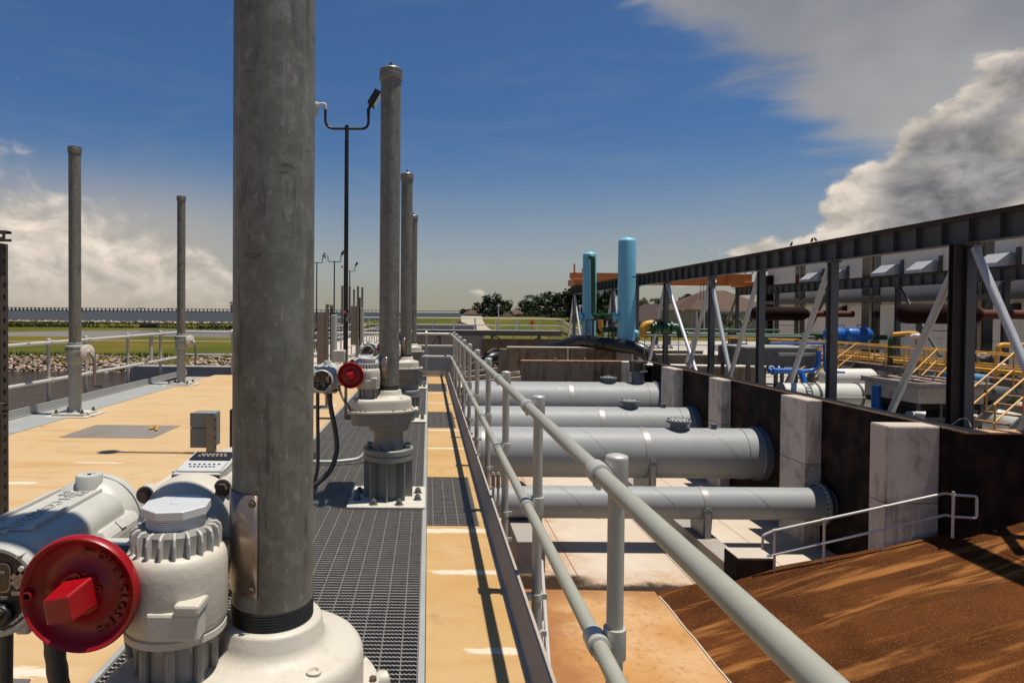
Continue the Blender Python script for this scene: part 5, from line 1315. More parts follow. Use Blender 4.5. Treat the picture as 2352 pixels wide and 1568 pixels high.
mb = MB(); zb, zt = 4.15, 5.15; mb.prism([(0, .55), (1.4, 0), (14.0, 0), (15.4, .35), (15.4, 1.0), (0, 1.0)], (RXF - .5, 55.7, zb), EX, EZ, (0, .55, 0)); mb.build('girder', M['orange'], cb)
mb = MB(); mb.box(RXF - .4, RXF + .4, 54.8, 57.4, RZ1 + .11, zb + .45); mb.build('end_truck', M['orange'], cb, bevel=.03)
mb = MB(); mb.box(RXR - .4, RXR + .5, 54.8, 57.4, RZ1 + .11, zb + .30); mb.build('end_truck', M['orange'], cb, bevel=.03)
mb = MB(); mb.box(20.6, 23.4, 55.1, 55.68, zb + .15, zb + 1.0); mb.build('trolley', M['orange'], cb, bevel=.02)
mb = MB(); mb.box(21.2, 22.1, 55.6, 56.3, zb + 1.01, zb + 1.45); mb.build('hoist_box', M['orange'], cb, bevel=.04)
mb = MB(); mb.box(25.3, 26.8, 55.0, 55.68, zb + .1, zb + .95); mb.build('drive_cabinet', M['orange'], cb, bevel=.02)
mb = MB(); mb.box(24.0, 24.5, 55.62, 55.69, zb + .62, zb + .82); mb.build('sign_plate', M['print'], cb)
for x in (12.4, 13.1, 14.0): mb = MB(); mb.box(x - .06, x + .06, 55.7, 55.82, zb + .9, zb + 1.75 - (.4 if x > 12.5 else .0)); mb.build('rail_post', M['orange'], cb)
for x in (24.6, 25.3, 26.0, 26.7, 27.3): mb = MB(); mb.box(x - .035, x + .035, 55.2, 55.27, zb + .95, zb + 1.55); mb.build('rail_post', M['orange'], cb)
mb = MB(); mb.box(24.6, 27.3, 55.2, 55.27, zb + 1.5, zb + 1.57); mb.build('hand_rail', M['orange'], cb)
mb = MB(); mb.tube([(23.0, 55.3, zb + .15), (23.0, 55.3, 2.9)], .03, 6); mb.tube([(23.25, 55.3, zb + .15), (23.25, 55.3, 2.9)], .03, 6); mb.build('hoist_rope', M['steel_dark'], cb)['kind'] = 'stuff'
# birds on the runway
def bird(px, py, lab, flip=1):
    Y = RXF*1502/(px - 984); p = Vector((RXF + .02, Y, RZ1 + .10)); s = flip
    t = thing('bird', lab, 'bird', p, 'birds on the crane runway')
    mb = MB(); pts = [p + Vector((0, s*.15, .05))*.65, p + Vector((0, s*.08, .07))*.65, p + Vector((0, 0, .12))*.65, p + Vector((0, -s*.05, .17))*.65, p + Vector((0, -s*.07, .22))*.65, p + Vector((0, -s*.10, .235))*.65, p + Vector((0, -s*.145, .225))*.65]
    mb.tube(pts, [.006, .015, .036, .033, .020, .018, .003], 10); mb.build('body', M['bird'], t)
    for k in (-1, 1): mb = MB(); mb.cyl(p + Vector((k*.018, 0, 0)), p + Vector((k*.018, 0, .09)), .006, n=5); mb.build('leg', M['bird'], t)
bird(1813, 567, 'lone dark bird perched left of the pair on the crane runway'); bird(1860, 558, 'left bird of the pair perched on the crane runway'); bird(1869, 557, 'right bird of the pair perched on the crane runway', -1)

# ------------------------------------------------------------------ precast building
BX, BY0, BY1, BZ = 29.0, 19.5, 56.0, 5.75
pb = thing('pump_building', 'long beige precast panel building behind the rear crane runway', 'building', (BX, BY0, GZ))
mb = MB(); mb.box(BX + .06, BX + 14, BY0, BY1, GZ, BZ - .1); mb.build('core_wall', M['panel'], pb)
wins = [(33.6, 35.2), (42.0, 43.8), (50.4, 51.8)]
y = BY0
rows = [(GZ, .42), (.44, 2.42), (2.95, BZ)]
cuts = [BY0]
for a, b in wins: cuts += [a, b]
cuts.append(BY1)
for i in range(0, len(cuts), 2):
    a, b = cuts[i], cuts[i+1]; n = max(1, round((b - a)/1.55)); w = (b - a)/n
    for k in range(n):
        for z0, z1 in rows:
            mb = MB(); mb.box(BX, BX + .058, a + k*w + .012, a + (k+1)*w - .012, z0 + .01, z1 - .01); mb.build('panel', M['panel'], pb)
for a, b in wins:
    mb = MB(); mb.box(BX + .02, BX + .058, a, b, GZ + .8, BZ - .1); wn = mb.build('window', M['window_dark'], pb)
    mb = MB(); mb.box(BX - .03, BX + .018, (a+b)/2 - .12, (a+b)/2 + .12, GZ + .8, BZ - .1); mb.build('mullion', M['mullion'], wn)
    for z0, z1 in ((-.55, -.15), (3.0, 3.6)):
        for y0, y1 in ((a + .1, (a+b)/2 - .16), ((a+b)/2 + .16, b - .1)): mb = MB(); mb.box(BX - .02, BX + .018, y0, y1, z0, z1); mb.build('spandrel', M['steel_grey'], wn)
mb = MB(); mb.box(BX - .6, BX - .002, BY0, BY1, 2.55, 2.84); mb.build('canopy', M['steel_grey'], pb)
mb = MB(); mb.box(BX - .06, BX + .5, BY0, BY1, BZ + .001, BZ + .10); mb.build('coping', M['hood'], pb)
for y in (22.8, 28.2, 33.0, 37.9, 40.9, 46.1, 48.9):
    mb = MB(); mb.prism([(0,0),(.95,0),(.95,.22),(.30,.72),(0,.72)], (BX - .002, y - .65, 4.14), (-1,0,0), EZ, (0,1.3,0)); hd = mb.build('louvre_hood', M['hood'], pb)
    mb = MB(); mb.box(BX - .12, BX - .004, y - .95, y - .76, 4.0, 5.1); mb.build('hood_frame', M['steel_grey'], hd)
for y in (25.0, 29.2, 32.2, 36.0, 38.9, 45.5): mb = MB(); mb.prism([(0,0),(.34,.08),(.34,.30),(0,.42)], (BX - .002, y - .2, 1.95), (-1,0,0), EZ, (0,.4,0)); mb.build('wall_lamp', M['lamp_black'], pb)
mb = MB(); mb.box(BX - .5, BX + .0, 55.0, 56.0, GZ, 5.0); mb.build('corner_post', M['rust'], pb)
mb = MB(); mb.box(BX - .05, BX - .002, 20.2, 20.6, 5.1, 5.4); mb.build('wall_sign', M['nameplate'], pb)

# rusty silencers
def silencer(y, lab):
    t = thing('exhaust_silencer', lab, 'silencer', (21.6, y, GZ), 'rusty exhaust silencers'); z, r = 1.78, .46
    mb = MB(); mb.lathe([(0,0),(.18,.03),(.34,.12),(.43,.27),(.46,.45),(.46,3.3),(.42,3.5),(.26,3.72),(.24,3.75)], (21.5, y, z), EX, n=30); mb.build('shell', M['rust'], t)
    mb = MB(); mb.lathe([(.30,0),(.30,.08)], (25.2, y, z), EX, n=24); mb.cyl((25.2, y, z), (28.3, y, z), .21, n=20); mb.build('tail_pipe', M['rust_bright'], t)
    mb = MB(); mb.lathe([(.34,0),(.36,.02),(.36,.08),(.34,.1)], (25.0, y, z), EX, n=24); mb.build('flange', M['rust_bright'], t)
    for x in (22.5, 24.5):
        mb = MB(); mb.beam((x, y, GZ), (x, y, z - .4), .16, .16, up=(0,1,0)); mb.build('support_leg', M['steel_dark'], t)
    mb = MB(); mb.tube([(22.4, y - .3, z - .4), (22.4, y - .3, z - .75), (24.3, y - .3, z - .78)], .02, 6); mb.build('drain_pipe', M['steel_dark'], t)
silencer(30.0, 'right hand rusty horizontal exhaust silencer beside the building'); silencer(43.6, 'left hand rusty horizontal exhaust silencer farther along the building')

# blue air tanks on a steel table
tb = thing('tank_table', 'pale steel table under the two blue tanks', 'steel frame', (23, 40, GZ)); q = at(1850, 792, 40); qe = at(2035, 792, 40)
mb = MB(); mb.box(q.x, qe.x, 39.4, 40.7, q.z - .22, q.z); mb.build('table_top', M['steel_pale'], tb)
for x in (q.x + .2, (q.x+qe.x)/2, qe.x - .2):
    mb = MB(); mb.beam((x, 39.6, GZ), (x, 39.6, q.z - .22), .2, .2, up=(0,1,0)); mb.build('leg', M['steel_pale'], tb)
for s_ in (-1, 1):
    xm = (q.x+qe.x)/2; mb = MB(); mb.beam((xm, 39.55, q.z - .25), (xm + s_*1.5, 39.55, GZ), .08, .08); mb.build('diagonal', M['steel_pale'], tb)
def capsule(name, lab, a, b, r, m, cat='tank', group=None, legs=0.0):
    a, b = Vector(a), Vector(b); L = (b - a).length; t = thing(name, lab, cat, a, group); pr = [(0, 0)]
    for k in range(1, 7): th = k*PI/12; pr.append((r*math.sin(th), r*.62*(1 - math.cos(th))))
    pr2 = [(rr, L - hh) for rr, hh in reversed(pr)]
    mb = MB(); mb.lathe(pr + pr2, a, b - a, n=32, cap=False); mb.build('shell', M[m], t, angle=60)
    return t
for k, (p0, p1, lab) in enumerate((((1893), (1947), 'left blue air tank on the pale steel table'), (1938, 2002, 'right blue air tank on the pale steel table'))):
    a, b = at(p0, 769, 40 - .3*k), at(p1, 769, 40 - .3*k); b.z = a.z; t = capsule('blue_tank', lab, a, b, .44, 'blue', group='blue air tanks')
    for f in (.3, .75): c = a.lerp(b, f); mb = MB(); mb.box(c.x - .05, c.x + .05, c.y - .25, c.y + .25, q.z + .002, c.z - .2); mb.build('saddle', M['blue'], t)
    c = a.lerp(b, .62); mb = MB(); mb.tube(elbow([c + Vector((-.25,0,.4)), c + Vector((-.25,0,.62)), c + Vector((.3,0,.62)), c + Vector((.3,0,.4))], .05, 3), .03, 8); mb.build('pipe_loop', M['blue'], t)

# ------------------------------------------------------------------ green pipework
def pipe_run(name, label, pts, r, m, cat='pipe', flanges=(), rad=.3, fm=None, group=None, n=14):
    pts = [Vector(p) for p in pts]; t = thing(name, label, cat, pts[0], group)
    mb = MB(); mb.tube(elbow(pts, rad, 6) if len(pts) > 2 else pts, r, n); mb.build('pipe_wall', M[m], t)
    for i, f in flanges:
        a = pts[i].lerp(pts[i+1], f); mb = MB(); mb.lathe([(r*1.02,-.04),(r*1.5,-.04),(r*1.5,.04),(r*1.02,.04)], a, pts[i+1] - pts[i], n=16); mb.build('flange', M[fm or m], t)
    return t
YG = 41.0
g1 = pipe_run('green_pipe', 'long horizontal green pipe running behind the columns to the blue tanks', [at(1462, 767, YG), at(2035, 775, YG)], .165, 'green', flanges=[(0, .2), (0, .66), (0, .72)])
pipe_run('green_upper_pipe', 'thinner green pipe just above the long green pipe', [at(1545, 757, 34.6), at(1790, 759, 34.6)], .07, 'green')
pipe_run('green_branch', 'sloping green branch pipe left of the blue tanks', [at(1850, 768, 40.6), at(1885, 770, 40.6), at(1915, 800, 40.6), at(1930, 830, 40.6)], .15, 'green', rad=.2)
pipe_run('green_lower_branch', 'sloping green branch pipe behind the second column', [at(1755, 775, 33.9), at(1815, 820, 33.9)], .09, 'green')
vg = thing('valve_group', 'green valve body with yellow elbow beside the right cyan tank', 'valve', at(1520, 752, 35))
mb = MB(); mb.tube(elbow([at(1476, 775, 34.4), at(1477, 745, 34.4), at(1510, 743, 34.4), at(1520, 743, 34.4)], .5, 6), .20, 16); mb.build('elbow', M['yellow'], vg)
mb = MB(); mb.cyl(at(1497, 752, 34.0), at(1552, 752, 34.0), .24, n=18); mb.build('valve_body', M['green'], vg)
mb = MB(); mb.tube(elbow([at(1545, 752, 34.0), at(1562, 752, 34.0), at(1566, 775, 34.0)], .5, 6), .22, 14); mb.build('outlet', M['green'], vg)
for px in (1503, 1521, 1540): mb = MB(); mb.lathe([(.25,-.04),(.34,-.04),(.34,.04),(.25,.04)], at(px, 752, 34.0), EX, n=18); mb.build('flange', M['green'], vg)
mb = MB(); mb.cyl(at(1516, 752, 34.0), at(1516, 736, 34.0), .07, n=10); mb.ring(at(1516, 734, 34.0), EZ, .18, .025, 16, 6); mb.build('valve_wheel', M['steel_dark'], vg)
pipe_run('yellow_drop_pipe', 'yellow vertical pipe between the two cyan tanks', [at(1379, 735, 40), at(1380, 752, 40), at(1386, 760, 40)], .15, 'yellow', rad=.3)
pipe_run('green_floor_pipe', 'green pipe low between the cyan tanks', [at(1384, 757, 39.5), at(1432, 757, 39.5)], .16, 'green')

# ------------------------------------------------------------------ cyan surge tanks
def surge(px0, px1, ptop, pbot, Y, lab):
    a, b = at(px0, pbot, Y), at(px1, pbot, Y); r = (b.x - a.x)/2; cxx = (a.x + b.x)/2; zb = a.z; zt = at((px0+px1)/2, ptop, Y).z
    t = thing('surge_tank', lab, 'tank', (cxx, Y, zb), 'cyan surge tanks'); H = zt - zb
    pr = [(r, 0), (r, H - r*.5)] + [(r*math.cos(k*PI/14), H - r*.5 + r*.5*math.sin(k*PI/14)) for k in range(1, 8)]
    mb = MB(); mb.lathe(pr, (cxx, Y, zb), n=44); mb.build('shell', M['cyan'], t, angle=50)
    for f in (.38, .62): mb = MB(); mb.lathe([(r+.001,-.02),(r+.012,-.016),(r+.012,.016),(r+.001,.02)], (cxx, Y, zb + H*f), n=44, cap=False); mb.build('weld_ring', M['cyan'], t)
    mb = MB(); mb.box(cxx - r*.8, cxx + r*.8, Y + r*.35, Y + r, GZ, zb - .001); mb.build('pedestal', M['conc'], t)
    return t, cxx, r, zb, zt
sa, ax_, ar, azb, azt = surge(1337, 1368, 578, 772, 42.2, 'shorter cyan tank on the left with a green pipe down its side')
sb, bx_, br_, bzb, bzt = surge(1418, 1458, 545, 780, 39.0, 'taller cyan tank on the right')
for (t, cxx, r, Y, px) in ((sa, ax_, ar, 42.2, 1333), (sb, bx_, br_, 39.0, 1410)):
    c = at(px, 728, Y - .1); mb = MB(); mb.lathe([(.28,-.05),(.30,-.04),(.30,.10),(.2,.14)], c, (1,-.25,0), n=20); mb.cyl(c, (cxx, Y, c.z), .2, n=16); mb.build('manway', M['cyan'], t)
c = at(1461, 766, 38.9); mb = MB(); mb.lathe([(.22,-.1),(.24,0),(.16,.14)], c, EX, n=18); mb.build('outlet_nozzle', M['cyan'], sb)
pipe_run('green_down_pipe', 'green pipe running down between the cyan tanks from the top of the left one', [at(1352, 590, 41.6), at(1362, 590, 41.5), at(1363, 727, 41.4), at(1412, 724, 39.6)], .15, 'green', flanges=[(2, .15), (2, .5)], rad=.35)
pf = thing('platform_frame', 'thin dark steel platform frame in front of the cyan tanks', 'steel frame', at(1362, 770, 40.2))
mb = MB(); mb.beam(at(1346, 735, 40.2), at(1425, 736, 40.2), .06, .06); mb.build('platform_rail', M['steel_grey'], pf)
for px in (1347, 1362, 1398): mb = MB(); mb.beam(at(px, 735, 40.2), at(px, 790, 40.2), .07 + .06*(px == 1362), .07, up=(0,1,0)); mb.build('platform_post', M['steel_grey'], pf)
mb = MB(); mb.box(at(1362, 728, 40.4).x, at(1420, 728, 40.4).x, 40.3, 40.9, at(1362, 731, 40.4).z - .1, at(1362, 731, 40.4).z); mb.build('platform_deck', M['steel_dark'], pf)
vb = thing('small_valve', 'small dark valve standing on the black pipe', 'valve', at(1352, 775, 40.4))
mb = MB(); mb.lathe([(.14,0),(.14,.06),(.08,.10),(.08,.25),(.13,.30),(.13,.36),(.03,.4),(.03,.7)], at(1352, 782, 40.4), n=14); mb.build('body', M['steel_dark'], vb)

# ------------------------------------------------------------------ yard walls, railings, machinery
def ywall(px0, px1, ptop, Y, lab, m='wall_mid', d=.4, cap='conc_pale'):
    a, b = at(px0, ptop, Y), at(px1, ptop, Y); mb = MB(); mb.box(a.x, b.x, Y, Y + d, GZ - .2, a.z); o = tag(mb.build('basin_wall', M[m]), lab, 'wall')
    mb = MB(); mb.box(a.x - .03, b.x + .03, Y - .05, Y + d + .05, a.z + .001, a.z + .05); mb.build('wall_cap', M[cap], o); return o
ywall(1490, 1700, 815, 40.0, 'upper brown basin wall behind the first galvanised braces', 'conc_brown')
ywall(1480, 1760, 840, 33.0, 'lower brown basin wall behind the first galvanised braces', 'conc_brown')
mb = MB(); a, b = at(1480, 838, 32.9), at(1760, 842, 32.9); mb.cyl(a, b, .06, n=10); tag(mb.build('white_line_pipe', M['alu_white']), 'thin white pipe along the lower brown basin wall', 'pipe')
ywall(1500, 1615, 806, 41.5, 'pale equipment plinth beside the right cyan tank', 'conc_pale')
mb = MB(); a = at(1480, 812, 44); mb.box(a.x, at(1700, 812, 44).x, 44, 50, GZ, a.z); tag(mb.build('equipment_slab', M['conc_pale'], bevel=.02), 'wide pale concrete slab among the columns', 'slab')
for k, px in enumerate((1503, 1532, 1680)):
    mb = MB(); a = at(px, 800, 41); mb.lathe([(.38,0),(.30,.15),(.22,.2),(.22,1.0),(.3,1.05)], (a.x, 41, a.z), n=18); tag(mb.build('equipment_post', M['steel_grey']), ['left', 'middle', 'right'][k] + ' grey equipment post below the long green pipe', 'post', 'equipment posts below the green pipe')
r0 = at(1480, 813, 37.0); r1 = at(1870, 818, 37.0)
rail_line('yard_railing', 'long pale tube railing below the green pipe', [(r0.x, 37, r0.z), (r1.x, 37, r0.z)], r0.z*0 + 1.07, 'steel_pale', .026, (.5,), 1.9)
for k in range(5):
    a = at(1500 + 55*k, 836, 39.0); mb = MB(); mb.box(a.x - .15, a.x + .15, 38.9, 39.1, GZ, a.z); tag(mb.build('beam_stub', M['steel_grey']), ['first', 'second', 'third', 'fourth', 'fifth'][k] + ' short grey stub post from the left behind the pale railing', 'post', 'short stub posts behind the railing')
# parked white van roof beyond
mb = MB(); a = at(1700, 815, 60); mb.prism([(-1.9,0),(1.9,0),(1.9,.5),(1.1,.62),(.7,1.05),(-1.5,1.05),(-1.9,.7)], (a.x, 60, GZ + .3), EX, EZ, (0,1.8,0)); vn = tag(mb.build('white_van', M['trim'], bevel=.08), 'white vehicle parked beyond the pale railing', 'van')
for x in (-1.2, 1.2): mb = MB(); mb.cyl((a.x + x, 59.97, GZ + .33), (a.x + x, 60.2, GZ + .33), .33, n=16); mb.build('wheel', M['rubber'], vn)
mb = MB(); mb.prism([(-1.3,.68),(.7,.68),(.5,.98),(-1.3,.98)], (a.x, 59.985, GZ + .3), EX, EZ, (0,.02,0)); mb.build('side_window', M['window_dark'], vn)

# radiator unit on legs
ru = thing('radiator_unit', 'grey box unit on braced legs behind the second column', 'radiator', (13.0, 27, GZ)); zt = at(1740, 799, 26.6).z; zb = zt - .72
mb = MB(); mb.box(12.95, 15.9, 26.6, 29.2, zb, zt); mb.build('casing', M['steel_grey'], ru, bevel=.02)
mb = MB(); mb.box(14.2, 15.9, 26.45, 26.59, zt - .30, zt - .18); mb.build('casing_rim', M['steel_pale'], ru)
mb = MB(); mb.box(13.0, 15.85, 26.7, 29.1, zt + .001, zt + .03); mb.build('casing_lid', M['steel_pale'], ru)
mb = MB(); mb.box(13.45, 13.6, 26.585, 26.599, zb + .25, zb + .42); mb.build('faded_label', M['print'], ru)
for x in (13.1, 14.25, 15.75):
    for y in (26.75, 29.05): mb = MB(); mb.beam((x, y, GZ), (x, y, zb), .12, .12, up=(0,1,0)); mb.build('leg', M['steel_dark'], ru)
for a, b in (((13.1, GZ), (13.9, zb)), ((14.2, GZ), (13.4, zb)), ((14.3, GZ + .5), (15.0, zb)), ((15.7, GZ + .5), (15.0, zb))): mb = MB(); mb.beam((a[0], 26.7, a[1]), (b[0], 26.7, b[1]), .07, .07); mb.build('leg_brace', M['steel_grey'], ru)
pipe_run('blue_tee_pipe', 'bright blue pipe with a bent tee under the radiator unit', [at(1765, 851, 26.2), at(1830, 851, 26.2), at(1842, 856, 26.2), at(1848, 880, 26.0)], .11, 'blue', rad=.25, flanges=[(0, .15)])
pipe_run('blue_side_pipe', 'blue pipe running right from the tee to a blue valve', [at(1835, 853, 26.3), at(1868, 851, 26.3), at(1880, 838, 26.3), at(1881, 805, 26.3)], .09, 'blue', rad=.2)
pipe_run('blue_top_line', 'thin blue line crossing above the radiator unit and dropping beside it', [at(1770, 788, 27), at(1893, 788, 27), at(1894, 853, 27), at(1940, 855, 27)], .045, 'blue', rad=.1)
for k, px in enumerate((1770, 1795)): mb = MB(); a = at(px, 806, 29); mb.beam(a, a + Vector((0,0,.45)), .04, .04, up=(0,1,0)); mb.beam(a + Vector((0,0,.43)), a + Vector((1.2,0,.43)), .04, .04); tag(mb.build('yellow_stub_rail', M['yellow']), ['left', 'right'][k] + ' short yellow handrail on top of the radiator unit', 'railing', 'short yellow handrails')

# cream pipe
cp = thing('cream_pipe', 'large cream pipe with dark bands just behind the pit wall', 'pipe', (12.0, 22, GZ)); a = at(1880, 909, 22); r = .43
mb = MB(); mb.lathe([(r,0),(r,3.2),(r*.97,3.28),(r*.85,3.33)], (11.9, 22, a.z), EX, n=44); mb.build('pipe_wall', M['cream_pipe'], cp)
for px in (1790, 1870, 1965): c = at(px, 909, 22); mb = MB(); mb.lathe([(r+.001,-.03),(r+.03,-.03),(r+.03,.03),(r+.001,.03)], (c.x, 22, a.z), EX, n=44, cap=False); mb.build('band', M['steel_dark'], cp)
mb = MB(); mb.cyl((12.2, 21.5, a.z + .02), (15.2, 21.5, a.z + .02), .012, n=6); mb.build('tracer_line', M['trim'], cp)
for px in (1838, 1850): c = at(px, 909, 22); mb = MB(); mb.lathe([(r+.001,-.012),(r+.02,-.012),(r+.02,.012),(r+.001,.012)], (c.x, 22, a.z), EX, n=44, cap=False); mb.build('ladder_hoop', M['steel_dark'], cp)
for k in range(6): ang = R(95 + 13*k); mb = MB(); mb.cyl((at(1838, 909, 22).x, 22 - (r+.02)*math.cos(ang - PI/2)*1.0, a.z + (r+.02)*math.sin(PI - ang)), (at(1851, 909, 22).x, 22 - (r+.02)*math.cos(ang - PI/2), a.z + (r+.02)*math.sin(PI - ang)), .012, n=5); mb.build('rung', M['steel_dark'], cp)
capsule('cream_drum', 'cream pipe end showing low at the right behind the tower', at(2262, 965, 19.5), at(2352, 985, 19.5), .42, 'cream_pipe', 'pipe')
capsule('white_drum', 'white drum lying behind the cream pipe', at(1885, 868, 29), at(2010, 868, 29), .42, 'trim', 'drum')

# cooling tower with rusty top frame
ct = thing('cooling_tower', 'white cooling tower box with a rusty steel frame on top', 'cooling tower', (13.4, 17.9, GZ)); x0, x1, y0, y1 = 13.45, 15.25, 17.9, 20.1; zt = at(2180, 893, 17.8).z
mb = MB(); mb.box(x0, x1, y0, y1, zt - .42, zt - .002); mb.build('upper_casing', M['rust_frame'], ct)
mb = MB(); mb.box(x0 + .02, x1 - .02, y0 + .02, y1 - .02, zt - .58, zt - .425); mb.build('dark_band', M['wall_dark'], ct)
mb = MB(); mb.box(x0 + .15, x1 - .15, y0 + .15, y1 - .1, GZ, zt - .585); mb.build('lower_casing', M['window_dark'], ct)
for x in (x0 + .05, 14.1, 14.7, x1 - .05): mb = MB(); mb.beam((x, y0 + .04, GZ), (x, y0 + .04, zt - .43), .07, .07, up=(0,1,0)); mb.build('post', M['steel_grey'], ct)
for z in (zt - .85, zt - 1.25): mb = MB(); mb.beam((x0, y0 + .02, z), (x1, y0 + .02, z), .05, .09); mb.build('cross_bar', M['steel_grey'], ct)
mb = MB(); x = x0 + .1
while x < x1: mb.box(x - .004, x + .004, y0 + .07, y0 + .078, GZ, zt - .86); x += .045
mb.build('mesh_screen', M['steel_pale'], ct)['kind'] = 'stuff'
for (a, b) in (((x0-.12,y0-.1),(x1+.2,y0-.1)), ((x0-.12,y1),(x1+.2,y1)), ((x0-.1,y0-.1),(x0-.1,y1)), ((x1+.15,y0-.1),(x1+.15,y1)), ((14.1,y0),(14.1,y1)), ((14.7,y0),(14.7,y1)), ((x0,19.0),(x1,19.0))):
    mb = MB(); mb.ibeam((a[0], a[1], zt + .075), (b[0], b[1], zt + .075), .1, .15, .012); mb.build('frame_beam', M['rust_frame'], ct)
for x in (13.6, 14.15, 14.75): mb = MB(); mb.beam((x, y0, zt + .16), (x + .35, y1, zt + .16), .05, .03); mb.build('frame_bar', M['rust_bright'], ct)
mb = MB(); mb.box(14.75, 14.91, y0 - .012, y0 - .002, zt - .24, zt - .10); mb.build('faded_label', M['nameplate'], ct)
mb = MB(); mb.cyl((x0 + .0, y0 + 1.6, GZ), (x0 - .05, y0 + 1.6, zt - .1), .14, n=14); mb.build('blue_riser', M['blue'], ct)
capsule('blue_cylinder', 'long pale blue cylinder lying on the cooling tower frame', at(2168, 861, 20.6), at(2271, 873, 20.2), .165, 'blue_pale', 'cylinder')

# ------------------------------------------------------------------ yellow walkways
def walkway(label, p0, p1, w, h=1.05, step=1.05):
    p0, p1 = Vector(p0), Vector(p1); d = (p1 - p0).normalized(); s = Vector((d.y, -d.x, 0)); t = thing('walkway', label, 'walkway', p0, 'yellow railed walkways')
    mb = MB(); mb.beam(p0 - Vector((0,0,.03)), p1 - Vector((0,0,.03)), w, .04); mb.build('floor_plate', M['walkway'], t)
    for k in (-1, 1):
        mb = MB(); o = s*k*(w/2 + .02); mb.beam(p0 + o - Vector((0,0,.1)), p1 + o - Vector((0,0,.1)), .03, .26); mb.build('stringer', M['steel_grey'], t)
        rail_line('', '', [p0 + o, p1 + o], h, 'yellow', .028, (.5,), step, parent=t)
    n = int((p1-p0).length/3) + 1
    for k in range(n + 1):
        q = p0.lerp(p1, k/n); mb = MB(); mb.beam(Vector((q.x, q.y, GZ)), q - Vector((0,0,.2)), .14, .14, up=(0,1,0)); mb.build('support_leg', M['steel_grey'], t)
        if k < n: q2 = p0.lerp(p1, (k+.5)/n); mb = MB(); mb.beam(Vector((q.x, q.y, GZ)), q2 - Vector((0,0,.2)), .06, .06); mb.build('leg_brace', M['steel_pale'], t)
    return t
def stairs(label, top, bottom, w):
    top, bottom = Vector(top), Vector(bottom); d = bottom - top; dh = Vector((d.x, d.y, 0)).normalized(); s = Vector((dh.y, -dh.x, 0)); t = thing('stairs', label, 'stairs', bottom, 'yellow railed stairs')
    for k in (-1, 1):
        o = s*k*w/2; mb = MB(); mb.beam(top + o - Vector((0,0,.08)), bottom + o - Vector((0,0,.08)), .04, .22); mb.build('stringer', M['steel_grey'], t)
        for nm, z in (('top_rail', .95), ('mid_rail', .5)): mb = MB(); mb.cyl(top + o + Vector((0,0,z)), bottom + o + Vector((0,0,z)), .022, n=8); mb.build(nm, M['yellow'], t)
        for f in (.02, .5, .98): q = top.lerp(bottom, f) + o; mb = MB(); mb.cyl(q, q + Vector((0,0,.95)), .022, n=8); mb.build('post', M['yellow'], t)
    n = max(4, int(abs(d.z)/.19))
    for k in range(1, n): q = top.lerp(bottom, k/n); mb = MB(); mb.obox(q, s*w/2, dh*.12, Vector((0,0,.015))); mb.build('tread', M['walkway'], t)
    return t
WZ = -.58
walkway('long yellow railed walkway crossing the yard behind the cooling tower', (21.0, 36.0, WZ), (21.0, 20.2, WZ), 1.0, .88, 1.15)
walkway('short yellow railed walkway running left behind the tall columns', (20.3, 36.0, WZ + .02), (17.6, 38.5, WZ + .02), .9, .88)
def stair_to(lab, p0, p1): stairs(lab, p0, p1, .85)
stair_to('yellow railed stairs left of the long walkway', (20.4, 31.8, WZ), (17.4, 29.8, GZ + .4))
stair_to('yellow railed stairs in the middle of the long walkway', (20.45, 25.6, WZ), (17.9, 24.0, GZ + .4))
stair_to('yellow railed stairs at the right edge, below the crossing braces', at(2372, 893, 17.2), at(2238, 1010, 16.6))
pipe_run('yellow_hook_pipe', 'tall yellow pipe with a bent top behind the long walkway', [at(2050, 768, 29), at(2080, 765, 29), at(2110, 765, 29), at(2111, 850, 29)], .09, 'yellow', rad=.2, flanges=[(2, .55)])
pipe_run('yellow_bend_pipe', 'yellow pipe bending towards the right edge above the walkway', [at(2294, 812, 26), at(2294, 792, 26), at(2400, 793, 26)], .10, 'yellow', rad=.25, flanges=[(0, .1)])
pipe_run('yellow_low_pipe', 'yellow pipe along the far side of the long walkway', [at(1870, 812, 37), at(1990, 822, 34.5), at(2130, 836, 29.5), at(2352, 858, 24.5)], .09, 'yellow', rad=.5)
pipe_run('green_hook_pipe', 'dark green bent pipe behind the sloping brace', [at(2044, 838, 30), at(2046, 775, 30), at(2075, 768, 30)], .11, 'green', rad=.2)
for k, (px, py, Y) in enumerate(((2052, 832, 33), (2190, 838, 30), (2280, 842, 27.5))):
    c = at(px, py, Y); t = thing('green_valve', ['green valve with dark handwheel behind the long walkway', 'green valve half hidden by the double column', 'green valve below the white wrapped fitting'][k], 'valve', c, 'green valves behind the walkway')
    mb = MB(); mb.cyl(c - Vector((.4,0,0)), c + Vector((.4,0,0)), .13, n=16); mb.build('valve_body', M['green'], t)
    for s_ in (-.36, 0, .36): mb = MB(); mb.lathe([(.13,-.03),(.2,-.03),(.2,.03),(.13,.03)], c + Vector((s_,0,0)), EX, n=16); mb.build('flange', M['green'], t)
    mb = MB(); mb.cyl(c, c + Vector((0,0,.42)), .06, n=10); mb.ring(c + Vector((0,-.05,.5)), (0,-1,.3), .16, .02, 18, 6); mb.build('valve_wheel', M['steel_dark'], t)
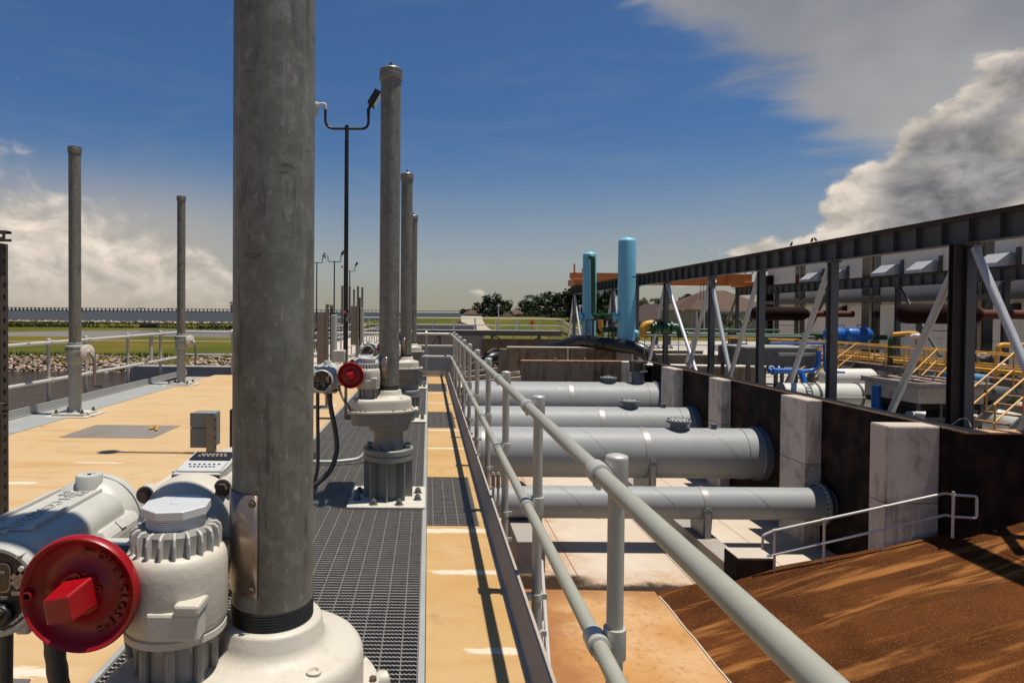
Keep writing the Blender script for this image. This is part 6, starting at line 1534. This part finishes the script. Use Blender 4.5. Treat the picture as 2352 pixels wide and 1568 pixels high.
for k, (px, py, Y, lab) in enumerate(((2104, 772, 28.8, 'white wrapped fitting on the tall yellow pipe'), (2258, 817, 25.6, 'white wrapped fitting left of the bending yellow pipe'), (2225, 838, 26, 'white wrapped fitting behind the right end of the walkway'), (2300, 842, 25, 'white wrapped fitting at the right edge of the walkway'), (2010, 817, 33.5, 'white wrapped fitting beside the valve handwheel'))):
    c = at(px, py, Y); mb = MB(); mb.tube([c - Vector((.24,0,.02)), c - Vector((.14,0,-.04)), c, c + Vector((.12,0,.05)), c + Vector((.24,0,0))], [.03, .09, .12, .08, .03], 9); tag(mb.build('wrapped_fitting', M['insulation']), lab, 'fitting', 'white wrapped fittings')
mb = MB(); c = at(2225, 830, 26); mb.cyl((c.x, c.y, WZ), (c.x, c.y, c.z + .2), .02, n=6); tag(mb.build('sample_pipe', M['steel_dark']), 'thin dark upright pipe at the walkway end', 'pipe')
# low machinery under the walkway
for k, (px, py, Y, w, h) in enumerate(((2010, 868, 30, 1.6, .7), (2120, 850, 29, 1.8, .8), (2180, 830, 29.0, 1.2, 1.3), (2290, 835, 26, 1.6, 1.2), (1930, 860, 31, 1.4, .6))):
    c = at(px, py, Y); t = thing('pump_skid', ['dark pump skid under the long walkway', 'dark pump skid behind the yellow hook pipe', 'tall dark pump behind the double column', 'dark pump behind the right end of the walkway', 'low dark pump skid left of the walkway stairs'][k], 'pump', (c.x, Y, GZ), 'dark pump skids in the yard')
    mb = MB(); mb.box(c.x - w/2, c.x + w/2, Y - .5, Y + .5, GZ, GZ + .4); mb.build('skid_base', M['steel_grey'], t)
    mb = MB(); mb.cyl((c.x - w*.4, Y, GZ + .8), (c.x + w*.2, Y, GZ + .8), .38, n=20); mb.build('motor', M['steel_dark'], t)
    mb = MB(); mb.cyl((c.x + w*.3, Y, GZ + .4), (c.x + w*.3, Y, GZ + .4 + h), .26, n=18); mb.build('pump_casing', M['green'], t)
# twin floodlights on the wall top
for k, (px, dx) in enumerate(((2093, -1), (2112, 1))):
    c = at(px, 951, 16.35); t = thing('wall_flood_light', ['left', 'right'][k] + ' small white floodlight on the pit wall top', 'floodlight', c, 'floodlights on the pit wall')
    mb = MB(); mb.lathe([(.02,-.12),(.055,-.09),(.07,0),(.095,.09),(.095,.11)], c, (dx*.8, -.5, -.15), n=18); mb.build('housing', M['lamp_white'], t)
    d = Vector((dx*.8, -.5, -.15)).normalized(); mb = MB(); mb.cyl(c + d*.105, c + d*.114, .085, n=18); mb.build('lens', M['lens'], t)
    mb = MB(); mb.cyl(c - d*.02, Vector((c.x - dx*.08, c.y + .05, WTOP + .03)), .018, n=8); mb.build('bracket', M['steel_grey'], t)
mb = MB(); mb.tube(bend([at(2165, 984, 14.3), at(2185, 975, 14.35), at(2205, 962, 14.6), at(2222, 963, 14.7), at(2230, 980, 14.6)], 6), .012, 6); tag(mb.build('loose_cable', M['strut']), 'loose cable loop at the foot of the double column', 'cable')
# ------------------------------------------------------------------ far walkway, retaining walls
YW = 60.0
fw = thing('far_walkway', 'long pale railed steel walkway crossing beyond the deck end', 'walkway', (0, YW, -2.9))
a, b = at(850, 757, YW), at(1290, 760, YW); z = a.z
mb = MB(); mb.box(-9.5, b.x, YW, YW + 1.5, z - .02, z + .03); mb.build('floor_plate', M['alu_white'], fw)
for y in (YW - .02, YW + 1.52): mb = MB(); mb.ibeam((-9.5, y, z - .24), (b.x, y, z - .24), .16, .42, .02); mb.build('girder', M['steel_grey'], fw)
for y in (YW, YW + 1.5): rail_line('', '', [(-9.5, y, z), (b.x, y, z)], 1.12, 'alu_white', .035, (.45,), 1.9, parent=fw)
e = at(1322, 781, YW)
for y in (YW, YW + 1.5): rail_line('', '', [(b.x, y, z), (e.x, y, e.z), (e.x + .6, y, e.z)], 1.1, 'alu_white', .035, (.5,), 1.2, parent=fw)
mb = MB(); mb.beam((b.x, YW + .75, z), (e.x + .6, YW + .75, e.z - .1), 1.4, .1); mb.build('stair_flight', M['steel_grey'], fw)
for px in (1131, 1240, 1010): q = at(px, 760, YW); mb = MB(); mb.beam((q.x, YW + .3, -5), (q.x, YW + .3, z - .4), .25, .25, up=(0,1,0)); mb.build('column', M['steel_grey'], fw)
for p, q in (((1131, 768), (1235, 830)), ((1240, 772), (1180, 812)), ((1010, 768), (985, 800))): mb = MB(); mb.beam(at(*p, YW + .2), at(*q, YW + .2), .12, .12); mb.build('brace', M['steel_grey'], fw)
for px in (1144, 1330):
    q = at(px, 745, YW); mb = MB(); mb.cyl((q.x, YW - .3, z), (q.x, YW - .3, z + 2.2), .05, n=8); mb.lathe([(.05,0),(.14,.02),(.14,.2),(.05,.22)], (q.x, YW - .3, z + 2.2), n=10); mb.build('light_pole', M['alu_white'], fw)
def fwall(name, px0, px1, ptop, Y, lab, m, zb=-5.2, d=.5, cap=None):
    a, b = at(px0, ptop, Y), at(px1, ptop, Y); mb = MB(); mb.box(a.x, b.x, Y, Y + d, zb, a.z); o = tag(mb.build(name, M[m]), lab, 'wall')
    if cap: mb = MB(); mb.box(a.x - .05, b.x + .05, Y - .06, Y + d + .06, a.z + .001, a.z + .08); mb.build('wall_cap', M[cap], o)
    return o
fwall('retaining_wall', 1108, 1330, 779, 63.0, 'brown retaining wall below the grassy bank and far walkway', 'conc_brown', cap='conc_brown')
fwall('retaining_wall', 930, 1112, 764, 64.2, 'upper grey retaining wall under the far walkway', 'conc_side')
fwall('front_retaining_wall', 850, 1046, 796, 30.0, 'grey wall across the gap just beyond the deck end railing', 'conc_side', cap='conc_pale')
mb = MB(); mb.prism([(0,0),(4.2,0),(4.2,2.2),(3.0,2.2)], at(1046, 800, 52) - Vector((0,0,2.2)), (1,0,0), EZ, (0,.6,0)); tag(mb.build('wing_wall', M['conc_brown']), 'sloping brown wing wall left of the rear wall', 'wall')
# grassy berm behind the front wall
mb = MB(); vs = []
for i in range(13):
    for j in range(9): vs.append((-2.5 + 4.4*i/12, 31 + 20*j/8, -2.0 - .1*math.sin(i) + .04*j))
mb.add(vs, [(i*9+j, (i+1)*9+j, (i+1)*9+j+1, i*9+j+1) for i in range(12) for j in range(8)], True); struct('grass_berm', mb, M['grass'])
rail_line('bank_railing', 'thin railing on the grassy bank beyond the brown wall', [(6.8, 66, -.95), (14.0, 66, -.95)], 1.0, 'steel_grey', .03, (.5,), 2.0)
mb = MB(); mb.box(-1.5, at(1095, 748, 66).x, 66, 67, -3, at(1095, 745, 66).z); tag(mb.build('abutment', M['conc_pale'], bevel=.03), 'pale concrete abutment behind the far walkway', 'abutment')
mb = MB(); q = at(1068, 741, 90); mb.prism([(-1.2, -.4), (1.0, -.4), (-.9, .25)], q, EX, EZ, (0, .4, 0)); tag(mb.build('gravel_heap', M['conc']), 'small grey heap on the pale levee road', 'heap')

# far part of the station on the left beyond the deck: platform with railings, poles
mb = MB(); mb.box(-6.4, -3.4, 22.5, 58, -5, -.45); struct('far_platform', mb, M['conc_pale'])
rail_line('far_platform_railing', 'pale railing along the right edge of the far platform', [(-3.5, 22.6, -.45), (-3.5, 57, -.45)], 1.1, 'alu_white', .03, (.5,), 1.8)
rail_line('far_platform_railing', 'pale railing along the left edge of the far platform', [(-6.3, 22.6, -.45), (-6.3, 57, -.45)], 1.1, 'alu_white', .03, (.5,), 1.8)
rail_line('far_platform_railing', 'pale railing across the near end of the far platform', [(-6.3, 22.6, -.45), (-3.5, 22.6, -.45)], 1.1, 'alu_white', .03, (.5,), 1.2)
for k, (px, Y, lab) in enumerate(((786, 52, 'distant grey stem pole just left of the tall lamp post'), (803, 53.5, 'distant grey stem pole just right of the tall lamp post'), (822, 53, 'distant grey stem pole, tallest of the right pair'), (832, 55, 'distant grey stem pole, rightmost of the distant group'), (813, 60, 'shortest of the distant grey stem poles'))):
    q = at(px, 718, Y); dup(ST, (q.x, Y, -.45), lab)
panel_stand(-4.6, 26.5, 1.5, 'far panel stand on the platform beyond the deck', .35, .8, .4)
# low grey wall of the wing basin in the canal
mb = MB(); mb.box(-17.9, -7.0, 39.2, 40.0, -5, -1.68); o = tag(mb.build('canal_wing_wall', M['conc_side'], bevel=.03), 'low grey concrete wing wall standing in the canal', 'wall')

# ------------------------------------------------------------------ causeway bridge
BYD = 2000.0
cw = thing('causeway_bridge', 'long low causeway bridge along the lake horizon', 'bridge', (0, BYD, -2.9))
mb = MB(); mb.box(-1750, 170, BYD, BYD + 9, 6.6, 8.2); mb.build('bridge_deck', M['conc_side'], cw)
mb = MB(); mb.box(-1750, 170, BYD + 30, BYD + 39, 6.8, 8.3); mb.build('bridge_deck', M['conc_side'], cw)
p0 = None
for k in range(160):
    x = -1745 + k*12.0
    if p0 is None: mb = MB(); mb.box(x - .45, x + .45, BYD - .5, BYD + 8, -3.5, 6.7); p0 = mb.build('pier', M['conc_side'], cw); xs0 = x
    else: share(p0, wloc(cw) + Vector((x - xs0, 0, 0)), cw)
for k, x in enumerate((-1960, -1200, -1330, -700, -450, -2280, -1650)):
    mb = MB(); mb.box(x*.66 - 9, x*.66 + 9, BYD - 4, BYD + 3, 8.2, 9.6); mb.build('crossover', M['conc_side'], cw)
mb = MB(); vs = [(160 + 12*k, 3300, 14 + 9*math.sin(k*.55) + 5*math.sin(k*1.7)) for k in range(60)]
for a, b in zip(vs[:-1], vs[1:]): mb.add([(a[0], a[1], -4), (b[0], b[1], -4), b, a, (a[0], a[1] + 40, -4), (b[0], b[1] + 40, -4), (b[0], b[1] + 40, b[2]), (a[0], a[1] + 40, a[2])], [(0,1,2,3), (3,2,6,7), (5,4,7,6)])
o = mb.build('far_shore', M['leaf_dark']); o['kind'] = 'structure'

# small lighthouse like tower at the edge of the near pole
lt = thing('shore_tower', 'small cream tower on the shore beside the left edge of the closest pole', 'tower', at(545, 725, 260)); c = at(547, 725, 260)
mb = MB(); mb.cyl((c.x, 260, -3), (c.x, 260, c.z + 1.2), 2.0, n=20); mb.build('shaft', M['stucco'], lt)
mb = MB(); mb.lathe([(2.2,0),(3.0,.6),(3.0,3.2),(2.8,3.4)], (c.x, 260, c.z + 1.2), n=20); mb.build('tower_head', M['stucco'], lt)
mb = MB(); mb.lathe([(3.2,0),(3.2,.9)], (c.x, 260, c.z + 4.6), n=20, cap=False); mb.build('parapet', M['trim'], lt)

# ------------------------------------------------------------------ riprap, reeds
random.seed(3)
mb = MB(); ico = [(0,0,1), (.9,0,.2), (.3,.85,.25), (-.7,.55,.2), (-.7,-.55,.15), (.3,-.85,.2), (0,0,-.8)]
icf = [(0,1,2),(0,2,3),(0,3,4),(0,4,5),(0,5,1),(6,2,1),(6,3,2),(6,4,3),(6,5,4),(6,1,5)]
def rock(x, y, z, s):
    rz = random.uniform(0, 6.28); c, sn = math.cos(rz), math.sin(rz); k = [random.uniform(.6, 1.25) for _ in range(3)]
    vs = []
    for p in ico:
        q = (p[0]*k[0]*random.uniform(.75,1.2), p[1]*k[1]*random.uniform(.75,1.2), p[2]*k[2]*.75)
        vs.append((x + s*(q[0]*c - q[1]*sn), y + s*(q[0]*sn + q[1]*c), z + s*q[2]))
    mb.add(vs, icf)
for i in range(7500):
    x = random.uniform(-75, -7); f = random.random(); y = 46.4 + 3.6*f + random.uniform(-.3,.3) + .25*math.sin(x*.9); rock(x, y, -3.0 + 1.1*f + random.uniform(-.08,.08), random.uniform(.08,.22))
for i in range(700):
    x = random.uniform(-150, -6); y = 190.5 + random.uniform(-1.5, 2.0) + 2.7*math.sin(x*.05); rock(x, y, -2.1 + random.uniform(-.2,.25), random.uniform(.4,.9))
o = mb.build('riprap', M['rock']); tag(o, 'loose pale riprap rocks along the canal bank', 'rocks', kind='stuff')
mb = MB()
def reed(x, y, z, h, w):
    a = random.uniform(0, PI); dx, dy = math.cos(a)*w, math.sin(a)*w; l = random.uniform(-.3,.3)*h
    mb.add([(x-dx, y-dy, z), (x+dx, y+dy, z), (x+dx*.2+l, y+dy*.2, z+h), (x-dx*.2+l, y-dy*.2, z+h*.97)], [(0,1,2,3)])
for i in range(9000):
    x = random.uniform(-160, -6); y = random.choice((random.uniform(134, 139), random.uniform(134, 190), random.uniform(170, 191)))
    z = landz(x, y)
    if z > -2.6: reed(x, y, z - .1, random.uniform(.25, .62)*(1.5 if math.sin(x*.13)+math.sin(y*.1) > .9 else .8), random.uniform(.12,.3))
for i in range(1500):
    x = random.uniform(-60, -8); reed(x, random.uniform(49.6, 51.5), -1.95, random.uniform(.15,.4), .06)
for i in range(900):
    x = random.uniform(-24, -8); reed(x, random.uniform(84, 89), -2.0, random.uniform(.2,.6), .1)
o = mb.build('reeds', M['marsh']); tag(o, 'rough green marsh reeds on the far bank', 'reeds', kind='stuff')
mb = MB(); c = at(345, 745, 137); c.z = landz(c.x, 137) + .3; mb.cyl((c.x - 2.0, 137, c.z), (c.x + 1.6, 137, c.z + .2), .55, n=18); mb.lathe([(.56,-.1),(.68,-.1),(.68,.1),(.56,.1)], (c.x + 1.5, 137, c.z + .2), (1,0,.06), n=18); tag(mb.build('black_culvert', M['hdpe']), 'short black culvert pipe lying in the marsh', 'pipe')

# ------------------------------------------------------------------ trees
def tree(label, x, y, h, w, m='leaf', zb=-2.0, n=1500, seed=0, group='trees beyond the walkway', lo=.18):
    rnd = random.Random(seed*31 + 5); t = thing('tree', label, 'tree', (x, y, zb), group)
    mb = MB(); tips = []
    top = Vector((x + rnd.uniform(-.3,.3), y, zb + h*.55)); mb.tube(bend([(x, y, zb - .3), (x + rnd.uniform(-.2,.2), y, zb + h*.25), top], 4), [.045*h*.7*(1 - .6*k/8) for k in range(9)], 8)
    for k in range(7):
        a = rnd.uniform(0, 6.28); f = rnd.uniform(.3, .95); b0 = Vector((x, y, zb + h*.55*f)); e = Vector((x + math.cos(a)*w*rnd.uniform(.3,.75), y + math.sin(a)*w*rnd.uniform(.3,.75), zb + h*rnd.uniform(.45,.88)))
        mb.tube([b0, b0.lerp(e, .5) + Vector((0,0,h*.04)), e], [.02*h*.6, .013*h*.6, .004*h], 6); tips.append(e)
    tips.append(top + Vector((0,0,h*.36))); tips.append(top + Vector((w*.25,0,h*.22))); tips.append(top + Vector((-w*.3,0,h*.2)))
    for k in range(5): tips.append(Vector((x + rnd.uniform(-.7,.7)*w, y + rnd.uniform(-.5,.5)*w, zb + h*rnd.uniform(.12,.5))))
    mb.build('trunk', M['bark'], t)
    mb = MB(); cl = []
    for e in tips:
        for q in range(3): cl.append((e + Vector((rnd.gauss(0, w*.20), rnd.gauss(0, w*.20), rnd.gauss(0, h*.07))), w*rnd.uniform(.20,.40), h*rnd.uniform(.07,.14)))
    for i in range(n):
        c, rw, rh = rnd.choice(cl); v = Vector((rnd.gauss(0,1), rnd.gauss(0,1), rnd.gauss(0,1))).normalized()*(rnd.random()**.35)
        p = c + Vector((v.x*rw, v.y*rw, v.z*rh))
        if p.z < zb + h*lo: continue
        s = rnd.uniform(.5, 1.0)*h*.042; u = Vector((rnd.gauss(0,1), rnd.gauss(0,1), rnd.gauss(0,.6))).normalized(); q = u.cross(Vector((rnd.gauss(0,1), rnd.gauss(0,1), rnd.gauss(0,1)))).normalized()
        mb.add([p - u*s, p + q*s*.7, p + u*s, p - q*s*.7], [(0,1,2,3)])
    mb.build('crown', M[m], t); return t
def tree_at(px, ptop, pbase, Y, wpx, lab, m='leaf', seed=1, n=1500, lo=.15):
    zb, zt = at(px, pbase, Y).z, at(px, ptop, Y).z; zt += .16*(zt - zb); tree(lab, at(px, pbase, Y).x, Y, zt - zb, wpx*.64*Y/1502, m, zb, n, seed, lo=lo)
TT = [(1098, 704, 748, 235, 34, 'small dark tree at the left end of the distant tree row', 'leaf_dark'), (1126, 690, 750, 225, 46, 'round dark tree in front of the leftmost distant house', 'leaf_dark'),
      (1150, 694, 750, 228, 40, 'dark tree just left of the pale gabled house', 'leaf'), (1162, 697, 745, 250, 24, 'small pointed tree behind the pale gabled house', 'leaf_dark'), (1203, 701, 745, 250, 26, 'small tree right of the pale gabled house', 'leaf'),
      (1232, 690, 752, 215, 50, 'open branched tree left of the warning sign row', 'leaf'), (1262, 684, 756, 205, 56, 'large spreading tree in the middle of the row', 'leaf'), (1292, 690, 760, 200, 50, 'dense dark tree left of the cyan tanks', 'leaf_dark'),
      (1318, 672, 768, 150, 50, 'tall tree seen through the crane columns left of the cyan tank', 'leaf_dark'), (1390, 668, 770, 140, 56, 'dark tree seen between the two cyan tanks', 'leaf'), (1240, 722, 768, 170, 50, 'low dark bush below the middle trees', 'leaf_dark'), (1195, 726, 766, 180, 40, 'low bush below the pale gabled house', 'leaf_dark'),
      (1290, 722, 772, 160, 56, 'low dark bush below the dense tree', 'leaf_dark'), (1405, 712, 775, 110, 60, 'bush low between the cyan tanks', 'leaf'), (1355, 690, 772, 145, 40, 'tree partly behind the left cyan tank', 'leaf_dark'),
      (1480, 694, 740, 190, 46, 'tree line crown right of the tall cyan tank', 'leaf_dark'), (1530, 690, 735, 195, 56, 'tree crown above the dark roof', 'leaf'), (1585, 683, 735, 190, 40, 'tree crown left of the brown roofed house', 'leaf_dark'),
      (1510, 738, 775, 95, 60, 'sunlit bush in front of the dark roof', 'leaf'), (1550, 742, 775, 90, 44, 'green bush left of the arched windows', 'leaf'), (1470, 745, 778, 96, 40, 'bush right of the tall cyan tank', 'leaf')]
for k, (px, pt, pb, Y, wp, lab, m) in enumerate(TT): tree_at(px, pt, pb, Y, wp, lab, m, k + 2, 2600 if Y < 160 else 2200, .02)
def palm(px, ptop, pbase, Y, lab, seed):
    rnd = random.Random(seed); b = at(px, pbase, Y); zt = at(px, ptop, Y).z; t = thing('palm', lab, 'palm', b, 'palms by the brown roofed house')
    mb = MB(); mb.tube([b, (b.x, Y, zt - 1.0)], [.22, .18], 8); mb.build('trunk', M['bark'], t)
    mb = MB()
    for k in range(46):
        a = rnd.uniform(0, 6.28); e = rnd.uniform(-.6, 1.2); L = rnd.uniform(1.2, 1.9); d = Vector((math.cos(a)*math.cos(e), math.sin(a)*math.cos(e), math.sin(e))); s = Vector((-math.sin(a), math.cos(a), 0)); c = Vector((b.x, Y, zt - 1.2))
        m1 = c + d*L*.6; e1 = c + d*L - Vector((0,0,.3)); mb.add([c - s*.04, m1 - s*.16, e1, m1 + s*.16, c + s*.04], [(0,1,2,3,4)])
    mb.build('crown', M['palm'], t)
palm(1672, 728, 775, 75, 'left palm in front of the brown roofed house', 1); palm(1708, 730, 775, 72, 'right palm behind the third column', 2)

# ------------------------------------------------------------------ houses
def hip_roof(x0, x1, y0, y1, z0, z1, ov=.5):
    mb = MB(); x0 -= ov; x1 += ov; y0 -= ov; y1 += ov; i = min((x1-x0), (y1-y0))/2*.95
    if x1 - x0 > y1 - y0: r = [(x0+i, (y0+y1)/2, z1), (x1-i, (y0+y1)/2, z1)]; fs = [(0,1,5,4), (2,3,4,5), (3,0,4), (1,2,5)]
    else: r = [((x0+x1)/2, y0+i, z1), ((x0+x1)/2, y1-i, z1)]; fs = [(0,1,4), (1,2,5,4), (2,3,5), (3,0,4,5)]
    mb.add([(x0,y0,z0),(x1,y0,z0),(x1,y1,z0),(x0,y1,z0)] + r, fs + [(3,2,1,0)]); return mb
hs = thing('brown_roofed_house', 'large stucco house with a brown hipped roof and arched windows', 'house', at(1640, 780, 112)); YH = 112.0
a, b = at(1572, 780, YH), at(1775, 780, YH); ze = at(1640, 712, YH).z; zr = at(1660, 664, YH).z
mb = MB(); mb.box(a.x, b.x, YH, YH + 12, -2.6, ze); hw_ = mb.build('wall', M['stucco'], hs)
mb = hip_roof(a.x, b.x, YH, YH + 12, ze, zr, .8); rf = mb.build('roof', M['roof_brown'], hs)
mb = MB(); mb.box(a.x - .85, b.x + .85, YH - .86, YH - .80, ze - .28, ze + .02); mb.build('eave', M['trim'], rf)
w0, w1 = at(1590, 700, YH - 3).x, at(1650, 700, YH - 3).x
mb = MB(); mb.box(w0, w1, YH - 3, YH - .01, -2.6, ze - .02); mb.build('front_wing', M['stucco'], hs)
mb = hip_roof(w0, w1, YH - 3, YH + 4, ze + .01, ze + 2.6, .6); mb.build('wing_roof', M['roof_brown'], hs)
def arch(x, y, z0, w, h, parent):
    p = [(-w/2, 0), (w/2, 0), (w/2, h - w/2)] + [(w/2*math.cos(k*PI/10), h - w/2 + w/2*math.sin(k*PI/10)) for k in range(1, 10)] + [(-w/2, h - w/2)]
    mb = MB(); mb.prism(p, (x, y, z0), EX, EZ, (0, -.03, 0)); o = mb.build('window', M['window_dark'], parent)
    mb = MB(); mb.box(x - .04, x + .04, y - .07, y - .032, z0, z0 + h - .1); mb.build('mullion', M['trim'], o)
for px in (1608, 1626): q = at(px, 712, YH - 3); arch(q.x, YH - 3.005, at(px, 757, YH - 3).z, 1.0, 3.0, hs)
for px in (1600, 1617, 1635): q = at(px, 700, YH - 3.3); mb = MB(); mb.cyl((q.x, YH - 3.4, -2.6), (q.x, YH - 3.4, ze - .3), .18, n=12); mb.build('pillar', M['trim'], hs)
for px, p0, p1 in ((1665, 722, 738), (1690, 722, 738), (1665, 750, 768), (1720, 725, 740), (1582, 722, 735)):
    q0, q1 = at(px, p1, YH), at(px, p0, YH); mb = MB(); mb.box(q0.x - .6, q0.x + .6, YH - .05, YH - .005, q0.z, q1.z); wn = mb.build('window', M['window_dark'], hs)
    mb = MB(); mb.box(q0.x - .7, q0.x + .7, YH - .09, YH - .055, q0.z - .12, q0.z - .01); mb.build('sill', M['trim'], wn)
hd = thing('dark_roofed_house', 'low house with a long dark roof right of the tall cyan tank', 'house', at(1520, 760, 140)); a, b = at(1445, 760, 140), at(1580, 760, 140); ze = at(1500, 742, 140).z; zr = at(1500, 697, 140).z
mb = MB(); mb.box(a.x, b.x, 140, 150, -2.6, ze); mb.build('wall', M['stucco'], hd); mb = hip_roof(a.x, b.x, 140, 150, ze, zr, .5); mb.build('roof', M['roof_dark'], hd)
def small_house(px0, px1, prt, pe, pb, Y, lab, m='roof_brown', gable=False, wall='stucco'):
    a, b = at(px0, pb, Y), at(px1, pb, Y); ze, zr = at(px0, pe, Y).z, at(px0, prt, Y).z; t = thing('distant_house', lab, 'house', a, 'distant houses in the trees')
    mb = MB(); mb.box(a.x, b.x, Y, Y + 9, a.z - 1, ze); mb.build('wall', M[wall], t)
    if gable: mb = MB(); w = b.x - a.x; mb.prism([(-.3, 0), (w + .3, 0), (w/2, zr - ze)], (a.x, Y - .3, ze), EX, EZ, (0, 9.6, 0)); mb.build('roof', M[wall] if False else M[m], t); mb = MB(); mb.prism([(.2, .05), (w - .2, .05), (w/2, (zr - ze)*.9)], (a.x, Y - .34, ze), EX, EZ, (0, .03, 0)); mb.build('gable', M['trim'], t)
    else: mb = hip_roof(a.x, b.x, Y, Y + 9, ze, zr, .5); mb.build('roof', M[m], t)
    for f in (.3, .7): x = a.x + (b.x - a.x)*f; mb = MB(); mb.box(x - .45, x + .45, Y - .05, Y - .004, ze - 1.5, ze - .4); mb.build('window', M['window_dark'], t)
small_house(1068, 1108, 706, 722, 735, 232, 'leftmost distant brick house with a brown hipped roof', 'roof_brown')
small_house(1150, 1182, 716, 726, 734, 222, 'distant house with a white gable between the trees', 'roof_brown', True, 'trim')
small_house(1160, 1215, 709, 722, 734, 240, 'distant long brown roofed house behind the white gable', 'roof_brown')
small_house(1185, 1200, 722, 732, 740, 205, 'small brown roofed shed right of the white gable', 'roof_dark')
mb = MB(); a = at(1390, 690, 420); mb.box(a.x - 8, a.x + 6, 420, 440, -2, at(1400, 662, 420).z); tw = tag(mb.build('distant_tower', M['hood']), 'distant pale tower block behind the cyan tanks', 'building')
for k in range(3): mb = MB(); mb.box(a.x - 5 + k*4, a.x - 3.6 + k*4, 419.8, 419.99, 4, at(1400, 664, 420).z); mb.build('window_band', M['window_dark'], tw)
# warning sign
ws = thing('warning_sign', 'orange triangular warning sign beyond the far walkway', 'sign', at(1222, 760, 92)); c = at(1222, 741, 92)
mb = MB(); mb.prism([(-.65,-.45), (.65,-.45), (0,.65)], c, EX, EZ, (0,.04,0)); mb.build('sign_face', M['orange_sign'], ws)
mb = MB(); mb.box(c.x - .08, c.x + .08, 91.985, 91.998, c.z - .25, c.z + .15); mb.build('sign_mark', M['dial'], ws)
mb = MB(); mb.cyl((c.x, 92.06, -2.4), (c.x, 92.06, c.z + .2), .05, n=8); mb.build('sign_post', M['steel_grey'], ws)
# leaning mast and lamp poles near the tanks
mb = MB(); mb.cyl(at(1349, 712, 62) - Vector((0,0,0)), at(1340, 800, 62), .07, n=8); tag(mb.build('leaning_mast', M['steel_pale']), 'thin leaning mast left of the cyan tanks', 'mast')
